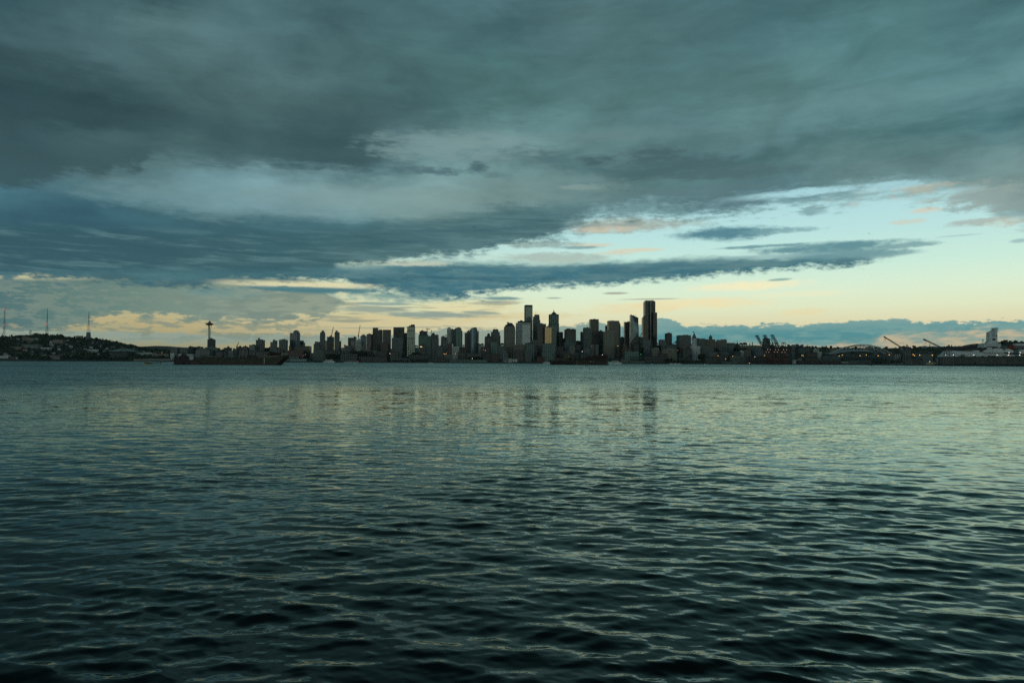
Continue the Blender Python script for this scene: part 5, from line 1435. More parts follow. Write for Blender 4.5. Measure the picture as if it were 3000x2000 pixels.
# second stadium: long dark roof trusses
def truss_roof():
    o = base_org(9, 1050, off=900); Y = o.y; P = lambda X, Z, d=0: rel(9, X, Z, Y, o) + Vector((0, d, 0))
    r = thing('ballpark', 'dark lattice roof trusses of a ballpark behind the wrapped ship', 'stadium', o)
    top = [(720, 1165), (800, 1135), (900, 1110), (1000, 1082), (1100, 1055), (1200, 1035), (1300, 1022), (1400, 1015)]
    bot = [(720, 1180), (800, 1165), (900, 1150), (1000, 1125), (1100, 1100), (1200, 1080), (1300, 1062), (1400, 1055)]
    for d in (0, 40):
        m = MB()
        for i in range(len(top) - 1):
            m.bar(P(*top[i], d), P(*top[i + 1], d), 1.1); m.bar(P(*bot[i], d), P(*bot[i + 1], d), 1.1)
            for k in range(3):
                t, u = k / 3, (k + .5) / 3; w = (k + 1) / 3
                A_ = P(*top[i], d).lerp(P(*top[i + 1], d), t); B_ = P(*bot[i], d).lerp(P(*bot[i + 1], d), u); C_ = P(*top[i], d).lerp(P(*top[i + 1], d), w)
                m.bar(A_, B_, .6); m.bar(B_, C_, .6)
        m.build('roof_truss', wallmat('plum_steel', (0.06, 0.04, 0.05), .6), r)
    m = MB(); pts = [(P(x, z).x, P(x, z).z) for x, z in bot]; m.prism([(pts[0][0], 0), (pts[-1][0], 0)] + pts[::-1], 2, 90); m.build('stands', WALL['dg'], r)


truss_roof()


# --- portal cranes of the dockyard
def portal_crane(label, p, tip, pivot, apex, house, legs, zleg, zbase, Yd, hooks):
    xm = (legs[0] + legs[1]) / 2
    px, _ = Zc(p, xm); Y = Yd; x = at(px, 1000, Y).x
    o = Vector((x, Y, ground_z(x, Y))); P = lambda X, Z, d=0: rel(p, X, Z, Y, o) + Vector((0, d, 0))
    r = thing('dock_crane', label, 'crane', o)
    b = MB(); b.truss(P(*pivot), P(*tip), (0, 1, 0), 2.0, 2.4, .32, 22); b.build('jib', STEEL, r)
    t = MB(); q = P(*pivot).lerp(P(*tip), .86); t.bar(q, P(*tip), 1.25); t.build('jib_head', STEEL, r)
    a = MB(); hw = P(house[1], house[3]).x - P(house[0], house[3]).x
    f0, f1 = P(apex[0] - 38, house[2]), P(apex[0] + 42, house[2])
    for d in (-2, 2): a.bar(f0 + Vector((0, d, 0)), P(*apex), .65); a.bar(f1 + Vector((0, d, 0)), P(*apex), .65)
    a.bar(P(*apex), P(*tip).lerp(P(*pivot), .35), .14); a.build('apex_frame', STEEL, r)
    h = MB(); h0, h1 = P(house[0], house[2]), P(house[1], house[3]); h.box(h0.x, h1.x, -4, 4, h1.z, h0.z); h.build('machinery_house', STEEL, r)
    if p == 8:
        h = MB(); q = P(1800, 1112); h.taper(q.x - 3.6, q.x + 4.2, -3, 3, q.z - 6, q.x - 3, q.x + 1.2, -2, 2, q.z + 4); h.build('operator_cab', GREYST, r)
    l = MB(); zt = P(xm, zleg).z; a0, a1 = P(legs[0] + 25, zleg).x, P(legs[1] - 25, zleg).x; b0, b1 = P(legs[0], zbase).x, P(legs[1], zbase).x
    for d in (-6, 6):
        for A_, B_ in ((a0, b0), (a1, b1)): l.bar((A_, d * .6, zt), (B_, d, 0), .7)
        for k in range(4):
            t0, t1 = k / 4, (k + 1) / 4
            L0 = Vector((b0 + (a0 - b0) * t0, d, zt * t0)); R1 = Vector((b1 + (a1 - b1) * t1, d * .8, zt * t1)); R0 = Vector((b1 + (a1 - b1) * t0, d, zt * t0)); L1 = Vector((b0 + (a0 - b0) * t1, d * .8, zt * t1))
            l.bar(L0, R1, .35); l.bar(R0, L1, .35); l.bar(L1, R1, .3)
    l.box(a0 - 2, a1 + 2, -5, 5, zt - .8, zt + .8); l.build('portal_legs', GREYST, r)
    for (X_, z0, z1) in hooks:
        k = MB(); k.bar(P(X_, z0), P(X_, z1), .16); q = P(X_, z1); k.box(q.x - .5, q.x + .5, -.5, .5, q.z - 1.6, q.z); q = P(X_, (z0 + z1) / 2); k.box(q.x - .45, q.x + .45, -.5, .5, q.z - .8, q.z + .8); k.build('hook', STEEL, r)


portal_crane('dark dockyard crane with a long jib up-left beside the arched stadium', 8, (1415, 865), (1795, 1100), (1920, 1040), (1865, 1988, 1108, 1142), (1855, 1990), 1142, 1330, 1750, [(1448, 890, 950), (1423, 905, 938)])
portal_crane('dark dockyard crane with lattice legs at the end of the grey dock wall', 9, (40, 922), (478, 1128), (598, 1040), (508, 696, 1122, 1165), (498, 662), 1168, 1310, 1540, [(94, 950, 1060), (50, 1000, 1070)])


# --- red icebreaker moored by the quay
def icebreaker():
    Y = onwater(*Zc(8, 1500, 1484)).y
    px, _ = Zc(8, 1550); x = at(px, 1000, Y).x; o = Vector((x, Y, 0)); P = lambda X, Z, d=0: rel(8, X, Z, Y, o) + Vector((0, d, 0))
    r = thing('icebreaker', 'red-hulled ship with white upper works moored at the quay', 'ship', o)
    X = lambda v: P(v, 1400).x; Z = lambda v: P(1550, v).z
    red = wallmat('red_hull_paint', (0.20, 0.020, 0.030), .5); whs = wallmat('ship_white_paint', (0.46, 0.47, 0.42), .5)
    h = MB(); w = 10
    h.raw([(X(1190), 0, Z(1428)), (X(1340), -w, Z(1415)), (X(1860), -w, Z(1408)), (X(1860), w, Z(1408)), (X(1340), w, Z(1415)),
           (X(1225), 0, 0), (X(1360), -w * .85, 0), (X(1850), -w * .85, 0), (X(1850), w * .85, 0), (X(1360), w * .85, 0)],
          [(0, 1, 2, 3, 4), (0, 5, 6, 1), (1, 6, 7, 2), (2, 7, 8, 3), (3, 8, 9, 4), (4, 9, 5, 0), (5, 9, 8, 7, 6)])
    h.build('hull', red, r)
    s = MB(); s.raw([(X(1283), -w - .15 + 3.2, Z(1412)), (X(1345), -w - .25, Z(1412)), (X(1388), -w - .25, .3), (X(1335), -w + .8, .3)], [(0, 3, 2, 1)]); s.build('hull_stripe', whs, r)
    s = MB(); s.box(X(1295), X(1345), -5, 5, Z(1414), Z(1392)); s.box(X(1345), X(1535), -7.5, 7.5, Z(1412), Z(1322)); s.build('bridge_house', whs, r)
    s = MB(); s.box(X(1535), X(1812), -7, 7, Z(1412), Z(1362)); s.box(X(1575), X(1640), -7.6, -7, Z(1400), Z(1372)); s.build('deck_house', whs, r)
    s = MB(); s.box(X(1350), X(1530), -7.8, -7.5, Z(1346), Z(1338)); s.build('bridge_windows', GLASS['dk'], r)
    for a in (1618, 1682):
        s = MB(); s.box(X(a), X(a + 46), -3, 3, Z(1362), Z(1316)); s.build('funnel', WALL['tn'], r)
    for a in (1400, 1455, 1505):
        s = MB(); s.bar((X(a), 0, Z(1322)), (X(a), 0, Z(1298)), .5); s.lathe([(.2, Z(1304)), (1.2, Z(1300)), (.2, Z(1296))], 8, X(a), 0); s.build('radar_mast', whs, r)
    for a in (1680, 1765):
        s = MB(); s.taper(X(a), X(a + 78), -w - 1.6, -w, Z(1462), X(a - 4), X(a + 84), -w - 1.8, -w, Z(1440)); s.build('lifeboat', whs, r)
    for i, (t, a0, a1) in enumerate((('U.S. COAST GUARD', 1395, 1582),)):
        cu = bpy.data.curves.new('hull_lettering', 'FONT'); cu.body = t; cu.size = 1.0
        to = bpy.data.objects.new('hull_lettering_source', cu); COL.objects.link(to)
        bpy.context.view_layer.update(); me = bpy.data.meshes.new_from_object(to); bpy.data.objects.remove(to)
        vs = [v.co.copy() for v in me.vertices]; wx = max(v.x for v in vs); sc_ = (X(a1) - X(a0)) / wx
        for v in me.vertices: v.co = Vector((v.co.x * sc_, 0, v.co.y * sc_ * 1.5))
        for p_ in list(me.materials): pass
        me.materials.clear()
        link('hull_lettering', me, whs, r, (X(a0), -w - .3, Z(1462)))


icebreaker()


# --- the grey floating dock wall at the right with the wrapped ship behind
def dockwall():
    px0, _ = Zc(9, 300); xs = [300 + 97 * i for i in range(0, 26)]
    pts = []
    for X_ in xs:
        px, _ = Zc(9, X_); q = onwater(px, lerp(SHORE, px)); pts.append(q)
    a, b = pts[0], pts[-1]; L = (b - a).length; ang = math.atan2(b.y - a.y, b.x - a.x)
    r = thing('floating_dock', 'long grey-green floating dock wall along the right shore', 'dock', (a.x, a.y, 0), ang)
    ca, sa = math.cos(-ang), math.sin(-ang)
    def H(X_, Z_):
        px, py = Zc(9, X_, Z_); Yd = a.y + (b.y - a.y) * (X_ - 300) / (xs[-1] - 300); return at(px, py, Yd).z
    zt = H(1200, 1308)
    conc = wallmat('dock_plating', (0.10, 0.115, 0.10), .8, nz=.3)
    n = 40
    u = lambda X_: L * (X_ - 300) / (xs[-1] - 300)
    m = MB(); m.box(u(425), L, 1, 14, 1.0, zt - .6); m.build('wall', conc, r)
    for i in range(n):
        x0 = u(425) + (L - u(425)) * i / n; x1 = u(425) + (L - u(425)) * (i + 1) / n - .35
        if u(670) < (x0 + x1) / 2 < u(855): z1 = H(900, 1362); z2 = H(900, 1445)
        else: z1 = None
        m = MB()
        if z1 is None: m.box(x0, x1, .55 + .12 * (i % 3), 1, 5.2, zt - 1)
        else: m.box(x0, x1, .6, 1, z1, zt - 1); m.box(x0, x1, .6, 1, 5.2, z2)
        m.build('panel', conc, r)
    m = MB(); m.box(0, L, -.6, 16, zt - .6, zt + .6); m.build('coping', WALL['dg'], r)
    m = MB(); m.box(0, L + 40, -1.5, 18, -1, 4.4)
    m.build('pontoon', WALL['bk'], r)
    m = MB()
    xa, xb = u(305), u(425)
    for k in range(4):
        z = 4.4 + (zt - 4.4) * k / 3; m.box(xa, xb, .4, 2, z - .7, z + .7)
    for x in (xa, (xa + xb) / 2, xb): m.box(x - .9, x + .9, .3, 2.4, 4.4, zt)
    m.build('end_frame', WALL['gr'], r)
    m = MB(); m.box(xa, xb, 8, 9, 4.4, zt); m.build('end_bulkhead', WALL['bk'], r)
    for x in (1225,):
        m = MB(); m.box(u(x), u(x + 42), .35, .6, 4.6, 9.4); m.build('door', WALL['bk'], r)
    for x in (1092, 1715, 1935, 2040):
        m = MB(); m.box(u(x), u(x + 16), .2, .6, 5, zt); m.build('downpipe', wallmat('rusty_pipe', (0.10, 0.075, 0.045), .9), r)
    for x, w_ in ((1680, 36), (1762, 36), (1870, 50), (1985, 18), (2030, 18)):
        m = MB(); m.box(u(x), u(x + w_), -.9, .2, 4.4, 6.4); m.build('fender_box', WALL['gr'], r)
    # clutter along the coping
    rng = random.Random(5)
    for k, (x, w_, h, lab) in enumerate([(1000, 90, 46, 'brown deck house standing on the dock wall'), (800, 34, 26, 'rounded winch on the dock wall, left of the brown deck house'), (910, 34, 26, 'rounded winch on the dock wall, next to the brown deck house'),
                                         (1090, 16, 34, 'dark bollard post right of the brown deck house'), (1275, 30, 18, 'low crate on the middle of the dock wall'), (1450, 40, 14, 'low flat crate heap on the dock wall'),
                                         (1600, 34, 26, 'square brown locker on the dock wall'), (1685, 70, 16, 'dark blue pump skid on the dock wall'), (1900, 44, 18, 'yellow work platform on the dock wall'), (1942, 16, 34, 'dark ventilator on the dock wall'), (2170, 40, 18, 'dark blue crate at the right end of the dock wall')]):
        mm = Y_ = (a.y + (b.y - a.y) * (x - 300) / (xs[-1] - 300)) / F / 7.4667
        p_ = Vector((u(x) * math.cos(ang) + a.x, u(x) * math.sin(ang) + a.y, zt + .6)); mb = MB(); W2, hh = w_ * mm / 2, h * mm
        if 'winch' in lab: mb.lathe([(W2, 0), (W2 * .95, hh * .5), (W2 * .5, hh * .95), (.1, hh)], 10)
        elif 'post' in lab or 'ventilator' in lab: mb.lathe([(W2 * .5, 0), (W2 * .5, hh * .7), (W2, hh * .8), (W2, hh)], 8)
        else: mb.taper(-W2, W2, -1.5, 2.5, 0, -W2 * .96, W2 * .96, -1.4, 2.4, hh * .85); mb.box(-W2 * 1.05, W2 * 1.05, -1.7, 2.7, hh * .85, hh)
        nm = 'deck_house' if 'house' in lab else 'winch' if 'winch' in lab else 'bollard' if 'post' in lab else 'ventilator' if 'ventilator' in lab else 'platform' if 'platform' in lab else 'crate'
        mt = WALL['tn'] if 'brown' in lab else wallmat('yellow_paint', (.3, .22, .05)) if 'yellow' in lab else WALL['dg']
        mb.build(nm, mt, loc=p_ + Vector((0, 4, 0)), label=lab, cat=nm.replace('_', ' '))
    return a, b, xs


DOCK = dockwall()


def wrapped_ship():
    px, _ = Zc(9, 1400); Y = 1680.0; x = at(px, 1000, Y).x; o = Vector((x, Y, 0)); P = lambda X, Z, d=0: rel(9, X, Z, Y, o) + Vector((0, d, 0))
    r = thing('wrapped_ship', 'big ship under repair wrapped in white sheeting behind the dock wall', 'ship', o)
    X = lambda v, z=1200: P(v, z).x; Z = lambda v: P(1400, v).z
    top = [(480, 1305), (560, 1235), (625, 1178), (660, 1172), (900, 1182), (1330, 1208), (1800, 1222), (2060, 1262), (2300, 1292)]
    m = MB(); v0 = []; n = len(top)
    for (a, z) in top: q = P(a, z); v0.append(q)
    vs = [(q.x, 3, max(q.z, 3)) for q in v0] + [(q.x, -4, max(q.z * .62, 2)) for q in v0] + [(q.x, -7, 1) for q in v0] + [(q.x, 26, max(q.z, 3)) for q in v0] + [(q.x, 30, 1) for q in v0]
    fs = []
    for i in range(n - 1):
        fs += [(n + i, n + i + 1, i + 1, i), (2 * n + i, 2 * n + i + 1, n + i + 1, n + i), (i, i + 1, 3 * n + i + 1, 3 * n + i), (3 * n + i, 3 * n + i + 1, 4 * n + i + 1, 4 * n + i)]
    m.raw(vs, fs); m.build('hull_cover', TARP, r)
    m = MB()
    for i in range(34):                        # seams between the sheets
        t = i / 33 * 1720 + 600; z = float(np.interp(t, [a for a, _ in top], [b for _, b in top])); q = P(t, z)
        m.bar((q.x, 3, q.z), (q.x, -4.2, q.z * .62), .14); m.bar((q.x, -4.2, q.z * .62), (q.x, -7.2, 1), .14)
    q_ = m.build('cover_seams', WALL['gr'], r); q_['kind'] = 'stuff'
    def wrap(nm, pts, d0, d1, mt=TARP):
        mm = MB(); mm.prism([(P(a, z).x, P(a, z).z) for a, z in pts], d0, d1); mm.build(nm, mt, r)
    wrap('superstructure_cover', [(1345, 1108), (1352, 1075), (1385, 1030), (1440, 1016), (1490, 1012), (1740, 1020), (1733, 1090), (1700, 1112), (1640, 1085), (1450, 1082), (1400, 1100)], 0, 22)
    wrap('mast_cover', [(1478, 1020), (1482, 985), (1512, 965), (1516, 900), (1517, 790), (1522, 765), (1560, 752), (1600, 738), (1637, 706), (1640, 672), (1700, 664), (1700, 735), (1690, 750), (1692, 850), (1690, 930), (1702, 985), (1700, 1020)], 5, 17)
    wrap('mast_head_cover', [(1618, 692), (1640, 670), (1700, 664), (1700, 690), (1650, 690)], 3.5, 18.5)
    wrap('patch', [(1578, 780), (1590, 745), (1632, 722), (1632, 785)], 4.6, 5.1, wallmat('blue_tarpaulin', (.40, .50, .58), .7))
    wrap('patch', [(1575, 795), (1632, 795), (1630, 865), (1572, 865)], 4.6, 5.1, wallmat('blue_tarpaulin', (.40, .50, .58), .7))
    wrap('opening', [(1575, 905), (1645, 905), (1640, 945), (1585, 945)], 4.4, 5.1, WALL['bk'])
    wrap('opening', [(1645, 845), (1690, 840), (1690, 850), (1650, 853)], 4.4, 5.1, WALL['bk'])
    wrap('dark_deck', [(1340, 1165), (1345, 1100), (1450, 1085), (1640, 1085), (1780, 1100), (1850, 1130), (1850, 1190), (1340, 1190)], 6, 20, WALL['bk'])
    wrap('gap_cover', [(1448, 1100), (1550, 1100), (1550, 1168), (1448, 1168)], 1, 8)
    wrap('boxy_cover', [(1555, 1218), (1555, 1130), (1580, 1120), (1700, 1120), (1775, 1145), (1780, 1218)], -2, 12)
    wrap('domed_cover', [(1340, 1215), (1345, 1185), (1380, 1155), (1450, 1148), (1545, 1150), (1545, 1215)], -2, 12)
    wrap('deck_tent', [(1005, 1192), (1010, 1160), (1115, 1162), (1125, 1192)], 2, 12, WALL['be'])
    wrap('deck_tent', [(1140, 1202), (1175, 1165), (1270, 1165), (1290, 1200)], 2, 12)
    wrap('deck_tent', [(1784, 1215), (1784, 1165), (1850, 1165), (1850, 1215)], 0, 10)
    wrap('deck_tent', [(1850, 1215), (1852, 1135), (1905, 1132), (2010, 1172), (2005, 1215)], 0, 10)
    wrap('deck_tent', [(2185, 1240), (2190, 1150), (2300, 1150), (2300, 1240)], 0, 10)
    wrap('side_flap', [(1648, 1060), (1650, 998), (1672, 995), (1675, 1035), (1735, 1022), (1733, 1070), (1700, 1090)], -1, 1)
    wrap('crane_base', [(1305, 1190), (1322, 1125), (1350, 1120), (1365, 1190)], 2, 5, REDST)
    m = MB(); m.bar(P(1390, 1020, 8), P(1390, 940, 8), .5); q = P(1390, 950, 8); m.box(q.x - 1.2, q.x + 1.2, 7, 9, q.z, q.z + 2.4); q = P(1400, 985, 8); m.box(q.x - 1, q.x + 2, 7.5, 8.5, q.z, q.z + .6); m.build('signal_mast', STEEL, r)
    m = MB(); m.bar(P(1810, 1215, -1), P(2240, 1262, -1), 1.5); m.build('gangway', WALL['bk'], r)


wrapped_ship()


def grey_vessel():
    Y = 1850.0; px, _ = Zc(9, 2100); x = at(px, 1000, Y).x; o = Vector((x, Y, 0)); P = lambda X, Z, d=0: rel(9, X, Z, Y, o) + Vector((0, d, 0))
    r = thing('grey_vessel', 'grey vessel with a pale upper deck behind the wrapped ship at the right edge', 'ship', o)
    X = lambda v: P(v, 1200).x; Z = lambda v: P(2100, v).z
    m = MB(); m.prism([(X(1720), 1), (X(1700), Z(1100)), (X(1730), Z(1065)), (X(2480), Z(1065)), (X(2480), 1)], 0, 18); m.build('hull', WALL['gr'], r)
    m = MB(); m.box(X(2095), X(2480), 2, 16, Z(1062), Z(1015)); m.build('upper_deck', WALL['wt'], r)
    for a in (2025, 2190):
        m = MB(); m.box(X(a), X(a + 120), -.4, 0, Z(1155), Z(1128)); m.build('window_strip', WALL['bk'], r)
    m = MB(); m.bar(P(1888, 1065, 6), P(1890, 950, 6), 1.0); m.bar(P(1890, 950, 6), P(1955, 1020, 6), .9); q = P(1890, 952, 6); m.box(q.x - 1.8, q.x + 3.4, 4, 8, q.z - 1, q.z + 2); m.build('derrick', STEEL, r)
    m = MB(); m.prism([(P(1885, 1155).x, P(1885, 1155).z), (P(1890, 1060).x, P(1890, 1060).z), (P(1990, 1050).x, P(1990, 1050).z), (P(2020, 1080).x, P(2020, 1080).z), (P(2015, 1155).x, P(2015, 1155).z)], -3, -.5); m.build('red_machinery', wallmat('red_paint', (.22, .03, .03), .6), r)


grey_vessel()

# small yellow site cabin
o = base_org(9, 215, off=12); q0, q1 = rel(9, 130, 1466, o.y, o), rel(9, 300, 1426, o.y, o)
r = thing('site_cabin', 'pale yellow site cabin on the quay left of the dock wall', 'cabin', o)
m = MB(); m.box(q0.x, q1.x, 0, 6, 0, q1.z); m.build('wall', wallmat('pale_yellow_paint', (.42, .40, .22)), r)
m = MB(); m.box(q0.x - .3, q1.x + .3, -.3, 6.3, q1.z, q1.z + .5); m.build('roof', WALL['gr'], r)
m = MB(); m.box(q1.x - 3.2, q1.x - 1.8, -.1, 0, .1, q1.z * .7); m.build('door', WALL['bk'], r)

# ------------------------------------------------------------------ barges
def hull_mat(key, c1, c2, c3):
    m, g, b = new_mat(key)
    tc = g.n.new('ShaderNodeTexCoord'); P = tc.outputs['Object']; x, y, z = g.sep(P)
    n = g.noise(g.vec(g.mul(x, 0.35), y, g.mul(z, 1.0)), 0.45, 6, 0.65); st = g.noise(g.vec(g.mul(x, 2.5), y, g.mul(z, 0.3)), 1.0, 4, 0.6)
    c = g.mix(g.ss(n, 0.4, 0.65), c1, c2)
    c = g.mix(g.mul(g.ss(st, 0.52, 0.7), 0.6), c, c3)
    c = g.mix(g.ss(z, 1.5, 0.8), c, (0.055, 0.018, 0.014))
    g.l.new(c, b.inputs['Base Color']); b.inputs['Roughness'].default_value = 0.7
    return m


OLIVE = hull_mat('olive_hull_paint', (0.018, 0.022, 0.014), (0.044, 0.046, 0.026), (0.030, 0.020, 0.012))
BLACKH = wallmat('black_hull', (0.008, 0.008, 0.007), 0.55, nz=.3)
RUST = hull_mat('rusty_steel', (0.05, 0.030, 0.020), (0.085, 0.048, 0.028), (0.02, 0.014, 0.01))
DARKH = hull_mat('dark_hull_paint', (0.018, 0.017, 0.012), (0.030, 0.027, 0.018), (0.035, 0.020, 0.012))


def barge_one():
    """zoom grid: origin 500,990 at 11.76 per pixel for X<2352, then 700"""
    wl = onwater(665, 1068.4); Y = wl.y
    def Q(px, py): q = at(px, py, Y); return q
    o = Vector((at(665, 1068, Y).x, Y, 0))
    r = thing('barge', 'long olive-green barge with a black bow end lying off the left shore', 'barge', o)
    P = lambda px, py, d=0: Vector((Q(px, py).x - o.x, d, Q(px, py).z))
    w = 9.0
    deck = [(565, 1046), (700, 1046), (760, 1047), (790, 1045.5), (815, 1044), (838, 1041.5), (841, 1040.5)]
    bow = [(841, 1040.5), (840, 1044), (836, 1050), (829, 1057), (820, 1066)]
    # hull, the raked end on the right
    outline = [(522, 1046), (565, 1046)] + deck[1:] + bow[1:] + [(815, 1069.6), (522, 1069.6)]
    def solid(nm, pts, d0, d1, mt, zmin=-.6):
        m = MB(); m.prism([(P(a, b).x, max(P(a, b).z, zmin)) for a, b in pts], d0, d1); return m.build(nm, mt, r)
    solid('hull', [(571, 1069.6), (578, 1046)] + deck[1:] + bow[1:] + [(815, 1069.6)], -w, w, OLIVE)
    # black stern box with its cut-away skeg, and the long dark curved strake
    solid('stern', [(521.5, 1046), (572, 1046), (571, 1069.6), (561, 1069.6), (549, 1064), (546.5, 1069.6), (521.5, 1069.6)], -w - .2, w + .2, BLACKH)
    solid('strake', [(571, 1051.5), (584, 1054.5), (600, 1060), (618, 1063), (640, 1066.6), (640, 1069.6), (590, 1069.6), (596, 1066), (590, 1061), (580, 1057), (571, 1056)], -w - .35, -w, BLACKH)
    solid('belly_patch', [(571, 1057), (583, 1059), (592, 1063), (594, 1069.6), (571, 1069.6)], -w - .25, -w, RUST)
    solid('deckhouse', [(568.6, 1046), (579.2, 1046), (579.2, 1053.6), (568.6, 1053.6)], -w - 1.2, -w + 3, wallmat('deckhouse_white', (.50, .52, .56)))
    solid('stern_rail', [(520.4, 1046), (521.6, 1046), (521.6, 1052), (520.4, 1052)], -w, w, WALL['gr'])
    solid('draught_mark', [(782.2, 1047.6), (783.9, 1047.6), (783.9, 1065), (782.2, 1065)], -w - .12, -w, WALL['wt'])
    for a, b in ((718, 721), (720.6, 723.4)): solid('number_patch', [(a, 1055), (b, 1055), (b, 1056), (a, 1056)], -w - .1, -w, WALL['be'])
    solid('rubbing_strip', [(579, 1046), (790, 1046), (790, 1046.9), (579, 1046.9)], -w - .5, w + .5, WALL['bk'])
    # forecastle plating, seen raised at the bow
    solid('bulwark', [(760, 1046.5), (770, 1044.6), (790, 1042.6), (815, 1041.3), (838, 1040.2), (841, 1040.4), (815, 1044.3), (790, 1045.9)], -w - .15, w + .15, wallmat('bulwark_paint', (.16, .15, .11)))
    solid('bow_shield', [(829, 1043.8), (831.5, 1037), (835, 1033.5), (836, 1036), (834.5, 1041), (831, 1043.4)], -w + 1, w - 1, wallmat('bow_shield_paint', (.22, .22, .17)))
    m = MB()
    for i, px in enumerate(range(791, 834, 4)):
        a, b = P(px, 1042, -w + 2), P(px + (2 if i % 2 else -1), 1034.5 if px > 800 else 1037, -w + 2); m.bar(a, b, .42); m.bar(b, P(px + 4, 1035, -w + 4), .35)
        if i % 2: m.bar(P(px, 1041, w - 3), P(px + 4, 1034, w - 3), .4)
    m.bar(P(790, 1041, -w + 2), P(803, 1034, -w + 2), .5); m.build('bow_framing', RUST, r)
    m = MB(); m.box(P(804, 1040).x, P(830, 1040).x, -4, 4, P(810, 1042).z, P(810, 1035.4).z); m.build('winch_house', DARKH, r)
    for px, zt, zb in ((795, 1029, 1036), (822, 1021, 1034), (833.5, 1029, 1035), (830, 1030.5, 1035)):
        m = MB(); m.bar(P(px, zb), P(px, zt), .28); q = P(px, zt); m.box(q.x - .55, q.x + .55, -.4, .4, q.z - .9, q.z + .4); m.build('post', BLACKH, r)
    # heaps and gear on deck
    gear = [('machinery_heap', [(526, 1046), (531, 1041), (534, 1042), (537, 1036), (538.4, 1031), (539.6, 1036), (542, 1041), (546, 1042), (549, 1046)], BLACKH),
            ('winch', [(628, 1046), (630, 1041), (634, 1042), (638, 1046)], WALL['tn']), ('scrap_heap', [(652, 1046), (655, 1040.5), (656, 1032), (660, 1032), (660.6, 1040), (663, 1041), (665, 1046)], BLACKH),
            ('red_tank', [(715.5, 1046), (715.5, 1041), (722.5, 1041), (722.5, 1046)], WALL['rb']),
            ('scrap_heap', [(728, 1046), (731, 1041.5), (735, 1039.5), (740, 1041.5), (752, 1041), (757, 1043), (758, 1046)], BLACKH)]
    for nm, pts, mt in gear: solid(nm, pts, -3, 4, mt)
    for a, b, t in ((623, 629, 1042.2), (662.5, 669, 1042.5), (672, 676, 1043), (683, 691, 1041.6), (703.5, 709.5, 1039), (724, 728.5, 1041.8)):
        solid('white_locker', [(a, 1046), (a, t), (b, t), (b, 1046)], -5, -1, WALL['gr'])


barge_one()


def barge_two():
    wl = onwater(1690, 1068.8); Y = wl.y
    o = Vector((at(1690, 1068, Y).x, Y, 0))
    r = thing('barge', 'dark rust-brown barge with raised right-hand bulwarks lying off the city centre', 'barge', o)
    P = lambda px, py, d=0: Vector((at(px, py, Y).x - o.x, d, at(px, py, Y).z))
    w = 12.0
    Zz = lambda X, Yz: (1590 + X / 9.8, 1020 + Yz / 9.8)
    def solid(nm, pts, d0, d1, mt):
        m = MB(); m.prism([(P(*Zz(a, b)).x, max(P(*Zz(a, b)).z, -.6)) for a, b in pts], d0, d1); return m.build(nm, mt, r)
    solid('hull', [(225, 490), (230, 420), (190, 380), (240, 335), (880, 350), (1850, 352), (1858, 460), (1845, 490)], -w, w, DARKH)
    solid('bow_overhang', [(160, 352), (240, 335), (330, 372), (310, 400), (215, 410)], -w + 3, w - 3, BLACKH)
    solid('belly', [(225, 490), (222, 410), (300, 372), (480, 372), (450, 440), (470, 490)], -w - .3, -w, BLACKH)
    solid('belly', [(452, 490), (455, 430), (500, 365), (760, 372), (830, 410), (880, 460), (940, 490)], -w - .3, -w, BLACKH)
    solid('bulwark', [(880, 352), (880, 300), (1060, 296), (1180, 280), (1320, 232), (1430, 205), (1600, 198), (1835, 196), (1840, 352)], -w - .2, -w + 1, BLACKH)
    solid('far_bulwark', [(1180, 285), (1320, 234), (1430, 207), (1835, 198), (1840, 300)], w - 1, w, BLACKH)
    m = MB()
    for i in range(20):
        X_ = 1250 + i * 30; zt = float(np.interp(X_, [1180, 1320, 1430, 1835], [280, 232, 206, 196])); a, b = P(*Zz(X_, 350), -w - .5), P(*Zz(X_, zt + 4), -w - .5); m.bar(a, b, .35)
    m.build('bulwark_ribs', RUST, r)
    solid('stern_wall', [(1800, 480), (1800, 196), (1840, 196), (1858, 440), (1850, 480)], -w - .4, w + .4, DARKH)
    solid('cargo_heap', [(370, 350), (385, 300), (420, 284), (560, 292), (700, 286), (720, 340)], -6, 6, RUST)
    solid('deck_edge', [(370, 352), (370, 330), (740, 322), (740, 352)], -w - .15, -w + 1, RUST)
    solid('excavator_body', [(705, 350), (712, 285), (740, 275), (820, 272), (832, 300), (828, 350)], -4, 4, BLACKH)
    solid('excavator_arm', [(735, 275), (728, 200), (742, 196), (760, 248), (815, 262), (812, 275)], -1, 1, wallmat('yellow_machine_paint', (.20, .15, .03)))
    solid('deck_house', [(880, 350), (885, 288), (905, 260), (990, 285), (990, 350)], -5, 5, BLACKH)
    solid('post', [(1795, 200), (1795, 150), (1812, 150), (1812, 200)], -1, 1, BLACKH)
    for a in (960, 1814): solid('draught_mark', [(a, 352), (a + 12, 352), (a + 12, 465), (a, 465)], -w - .45, -w, wallmat('ochre_paint', (.32, .26, .10)))
    for a, b, mt in ((1325, 1350, 'be'), (1356, 1385, 'be'), (1424, 1456, 'tn')): solid('number_patch', [(a, 365), (b, 365), (b, 395), (a, 395)], -w - .1, -w, WALL[mt])
    solid('waterline_patch', [(365, 478), (365, 458), (470, 455), (472, 478)], -w - .5, -w - .3, RUST)
    m = MB(); m.bar(P(*Zz(300, 340), -w), P(*Zz(500, 372), -w - .5), .25); m.build('mooring_line', RUST, r)


barge_two()


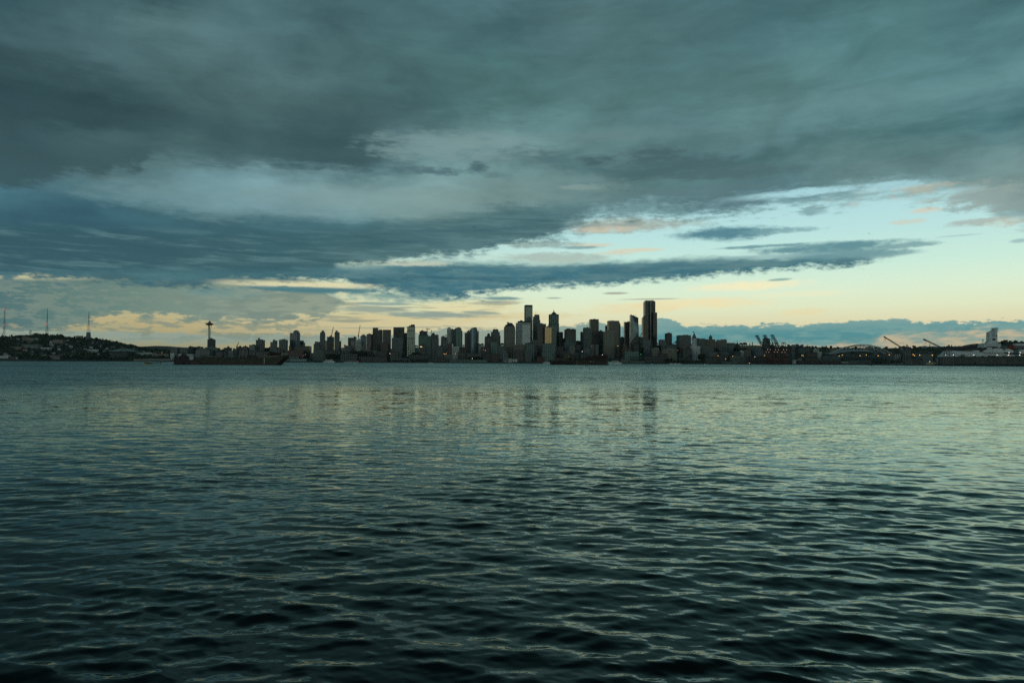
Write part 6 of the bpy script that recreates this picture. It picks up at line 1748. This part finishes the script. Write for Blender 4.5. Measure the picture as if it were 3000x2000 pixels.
# yellow mooring buoy with chain
def buoy():
    wl = onwater(434, 1067.2); Y = wl.y; o = Vector((wl.x, Y, 0))
    r = thing('mooring_buoy', 'small yellow boat-shaped mooring buoy left of the long barge', 'buoy', o)
    P = lambda px, py, d=0: Vector((at(px, py, Y).x - o.x, d, at(px, py, Y).z))
    m = MB(); a, b = P(424, 1062), P(446, 1063)
    m.raw([(a.x, -1.6, a.z), (b.x, -.5, b.z), (b.x, .5, b.z), (a.x, 1.6, a.z), (a.x + .8, -1.2, -.3), (b.x - .8, -.3, -.3), (b.x - .8, .3, -.3), (a.x + .8, 1.2, -.3)],
          [(3, 2, 1, 0), (4, 5, 6, 7), (0, 1, 5, 4), (1, 2, 6, 5), (2, 3, 7, 6), (3, 0, 4, 7)]); m.build('hull', wallmat('yellow_hull', (.34, .29, .10)), r)
    m = MB(); m.prism([(a.x - .2, a.z), (a.x + 1, a.z + .5), (b.x, b.z + .3), (b.x + .2, b.z - .1), (a.x, a.z - .3)], -1.8, 1.8); m.build('deck', BLACKH, r)
    b1 = MB(); Yb = onwater(665, 1068.4).y
    e = at(521, 1052, Yb) - o
    pts = [P(446, 1063.5), P(471, 1061), e * .55 + Vector((0, 0, -.8)), e]
    for p, q in zip(pts, pts[1:]): b1.bar(p, q, .22)
    b1.build('cable', BLACKH, None, loc=o, label='dark mooring cable rising from the yellow buoy to the barge', cat='cable')
    s = thing('marker_pole', 'thin dark pole standing in the water beside the mooring cable', 'pole', (at(472, 1000, Y).x, Y, 0))
    m = MB(); m.bar((0, 0, -2), (0, 0, P(472, 1060).z), .22); m.build('pole', BLACKH, s); m = MB(); m.box(-.4, .4, -.4, .4, P(472, 1060).z, P(472, 1060).z + .5); m.build('cap', BLACKH, s)


buoy()


# ------------------------------------------------------------------ ferries and small boats
def boat(label, p, x0, x1, zt, zb, name='moored_boat', cat='boat', decks=2, mt='wt', hullm='wt', group=None):
    px, py = Zc(p, (x0 + x1) / 2, zb); w0 = onwater(px, min(py, 1080)); Yd = min(w0.y, shoreY(px) - 12)
    o = Vector((at(px, 1000, Yd).x, Yd, 0)); m_ = Yd / F / 7.4667; L = (x1 - x0) * m_; H = (zb - zt) * m_
    H = max(H, 2.0)
    r = thing(name, label, cat, o, 0, group)
    h = MB(); h.raw([(-L / 2, 0, H * .36), (-L * .38, -L * .09, H * .30), (L / 2, -L * .09, H * .30), (L / 2, L * .09, H * .30), (-L * .38, L * .09, H * .30),
                     (-L * .45, 0, -.3), (-L * .36, -L * .07, -.3), (L * .48, -L * .07, -.3), (L * .48, L * .07, -.3), (-L * .36, L * .07, -.3)],
                    [(4, 3, 2, 1, 0), (0, 1, 6, 5), (1, 2, 7, 6), (2, 3, 8, 7), (3, 4, 9, 8), (4, 0, 5, 9)]); h.build('hull', WALL[hullm], r)
    for k in range(decks):
        a = .34 - .08 * k; c = MB(); c.box(-L * a, L * (a + .05), -L * .07, L * .07, H * (.30 + k * .6 / decks), H * (.30 + (k + .8) * .6 / decks)); c.build('deck', WALL[mt], r)
        c = MB(); c.box(-L * a * .95, L * a, -L * .072, L * .072, H * (.30 + (k + .3) * .6 / decks), H * (.30 + (k + .55) * .6 / decks)); c.build('window_strip', GLASS['dk'], r)
    c = MB(); c.bar((0, 0, H * .85), (0, 0, H * 1.1), max(.12, H * .02)); c.build('mast', STEEL, r)
    return r


boat('white car ferry docked just right of the dark barge', 5, 2078, 2404, 1370, 1450, 'car_ferry', 'ferry', 3)
boat('white excursion boat peeping out left of the dark barge bow', 5, 672, 845, 1400, 1448, 'excursion_boat', 'boat', 2)
for k, (x0, x1, lb) in enumerate([(1195, 1280, 'small white motor yacht, leftmost in the marina below the white spired tower'), (1275, 1370, 'small white motor yacht in the middle of the marina'), (1365, 1465, 'small white motor yacht, rightmost in the marina beside the spired tower')]):
    boat(lb, 6, x0, x1, 1425, 1456, decks=2, group='white yachts in the marina')
boat('tiny red-lit boat at the quay below the angular tower', 6, 780, 830, 1435, 1458, decks=1, mt='gr')
boat('tiny white sailing boat hull below the long dark shed', 6, 1965, 1990, 1430, 1455, decks=1)
boat('white low tour boat under the slender twin towers', 3, 345, 620, 1355, 1425, 'tour_boat', 'boat', 2)
boat('white tour boat with a red stern light below the grid-fronted parking building', 3, 800, 1130, 1378, 1425, 'tour_boat', 'boat', 1, 'gr')
boat('pair of tiny white launches below the dark grey waterfront row', 4, 395, 520, 1422, 1440, decks=1)
boat('tiny dark launch low in the water before the stadium', 8, 1112, 1150, 1484, 1500, decks=1, mt='bk', hullm='bk')
boat('white launch moored by the quay left of the red ship', 8, 820, 1040, 1465, 1482, decks=1, mt='gr')


# big wheel seen nearly edge-on
def wheel():
    px, _ = Zc(4, 2093); Y = shoreY(px) - 6; o = Vector((at(px, 1000, Y).x, Y, 0)); m_ = Y / F / 7.4667
    R = 130 * m_; zc = rel(4, 2093, 1302, Y, o).z
    r = thing('ferris_wheel', 'pale big wheel on the pier end seen nearly edge-on', 'ferris wheel', o, math.radians(70))
    rim = MB(); n = 24
    for s in (-1.6, 1.6):
        P = [Vector((R * math.cos(2 * math.pi * i / n), s, zc + R * math.sin(2 * math.pi * i / n))) for i in range(n)]
        for i in range(n): rim.bar(P[i], P[(i + 1) % n], .35)
    rim.build('rim', WSTEEL, r)
    sp = MB()
    for i in range(n):
        a = 2 * math.pi * i / n; sp.bar((0, 0, zc), (R * math.cos(a), 1.6 * (-1) ** i, zc + R * math.sin(a)), .16)
    sp.build('spokes', WSTEEL, r)
    for i in range(0, n):
        a = 2 * math.pi * i / n; c = MB(); x, z = (R + .6) * math.cos(a), zc + (R + .6) * math.sin(a); c.box(x - .9, x + .9, -1.1, 1.1, z - 1.3, z + .9); c.build('gondola', WALL['gr'], r)
    for s in (-1, 1):
        l = MB(); l.bar((0, s * 2.2, zc), (R * .45, s * 7, 0), .6); l.bar((0, s * 2.2, zc), (-R * .45, s * 7, 0), .6); l.build('support_leg', WSTEEL, r)
    d = MB(); d.box(-R * .6, R * .6, -9, 9, -2, 2.2); d.build('pier_deck', WALL['dg'], r)


wheel()


# two airliners, very small
def plane(label, px, py, D_, rz):
    q = at(px, py, D_); r = thing('airliner', label, 'aeroplane', q, rz)
    m = MB(); m.bar((-17, 0, 0), (15, 0, 0), 1.9, 8, 1.9); m.bar((15, 0, 0), (20, 0, .6), 1.9, 8, .3); m.bar((-17, 0, 0), (-20, 0, -.3), 1.9, 8, .5); m.build('fuselage', STEEL, r)
    for s in (-1, 1):
        w = MB(); w.raw([(-2, s * 1.5, -.6), (5, s * 1.5, -.6), (9, s * 17, .6), (6.5, s * 17, .6), (-2, s * 1.5, -.1), (5, s * 1.5, -.1), (9, s * 17, .9), (6.5, s * 17, .9)],
                        [(0, 1, 2, 3), (7, 6, 5, 4), (0, 4, 5, 1), (1, 5, 6, 2), (2, 6, 7, 3), (3, 7, 4, 0)]); w.build('wing', STEEL, r)
        e = MB(); e.bar((-1, s * 5.5, -1.6), (3, s * 5.5, -1.6), .95, 8); e.build('engine', WALL['bk'], r)
    t = MB(); t.raw([(13, -.2, 1), (19, -.2, 1), (20, -.2, 7), (17.5, -.2, 7), (13, .2, 1), (19, .2, 1), (20, .2, 7), (17.5, .2, 7)], [(0, 1, 2, 3), (7, 6, 5, 4), (0, 4, 5, 1), (1, 5, 6, 2), (2, 6, 7, 3), (3, 7, 4, 0)]); t.build('tail_fin', STEEL, r)
    l = MB(); l.lathe([(.1, -1.4), (.9, -.6), (.1, .2)], 6, -18, -1); l.build('landing_light', WHITE_L, r)


plane('tiny airliner head-on in the dark cloud above the pale capped tower', 1389, 665, 7000, math.radians(90))
plane('tiny dark airliner in the clear sky at the right', 2546, 684, 9000, math.radians(25))

# ------------------------------------------------------------------ lamps
def lamp(label, p, x, z, mat_, off=90, size=1.5, group=None):
    px, py = Zc(p, x, z)
    if off is None: Y = 1560.0
    else: Y = shoreY(px) + off
    q = at(px, py, Y); gz = min(ground_z(q.x, Y), q.z - 3)
    r = thing('street_lamp', label, 'lamp', (q.x, Y - 2, gz), 0, group)
    m = MB(); m.bar((0, 0, 0), (0, 0, q.z - gz), .16, 5); m.build('pole', STEEL, r)
    s = size; m = MB(); m.lathe([(.1, q.z - gz - s * .5), (s, q.z - gz - s * .1), (s * .8, q.z - gz + s * .4), (.1, q.z - gz + s * .55)], 8); m.build('lamp_head', mat_, r)


G1 = 'orange street lamps lit along the shore road on the right'
for p, x, z, w in [(7, 25, 1285, 'first orange lamp left of the harbour cranes, by the long dark warehouse'), (7, 345, 1295, 'orange lamp on the warehouse roofline left of the harbour cranes'), (7, 190, 1352, 'low orange lamp on the front of the dark quay warehouse'),
                   (7, 710, 1443, 'orange lamp at the waterline left of the harbour cranes'), (7, 1040, 1278, 'bright warm lamp at the left leg of the first harbour crane'), (7, 1855, 1275, 'warm lamp on the dark office right of the harbour cranes, left of a pair'),
                   (7, 1882, 1283, 'orange lamp on the dark office right of the harbour cranes, right of a pair'), (8, 430, 1287, 'orange lamp under the left foot of the stadium arch'), (8, 500, 1268, 'orange lamp under the stadium roof edge, second from the left'),
                   (8, 888, 1281, 'orange lamp below the middle of the stadium roof, left one'), (8, 1022, 1266, 'orange lamp below the middle of the stadium roof, right one'), (8, 1282, 1284, 'orange lamp above the red ship below the stadium roof'),
                   (8, 1525, 1264, 'orange lamp at the right end of the stadium roof'), (8, 2045, 1257, 'orange lamp right of the dock crane, upper left of a cluster'), (8, 2075, 1280, 'orange lamp right of the dock crane, lower one of a cluster'),
                   (8, 2190, 1270, 'orange lamp between the two dock cranes'), (9, 225, 1273, 'orange lamp above the yellow site cabin')]:
    lamp(w, p, x, z, ORANGE_L, 70, 1.5, G1)
G2 = 'white floodlights on the floating dock'
for x, w in [(515, 'first white floodlight on the dock wall from the dock crane'), (683, 'second white floodlight on the dock wall, right of the dock crane'), (1130, 'white floodlight above the middle of the dock wall'), (1640, 'white floodlight below the wrapped mast'),
             (1890, 'white floodlight on the dock wall beside the yellow platform'), (2130, 'last white floodlight on the dock wall at the right edge')]:
    lamp(w, 9, x, 1267, WHITE_L, 22, 1.15, G2)
for x, w in [(1900, 'upper white floodlight on the wrapped ship left of the gangway'), (2145, 'upper white floodlight on the wrapped ship right of the gangway')]:
    lamp(w, 9, x, 1215, WHITE_L, 90, 1.1)
lamp('white lamp above the yellow site cabin', 9, 168, 1412, WHITE_L, 14, 1.0)
for p, x, z, m_, w in [(3, 1810, 1238, WHITE_L, 'white lamp beside the brown banded office'), (3, 1737, 1320, RED_L, 'red traffic light below the black glass tower'), (4, 752, 1237, ORANGE_L, 'left warm lamp of the row by the ribbed white shed'),
                       (4, 778, 1252, WHITE_L, 'bright white lamp by the ribbed white shed'), (4, 806, 1237, ORANGE_L, 'right warm lamp of the row by the ribbed white shed'), (4, 1003, 1237, ORANGE_L, 'yellow lamp left of the curved glass tower foot'),
                       (4, 716, 1332, RED_L, 'pink-red lamp low on the waterfront street'), (4, 1618, 1155, RED_L, 'red sign light under the round-topped tower'), (4, 1660, 1165, ORANGE_L, 'orange light right of the red sign light'), (4, 1373, 1342, WHITE_L, 'white lamp on the pier below the cylinder tower'),
                       (4, 2090, 1407, RED_L, 'pink light at the foot of the big wheel'), (4, 2167, 1413, RED_L, 'red light on the pier right of the big wheel'), (5, 1743, 1075, RED_L, 'pink roof sign light on the grey block'), (5, 1535, 1192, WHITE_L, 'white lamp above the old warehouse behind the dark barge'),
                       (5, 1975, 1262, WHITE_L, 'white lamp above the stern of the dark barge'), (5, 2107, 1420, GREEN_L, 'green navigation light at the ferry bow'), (6, 530, 1408, ORANGE_L, 'orange door light on the beige quay shed'),
                       (6, 575, 1253, GREEN_L, 'green traffic light in the dark street by the tallest tower'), (6, 1385, 1160, RED_L, 'red traffic light in the dark street right of the tallest tower'), (7, 828, 1311, WHITE_L, 'white lamp on the brown quay warehouse'),
                       (2, 2160, 1278, RED_L, 'red traffic light above the pier shed right of the barge'), (2, 2203, 1255, GREEN_L, 'green traffic light above the pier shed right of the barge'), (0, 528, 1162, RED_L, 'tiny red light on the left hillside'),
                       (1, 1305, 1218, ORANGE_L, 'small warm light on the pale hall left of the squat towers'), (6, 75, 1068, ORANGE_L, 'small warm window light on the fine-banded tower'), (3, 1110, 1408, RED_L, 'red stern light on the tour boat')]:
    lamp(w, p, x, z, m_, 60 if z > 1200 else 150, 1.25)

# lit upper windows on single buildings belong to them
for o_ in list(COL.objects):
    if o_.get('label') == 'small tan block with lit lamps on its wall':
        for x, z in ((240, 1085), (262, 1087)):
            q = at(*Zc(4, x, z), o_.location.y - 9); m = MB(); m.box(-2.0, 2.0, -.3, .3, -.9, .9); e = m.build('lit_window', WARM_W, o_); e.location = o_.matrix_basis.inverted() @ q

# ------------------------------------------------------------------ arena with a low pyramid roof
def arena():
    h = hit(*Zc(1, 495, 1308)); Y = h.y; o = Vector((at(*Zc(1, 495, 1000), Y).x, Y, ground_z(at(*Zc(1, 495, 1000), Y).x, Y)))
    P = lambda X, Z, d=0: rel(1, X, Z, Y, o) + Vector((0, d, 0))
    r = thing('arena', 'low hall with a wide shallow white pyramid roof below the hill', 'arena', o)
    a, b, ap = P(285, 1192), P(706, 1192), P(490, 1112)
    m = MB(); m.box(a.x + 8, b.x - 8, -50, 50, -2, a.z); m.build('wall', WALL['dg'], r)
    for i, (q0, q1) in enumerate((((a.x, -62), (b.x, -62)), ((b.x, -62), (b.x, 62)), ((b.x, 62), (a.x, 62)), ((a.x, 62), (a.x, -62)))):
        m = MB(); z = a.z; mid = Vector((ap.x, 0, ap.z)); m.raw([(q0[0], q0[1], z), (q1[0], q1[1], z), mid], [(0, 1, 2)]); m.build('roof_face', wallmat('arena_roof', (.30, .34, .31)), r)
    m = MB()
    for q in ((a.x, -62), (b.x, -62)): m.bar((q[0], q[1], a.z + .3), (ap.x, 0, ap.z + .3), .9)
    m.bar(P(510, 1112, -2), P(560, 1192, -63), 1.0); m.build('roof_ribs', WALL['dg'], r)
    m = MB()
    for k in range(6): z = a.z * (k + .5) / 6; m.box(a.x + 7, b.x - 7, -50.6, -50, z - .6, z + .6)
    q = m.build('wall_louvres', WALL['gr'], r); q['kind'] = 'stuff'


arena()

# ------------------------------------------------------------------ chimneys on the ridge
for X, zt, lb in ((720, 1017, 'short brick chimney on the ridge, left of two'), (778, 992, 'taller brick chimney on the ridge, right of two')):
    o = base_org(7, X, off=820); H = rel(7, X, zt, o.y, o).z; r = thing('chimney_stack', lb, 'chimney', o)
    m = MB(); m.lathe([(3.0, 0), (1.9, H)], 10); m.build('shaft', WALL['rb'], r); m = MB(); m.lathe([(2.2, H), (2.2, H + 1.5)], 10); m.build('rim', WALL['bk'], r)

# ------------------------------------------------------------------ trees
LEAF = wallmat('dark_foliage', (0.030, 0.048, 0.026), 0.9, var=.5, nz=.6)
BARK = wallmat('bark', (0.05, 0.04, 0.03), 0.9)


def clump(mb, c, r, rng, n=10):
    """uneven ball of leaf-sized facets"""
    for _ in range(n):
        d = Vector((rng.gauss(0, 1), rng.gauss(0, 1), rng.gauss(0, 1))).normalized(); p = Vector(c) + d * r * rng.uniform(.55, 1.05)
        u = d.orthogonal().normalized() * r * rng.uniform(.25, .5); w = d.cross(u).normalized() * r * rng.uniform(.25, .5); k = d * r * .2
        mb.raw([p - u - w, p + u - w + k, p + u + w, p - u + w - k], [(0, 1, 2, 3)])


def blob(mb, c, r, rng):
    """small faceted core so crowns stay dense inside"""
    vs = []
    for z, rr, n in ((-1, .3, 4), (-.45, .85, 6), (.25, .95, 6), (.9, .35, 4)):
        a0 = rng.uniform(0, 6)
        vs.append([(c[0] + math.cos(a0 + 6.283 * i / n) * rr * r * rng.uniform(.75, 1.1), c[1] + math.sin(a0 + 6.283 * i / n) * rr * r * rng.uniform(.75, 1.1), c[2] + z * r * rng.uniform(.8, 1.1)) for i in range(n)])
    import itertools
    me = bmesh.new()
    for q in itertools.chain(*vs): me.verts.new(q)
    bmesh.ops.convex_hull(me, input=me.verts[:])
    me.verts.index_update(); live = [v for v in me.verts if v.link_faces]; ix = {v: i for i, v in enumerate(live)}
    mb.raw([v.co[:] for v in live], [tuple(ix[v] for v in f.verts) for f in me.faces]); me.free()


def tree_protos():
    out = []
    for k in range(7):
        rng = random.Random(100 + k); cr, tr = MB(), MB()
        tr.bar((0, 0, 0), (0, 0, .45), .045, 5, .03)
        if k < 4:
            for i in range(4): a = i * 1.6 + k; tr.bar((0, 0, .38), (.22 * math.cos(a), .22 * math.sin(a), .62), .02, 4, .01)
            for _ in range(8):
                a = rng.uniform(0, 6.28); q = rng.uniform(0, .28); c = (q * math.cos(a), q * math.sin(a), rng.uniform(.42, .84)); rr = rng.uniform(.13, .2)
                blob(cr, c, rr * .8, rng); clump(cr, c, rr * 1.1, rng, 9)
        elif k < 6:
            tr.bar((0, 0, .4), (0, 0, .98), .03, 5, .005)
            for i in range(7):
                z = .16 + i * .115; rr = .22 * (1 - i / 7.6) * rng.uniform(.8, 1.15); n = 7
                vs = [(math.cos(6.283 * j / n + i) * rr * rng.uniform(.7, 1.15), math.sin(6.283 * j / n + i) * rr * rng.uniform(.7, 1.15), z - rng.uniform(0, .03)) for j in range(n)] + [(0, 0, z + .2)]
                cr.raw(vs, [(j, (j + 1) % n, n) for j in range(n)] + [tuple(range(n - 1, -1, -1))])
                clump(cr, (0, 0, z), rr * .8, rng, 4)
        else:
            for i in range(7): blob(cr, (rng.uniform(-.03, .03), rng.uniform(-.03, .03), .15 + i * .125), .12 * (1 - abs(i - 3) * .1), rng); clump(cr, (0, 0, .15 + i * .125), .13, rng, 7)
        a = cr.build('crown', LEAF); b = tr.build('trunk', BARK)
        out.append((a.data, b.data)); bpy.data.objects.remove(a); bpy.data.objects.remove(b)
    return out


PROT = tree_protos()


def tree(q, h, k, label, group, wd=1.0):
    r = thing('conifer' if k in (4, 5) else 'poplar' if k == 6 else 'broadleaf_tree', label, 'tree', q, random.uniform(0, 6.28), group)
    for nm, me in zip(('crown', 'trunk'), PROT[k]):
        c = link(nm, me, None, r); c.scale = (h * wd, h * wd, h)
    return r


rngt = random.Random(21)
# skyline trees along the left hill
GA = 'trees along the crest of the left hill'
LA = {0: 'dark round-headed tree in the row on the crest of the left hill', 1: 'dark conifer in the row on the crest of the left hill'}
px = 2.0
while px < 500:
    Y = 3370 + rngt.uniform(-20, 30); x = at(px, 1000, Y).x; h = rngt.choice((9, 11, 12, 14, 17)) * rngt.uniform(.85, 1.15); k = rngt.choice((0, 1, 2, 3, 0, 1, 4, 5))
    tree((x, Y, ground_z(x, Y) - 1), h, k, LA[1 if k > 3 else 0], GA, rngt.uniform(.9, 1.5) if k < 4 else 1.1)
    px += rngt.uniform(2.6, 5.2)
# right hand ridge
GB = 'trees along the right-hand ridge'
px = 2310.0
while px < 3000:
    Y = 3850.0; x = at(px, 1000, Y).x; h = rngt.uniform(14, 30) * (1.3 if 2690 < px < 2800 else 1); k = rngt.choice((0, 1, 2, 3, 4, 5))
    tree((x, Y, ground_z(x, Y) - 2), h, k, 'dark conifer on the far ridge at the right' if k > 3 else 'dark leafy tree on the far ridge at the right', GB, 1.1)
    px += rngt.uniform(5, 12)
# mid ridge behind the centre
GC = 'trees on the hill behind the towers'
for a, b in ((1168, 1225), (1285, 1300), (1350, 1365), (1400, 1425), (1462, 1480), (1685, 1705), (1925, 1945), (1975, 1990), (2145, 2190)):
    px = a
    while px < b:
        Y = 3850.0; x = at(px, 1000, Y).x; tree((x, Y, ground_z(x, Y) - 2), rngt.uniform(13, 22), rngt.choice((0, 1, 2, 3)), 'dark tree on the hill seen in a gap between towers', GC, 1.2); px += rngt.uniform(4, 7)
# named single trees
o = base_org(9, 1815, off=560); hh = rel(9, 1815, 932, o.y, o).z
tree(o, hh, 6, 'tall dark poplar right of the wrapped mast', None, 1.0)
o = base_org(0, 1330, Yd=3360); tree(o, 19, 1, 'umbrella-shaped tree with sky showing through on the hill crown', None, 1.6)
# trees along the waterfront
GD = 'trees along the waterfront street'
for (p, a, b, z, off, n), wh in [((3, 430, 740, 1240, 130, 9), 'below the slender twin towers' ),
        ((3, 980, 1270, 1175, 150, 9), 'in the market tree clump left of the slim grey-brown shaft' ),
        ((3, 1380, 1440, 1260, 100, 3), 'beside the tan-windowed block' ),
        ((3, 1760, 2240, 1375, 22, 18), 'in the waterfront row below the white-banded building' ),
        ((4, 20, 400, 1370, 22, 14), 'in the waterfront row below the glazed-crown tower' ),
        ((4, 60, 180, 1200, 130, 4), 'at the foot of the glazed-crown tower' ),
        ((4, 1300, 1560, 1300, 90, 6), 'below the blue cylindrical tower' ),
        ((6, 540, 620, 1100, 380, 4), 'in the dark street left of the tallest black tower' ),
        ((6, 920, 1030, 1050, 420, 5), 'right of the foot of the tallest black tower' ),
        ((6, 1360, 1450, 1100, 330, 4), 'left of the colonnaded block' ),
        ((6, 1130, 1250, 1345, 40, 6), 'at the left end of the harbour trees' ),
        ((6, 1180, 1420, 1390, 25, 9), 'on the quay behind the white yachts' ),
        ((6, 1420, 1980, 1385, 28, 18), 'on the quay below the slender white spired tower' ),
        ((6, 1860, 1960, 1250, 150, 4), 'right of the slender white spired tower' ),
        ((6, 2160, 2240, 1110, 500, 4), 'on the slope below the domed hospital' ),
        ((7, 340, 640, 1105, 560, 10), 'on the wooded slope below the two chimneys' ),
        ((7, 640, 830, 1150, 480, 6), 'above the bluish block left of the harbour cranes' ),
        ((1, 0, 700, 1330, 60, 20), 'on the shore before the umbrella-roofed arena' ),
        ((0, 1300, 2240, 1300, 70, 26), 'in the shore park under the right-hand mast')]:
    for i in range(n):
        X = a + (b - a) * (i + rngt.uniform(.1, .9)) / n; o = base_org(p, X, off=off + rngt.uniform(-8, 8)); h = max(6, rel(p, X, z + rngt.uniform(-12, 14), o.y, o).z)
        h = min(h, 30)
        zt = rel(p, X, z, o.y, o).z
        tree((o.x, o.y, o.z + max(0, zt - h)), h, rngt.choice((0, 1, 2, 3)), 'dark leafy tree ' + wh, GD, rngt.uniform(.9, 1.3))

# wooded mass of the hills: nobody could count it
def woods():
    mb = MB(); rng = random.Random(9)
    n = 0
    while n < 1500:
        if rng.random() < .62:
            px = rng.uniform(-80, 560); Y = rng.uniform(2760, 3360)
        else:
            px = rng.uniform(2250, 3100); Y = rng.uniform(2500, 3840)
        x = at(px, 1000, Y).x
        if Y < shoreY(px) + 60: continue
        r_ = rng.uniform(5, 11); c = (x, Y, ground_z(x, Y) + r_ * .45); blob(mb, c, r_, rng); clump(mb, c, r_ * 1.15, rng, 5); n += 1
    for px0, px1, Y0, k, r0, r1 in ((2290, 3100, 3860, 330, 5, 10), (-60, 545, 3385, 260, 3, 5.5)):
        for i in range(k):
            px = px0 + (px1 - px0) * (i + rng.random()) / k; Y = Y0 + rng.uniform(-25, 15); x = at(px, 1000, Y).x; r_ = rng.uniform(r0, r1)
            c = (x, Y, ground_z(x, Y) + r_ * .55); blob(mb, c, r_, rng); clump(mb, c, r_ * 1.2, rng, 6)
    mb.build('wooded_slope', LEAF, label='dark woods covering the hillsides at both ends of the town', kind='stuff')


woods()


# houses on the left hill
def house_protos():
    out = []
    for k in range(4):
        w, d, h = ((14, 10, 6), (18, 10, 8), (12, 12, 9), (24, 11, 7))[k]
        a, b, c = MB(), MB(), MB(); a.box(-w / 2, w / 2, -d / 2, d / 2, -4, h)
        b.raw([(-w / 2 - .5, -d / 2 - .6, h), (w / 2 + .5, -d / 2 - .6, h), (w / 2 + .5, d / 2 + .6, h), (-w / 2 - .5, d / 2 + .6, h), (-w / 2 * .9, 0, h + 3), (w / 2 * .9, 0, h + 3)], [(0, 1, 5, 4), (2, 3, 4, 5), (1, 2, 5), (3, 0, 4), (3, 2, 1, 0)])
        for i in range(4):
            x = -w / 2 + w * (i + .5) / 4
            for z in (1.2, 4.4): c.box(x - .9, x + .9, -d / 2 - .12, -d / 2, z, z + 1.6)
        out.append((a, b, c))
    return out


HM = [WALL['wh'], WALL['be'], WALL['gr'], WALL['tn'], WALL['wt'], WALL['rb']]
HP = house_protos(); HD = {}
for k, (a, b, c) in enumerate(HP):
    for j, mt in enumerate(HM):
        o = a.build('wall', mt); HD[(k, j)] = o.data; bpy.data.objects.remove(o)
    o = b.build('roof', WALL['sl']); HD[('r', k)] = o.data; bpy.data.objects.remove(o)
    o = c.build('window', GLASS['dk']); HD[('w', k)] = o.data; bpy.data.objects.remove(o)
rngh = random.Random(3)
NMS = ['pale', 'beige', 'grey', 'tan', 'white', 'brick-red']
n = 0
while n < 170:
    px = rngh.uniform(0, 480); py = rngh.uniform(992, 1052)
    if px > 300 and py < 1000 + (px - 300) * .22: continue
    q = hit(px, py)
    if q.y > 3340: continue
    k = rngh.randrange(4); j = rngh.choice((0, 0, 1, 2, 2, 3, 4, 5, 3, 2))
    r = thing('house', 'small %s gabled house among the trees on the left hillside' % NMS[j], 'house', q, rngh.uniform(-.5, .5), 'houses on the left hillside')
    link('wall', HD[(k, j)], None, r); link('roof', HD[('r', k)], None, r); link('windows', HD[('w', k)], None, r); n += 1
n = 0
while n < 60:
    px = rngh.uniform(2260, 2990); py = rngh.uniform(1028, 1050); q = hit(px, py)
    if q.y > 3800 or (2395 < px < 2650): continue
    k = rngh.randrange(4); j = rngh.choice((1, 2, 2, 3, 5, 3))
    r = thing('house', 'small %s house on the low wooded ridge at the right' % NMS[j], 'house', q, rngh.uniform(-.5, .5), 'houses on the right-hand ridge')
    link('wall', HD[(k, j)], None, r); link('roof', HD[('r', k)], None, r); link('windows', HD[('w', k)], None, r); n += 1

# ------------------------------------------------------------------ air
def haze():
    m = bpy.data.materials.new('haze_air'); m.use_nodes = True; t = m.node_tree; t.nodes.clear()
    o = t.nodes.new('ShaderNodeOutputMaterial'); v = t.nodes.new('ShaderNodeVolumePrincipled')
    v.inputs['Color'].default_value = (0.72, 0.92, 0.93, 1); v.inputs['Density'].default_value = 1.3e-5
    t.links.new(v.outputs[0], o.inputs['Volume'])
    mb = MB(); mb.box(-13000, 13000, -13000, 13000, -3.6, 345); mb.build('haze', m, kind='stuff', label='thin pale evening haze over the bay and town')


haze()
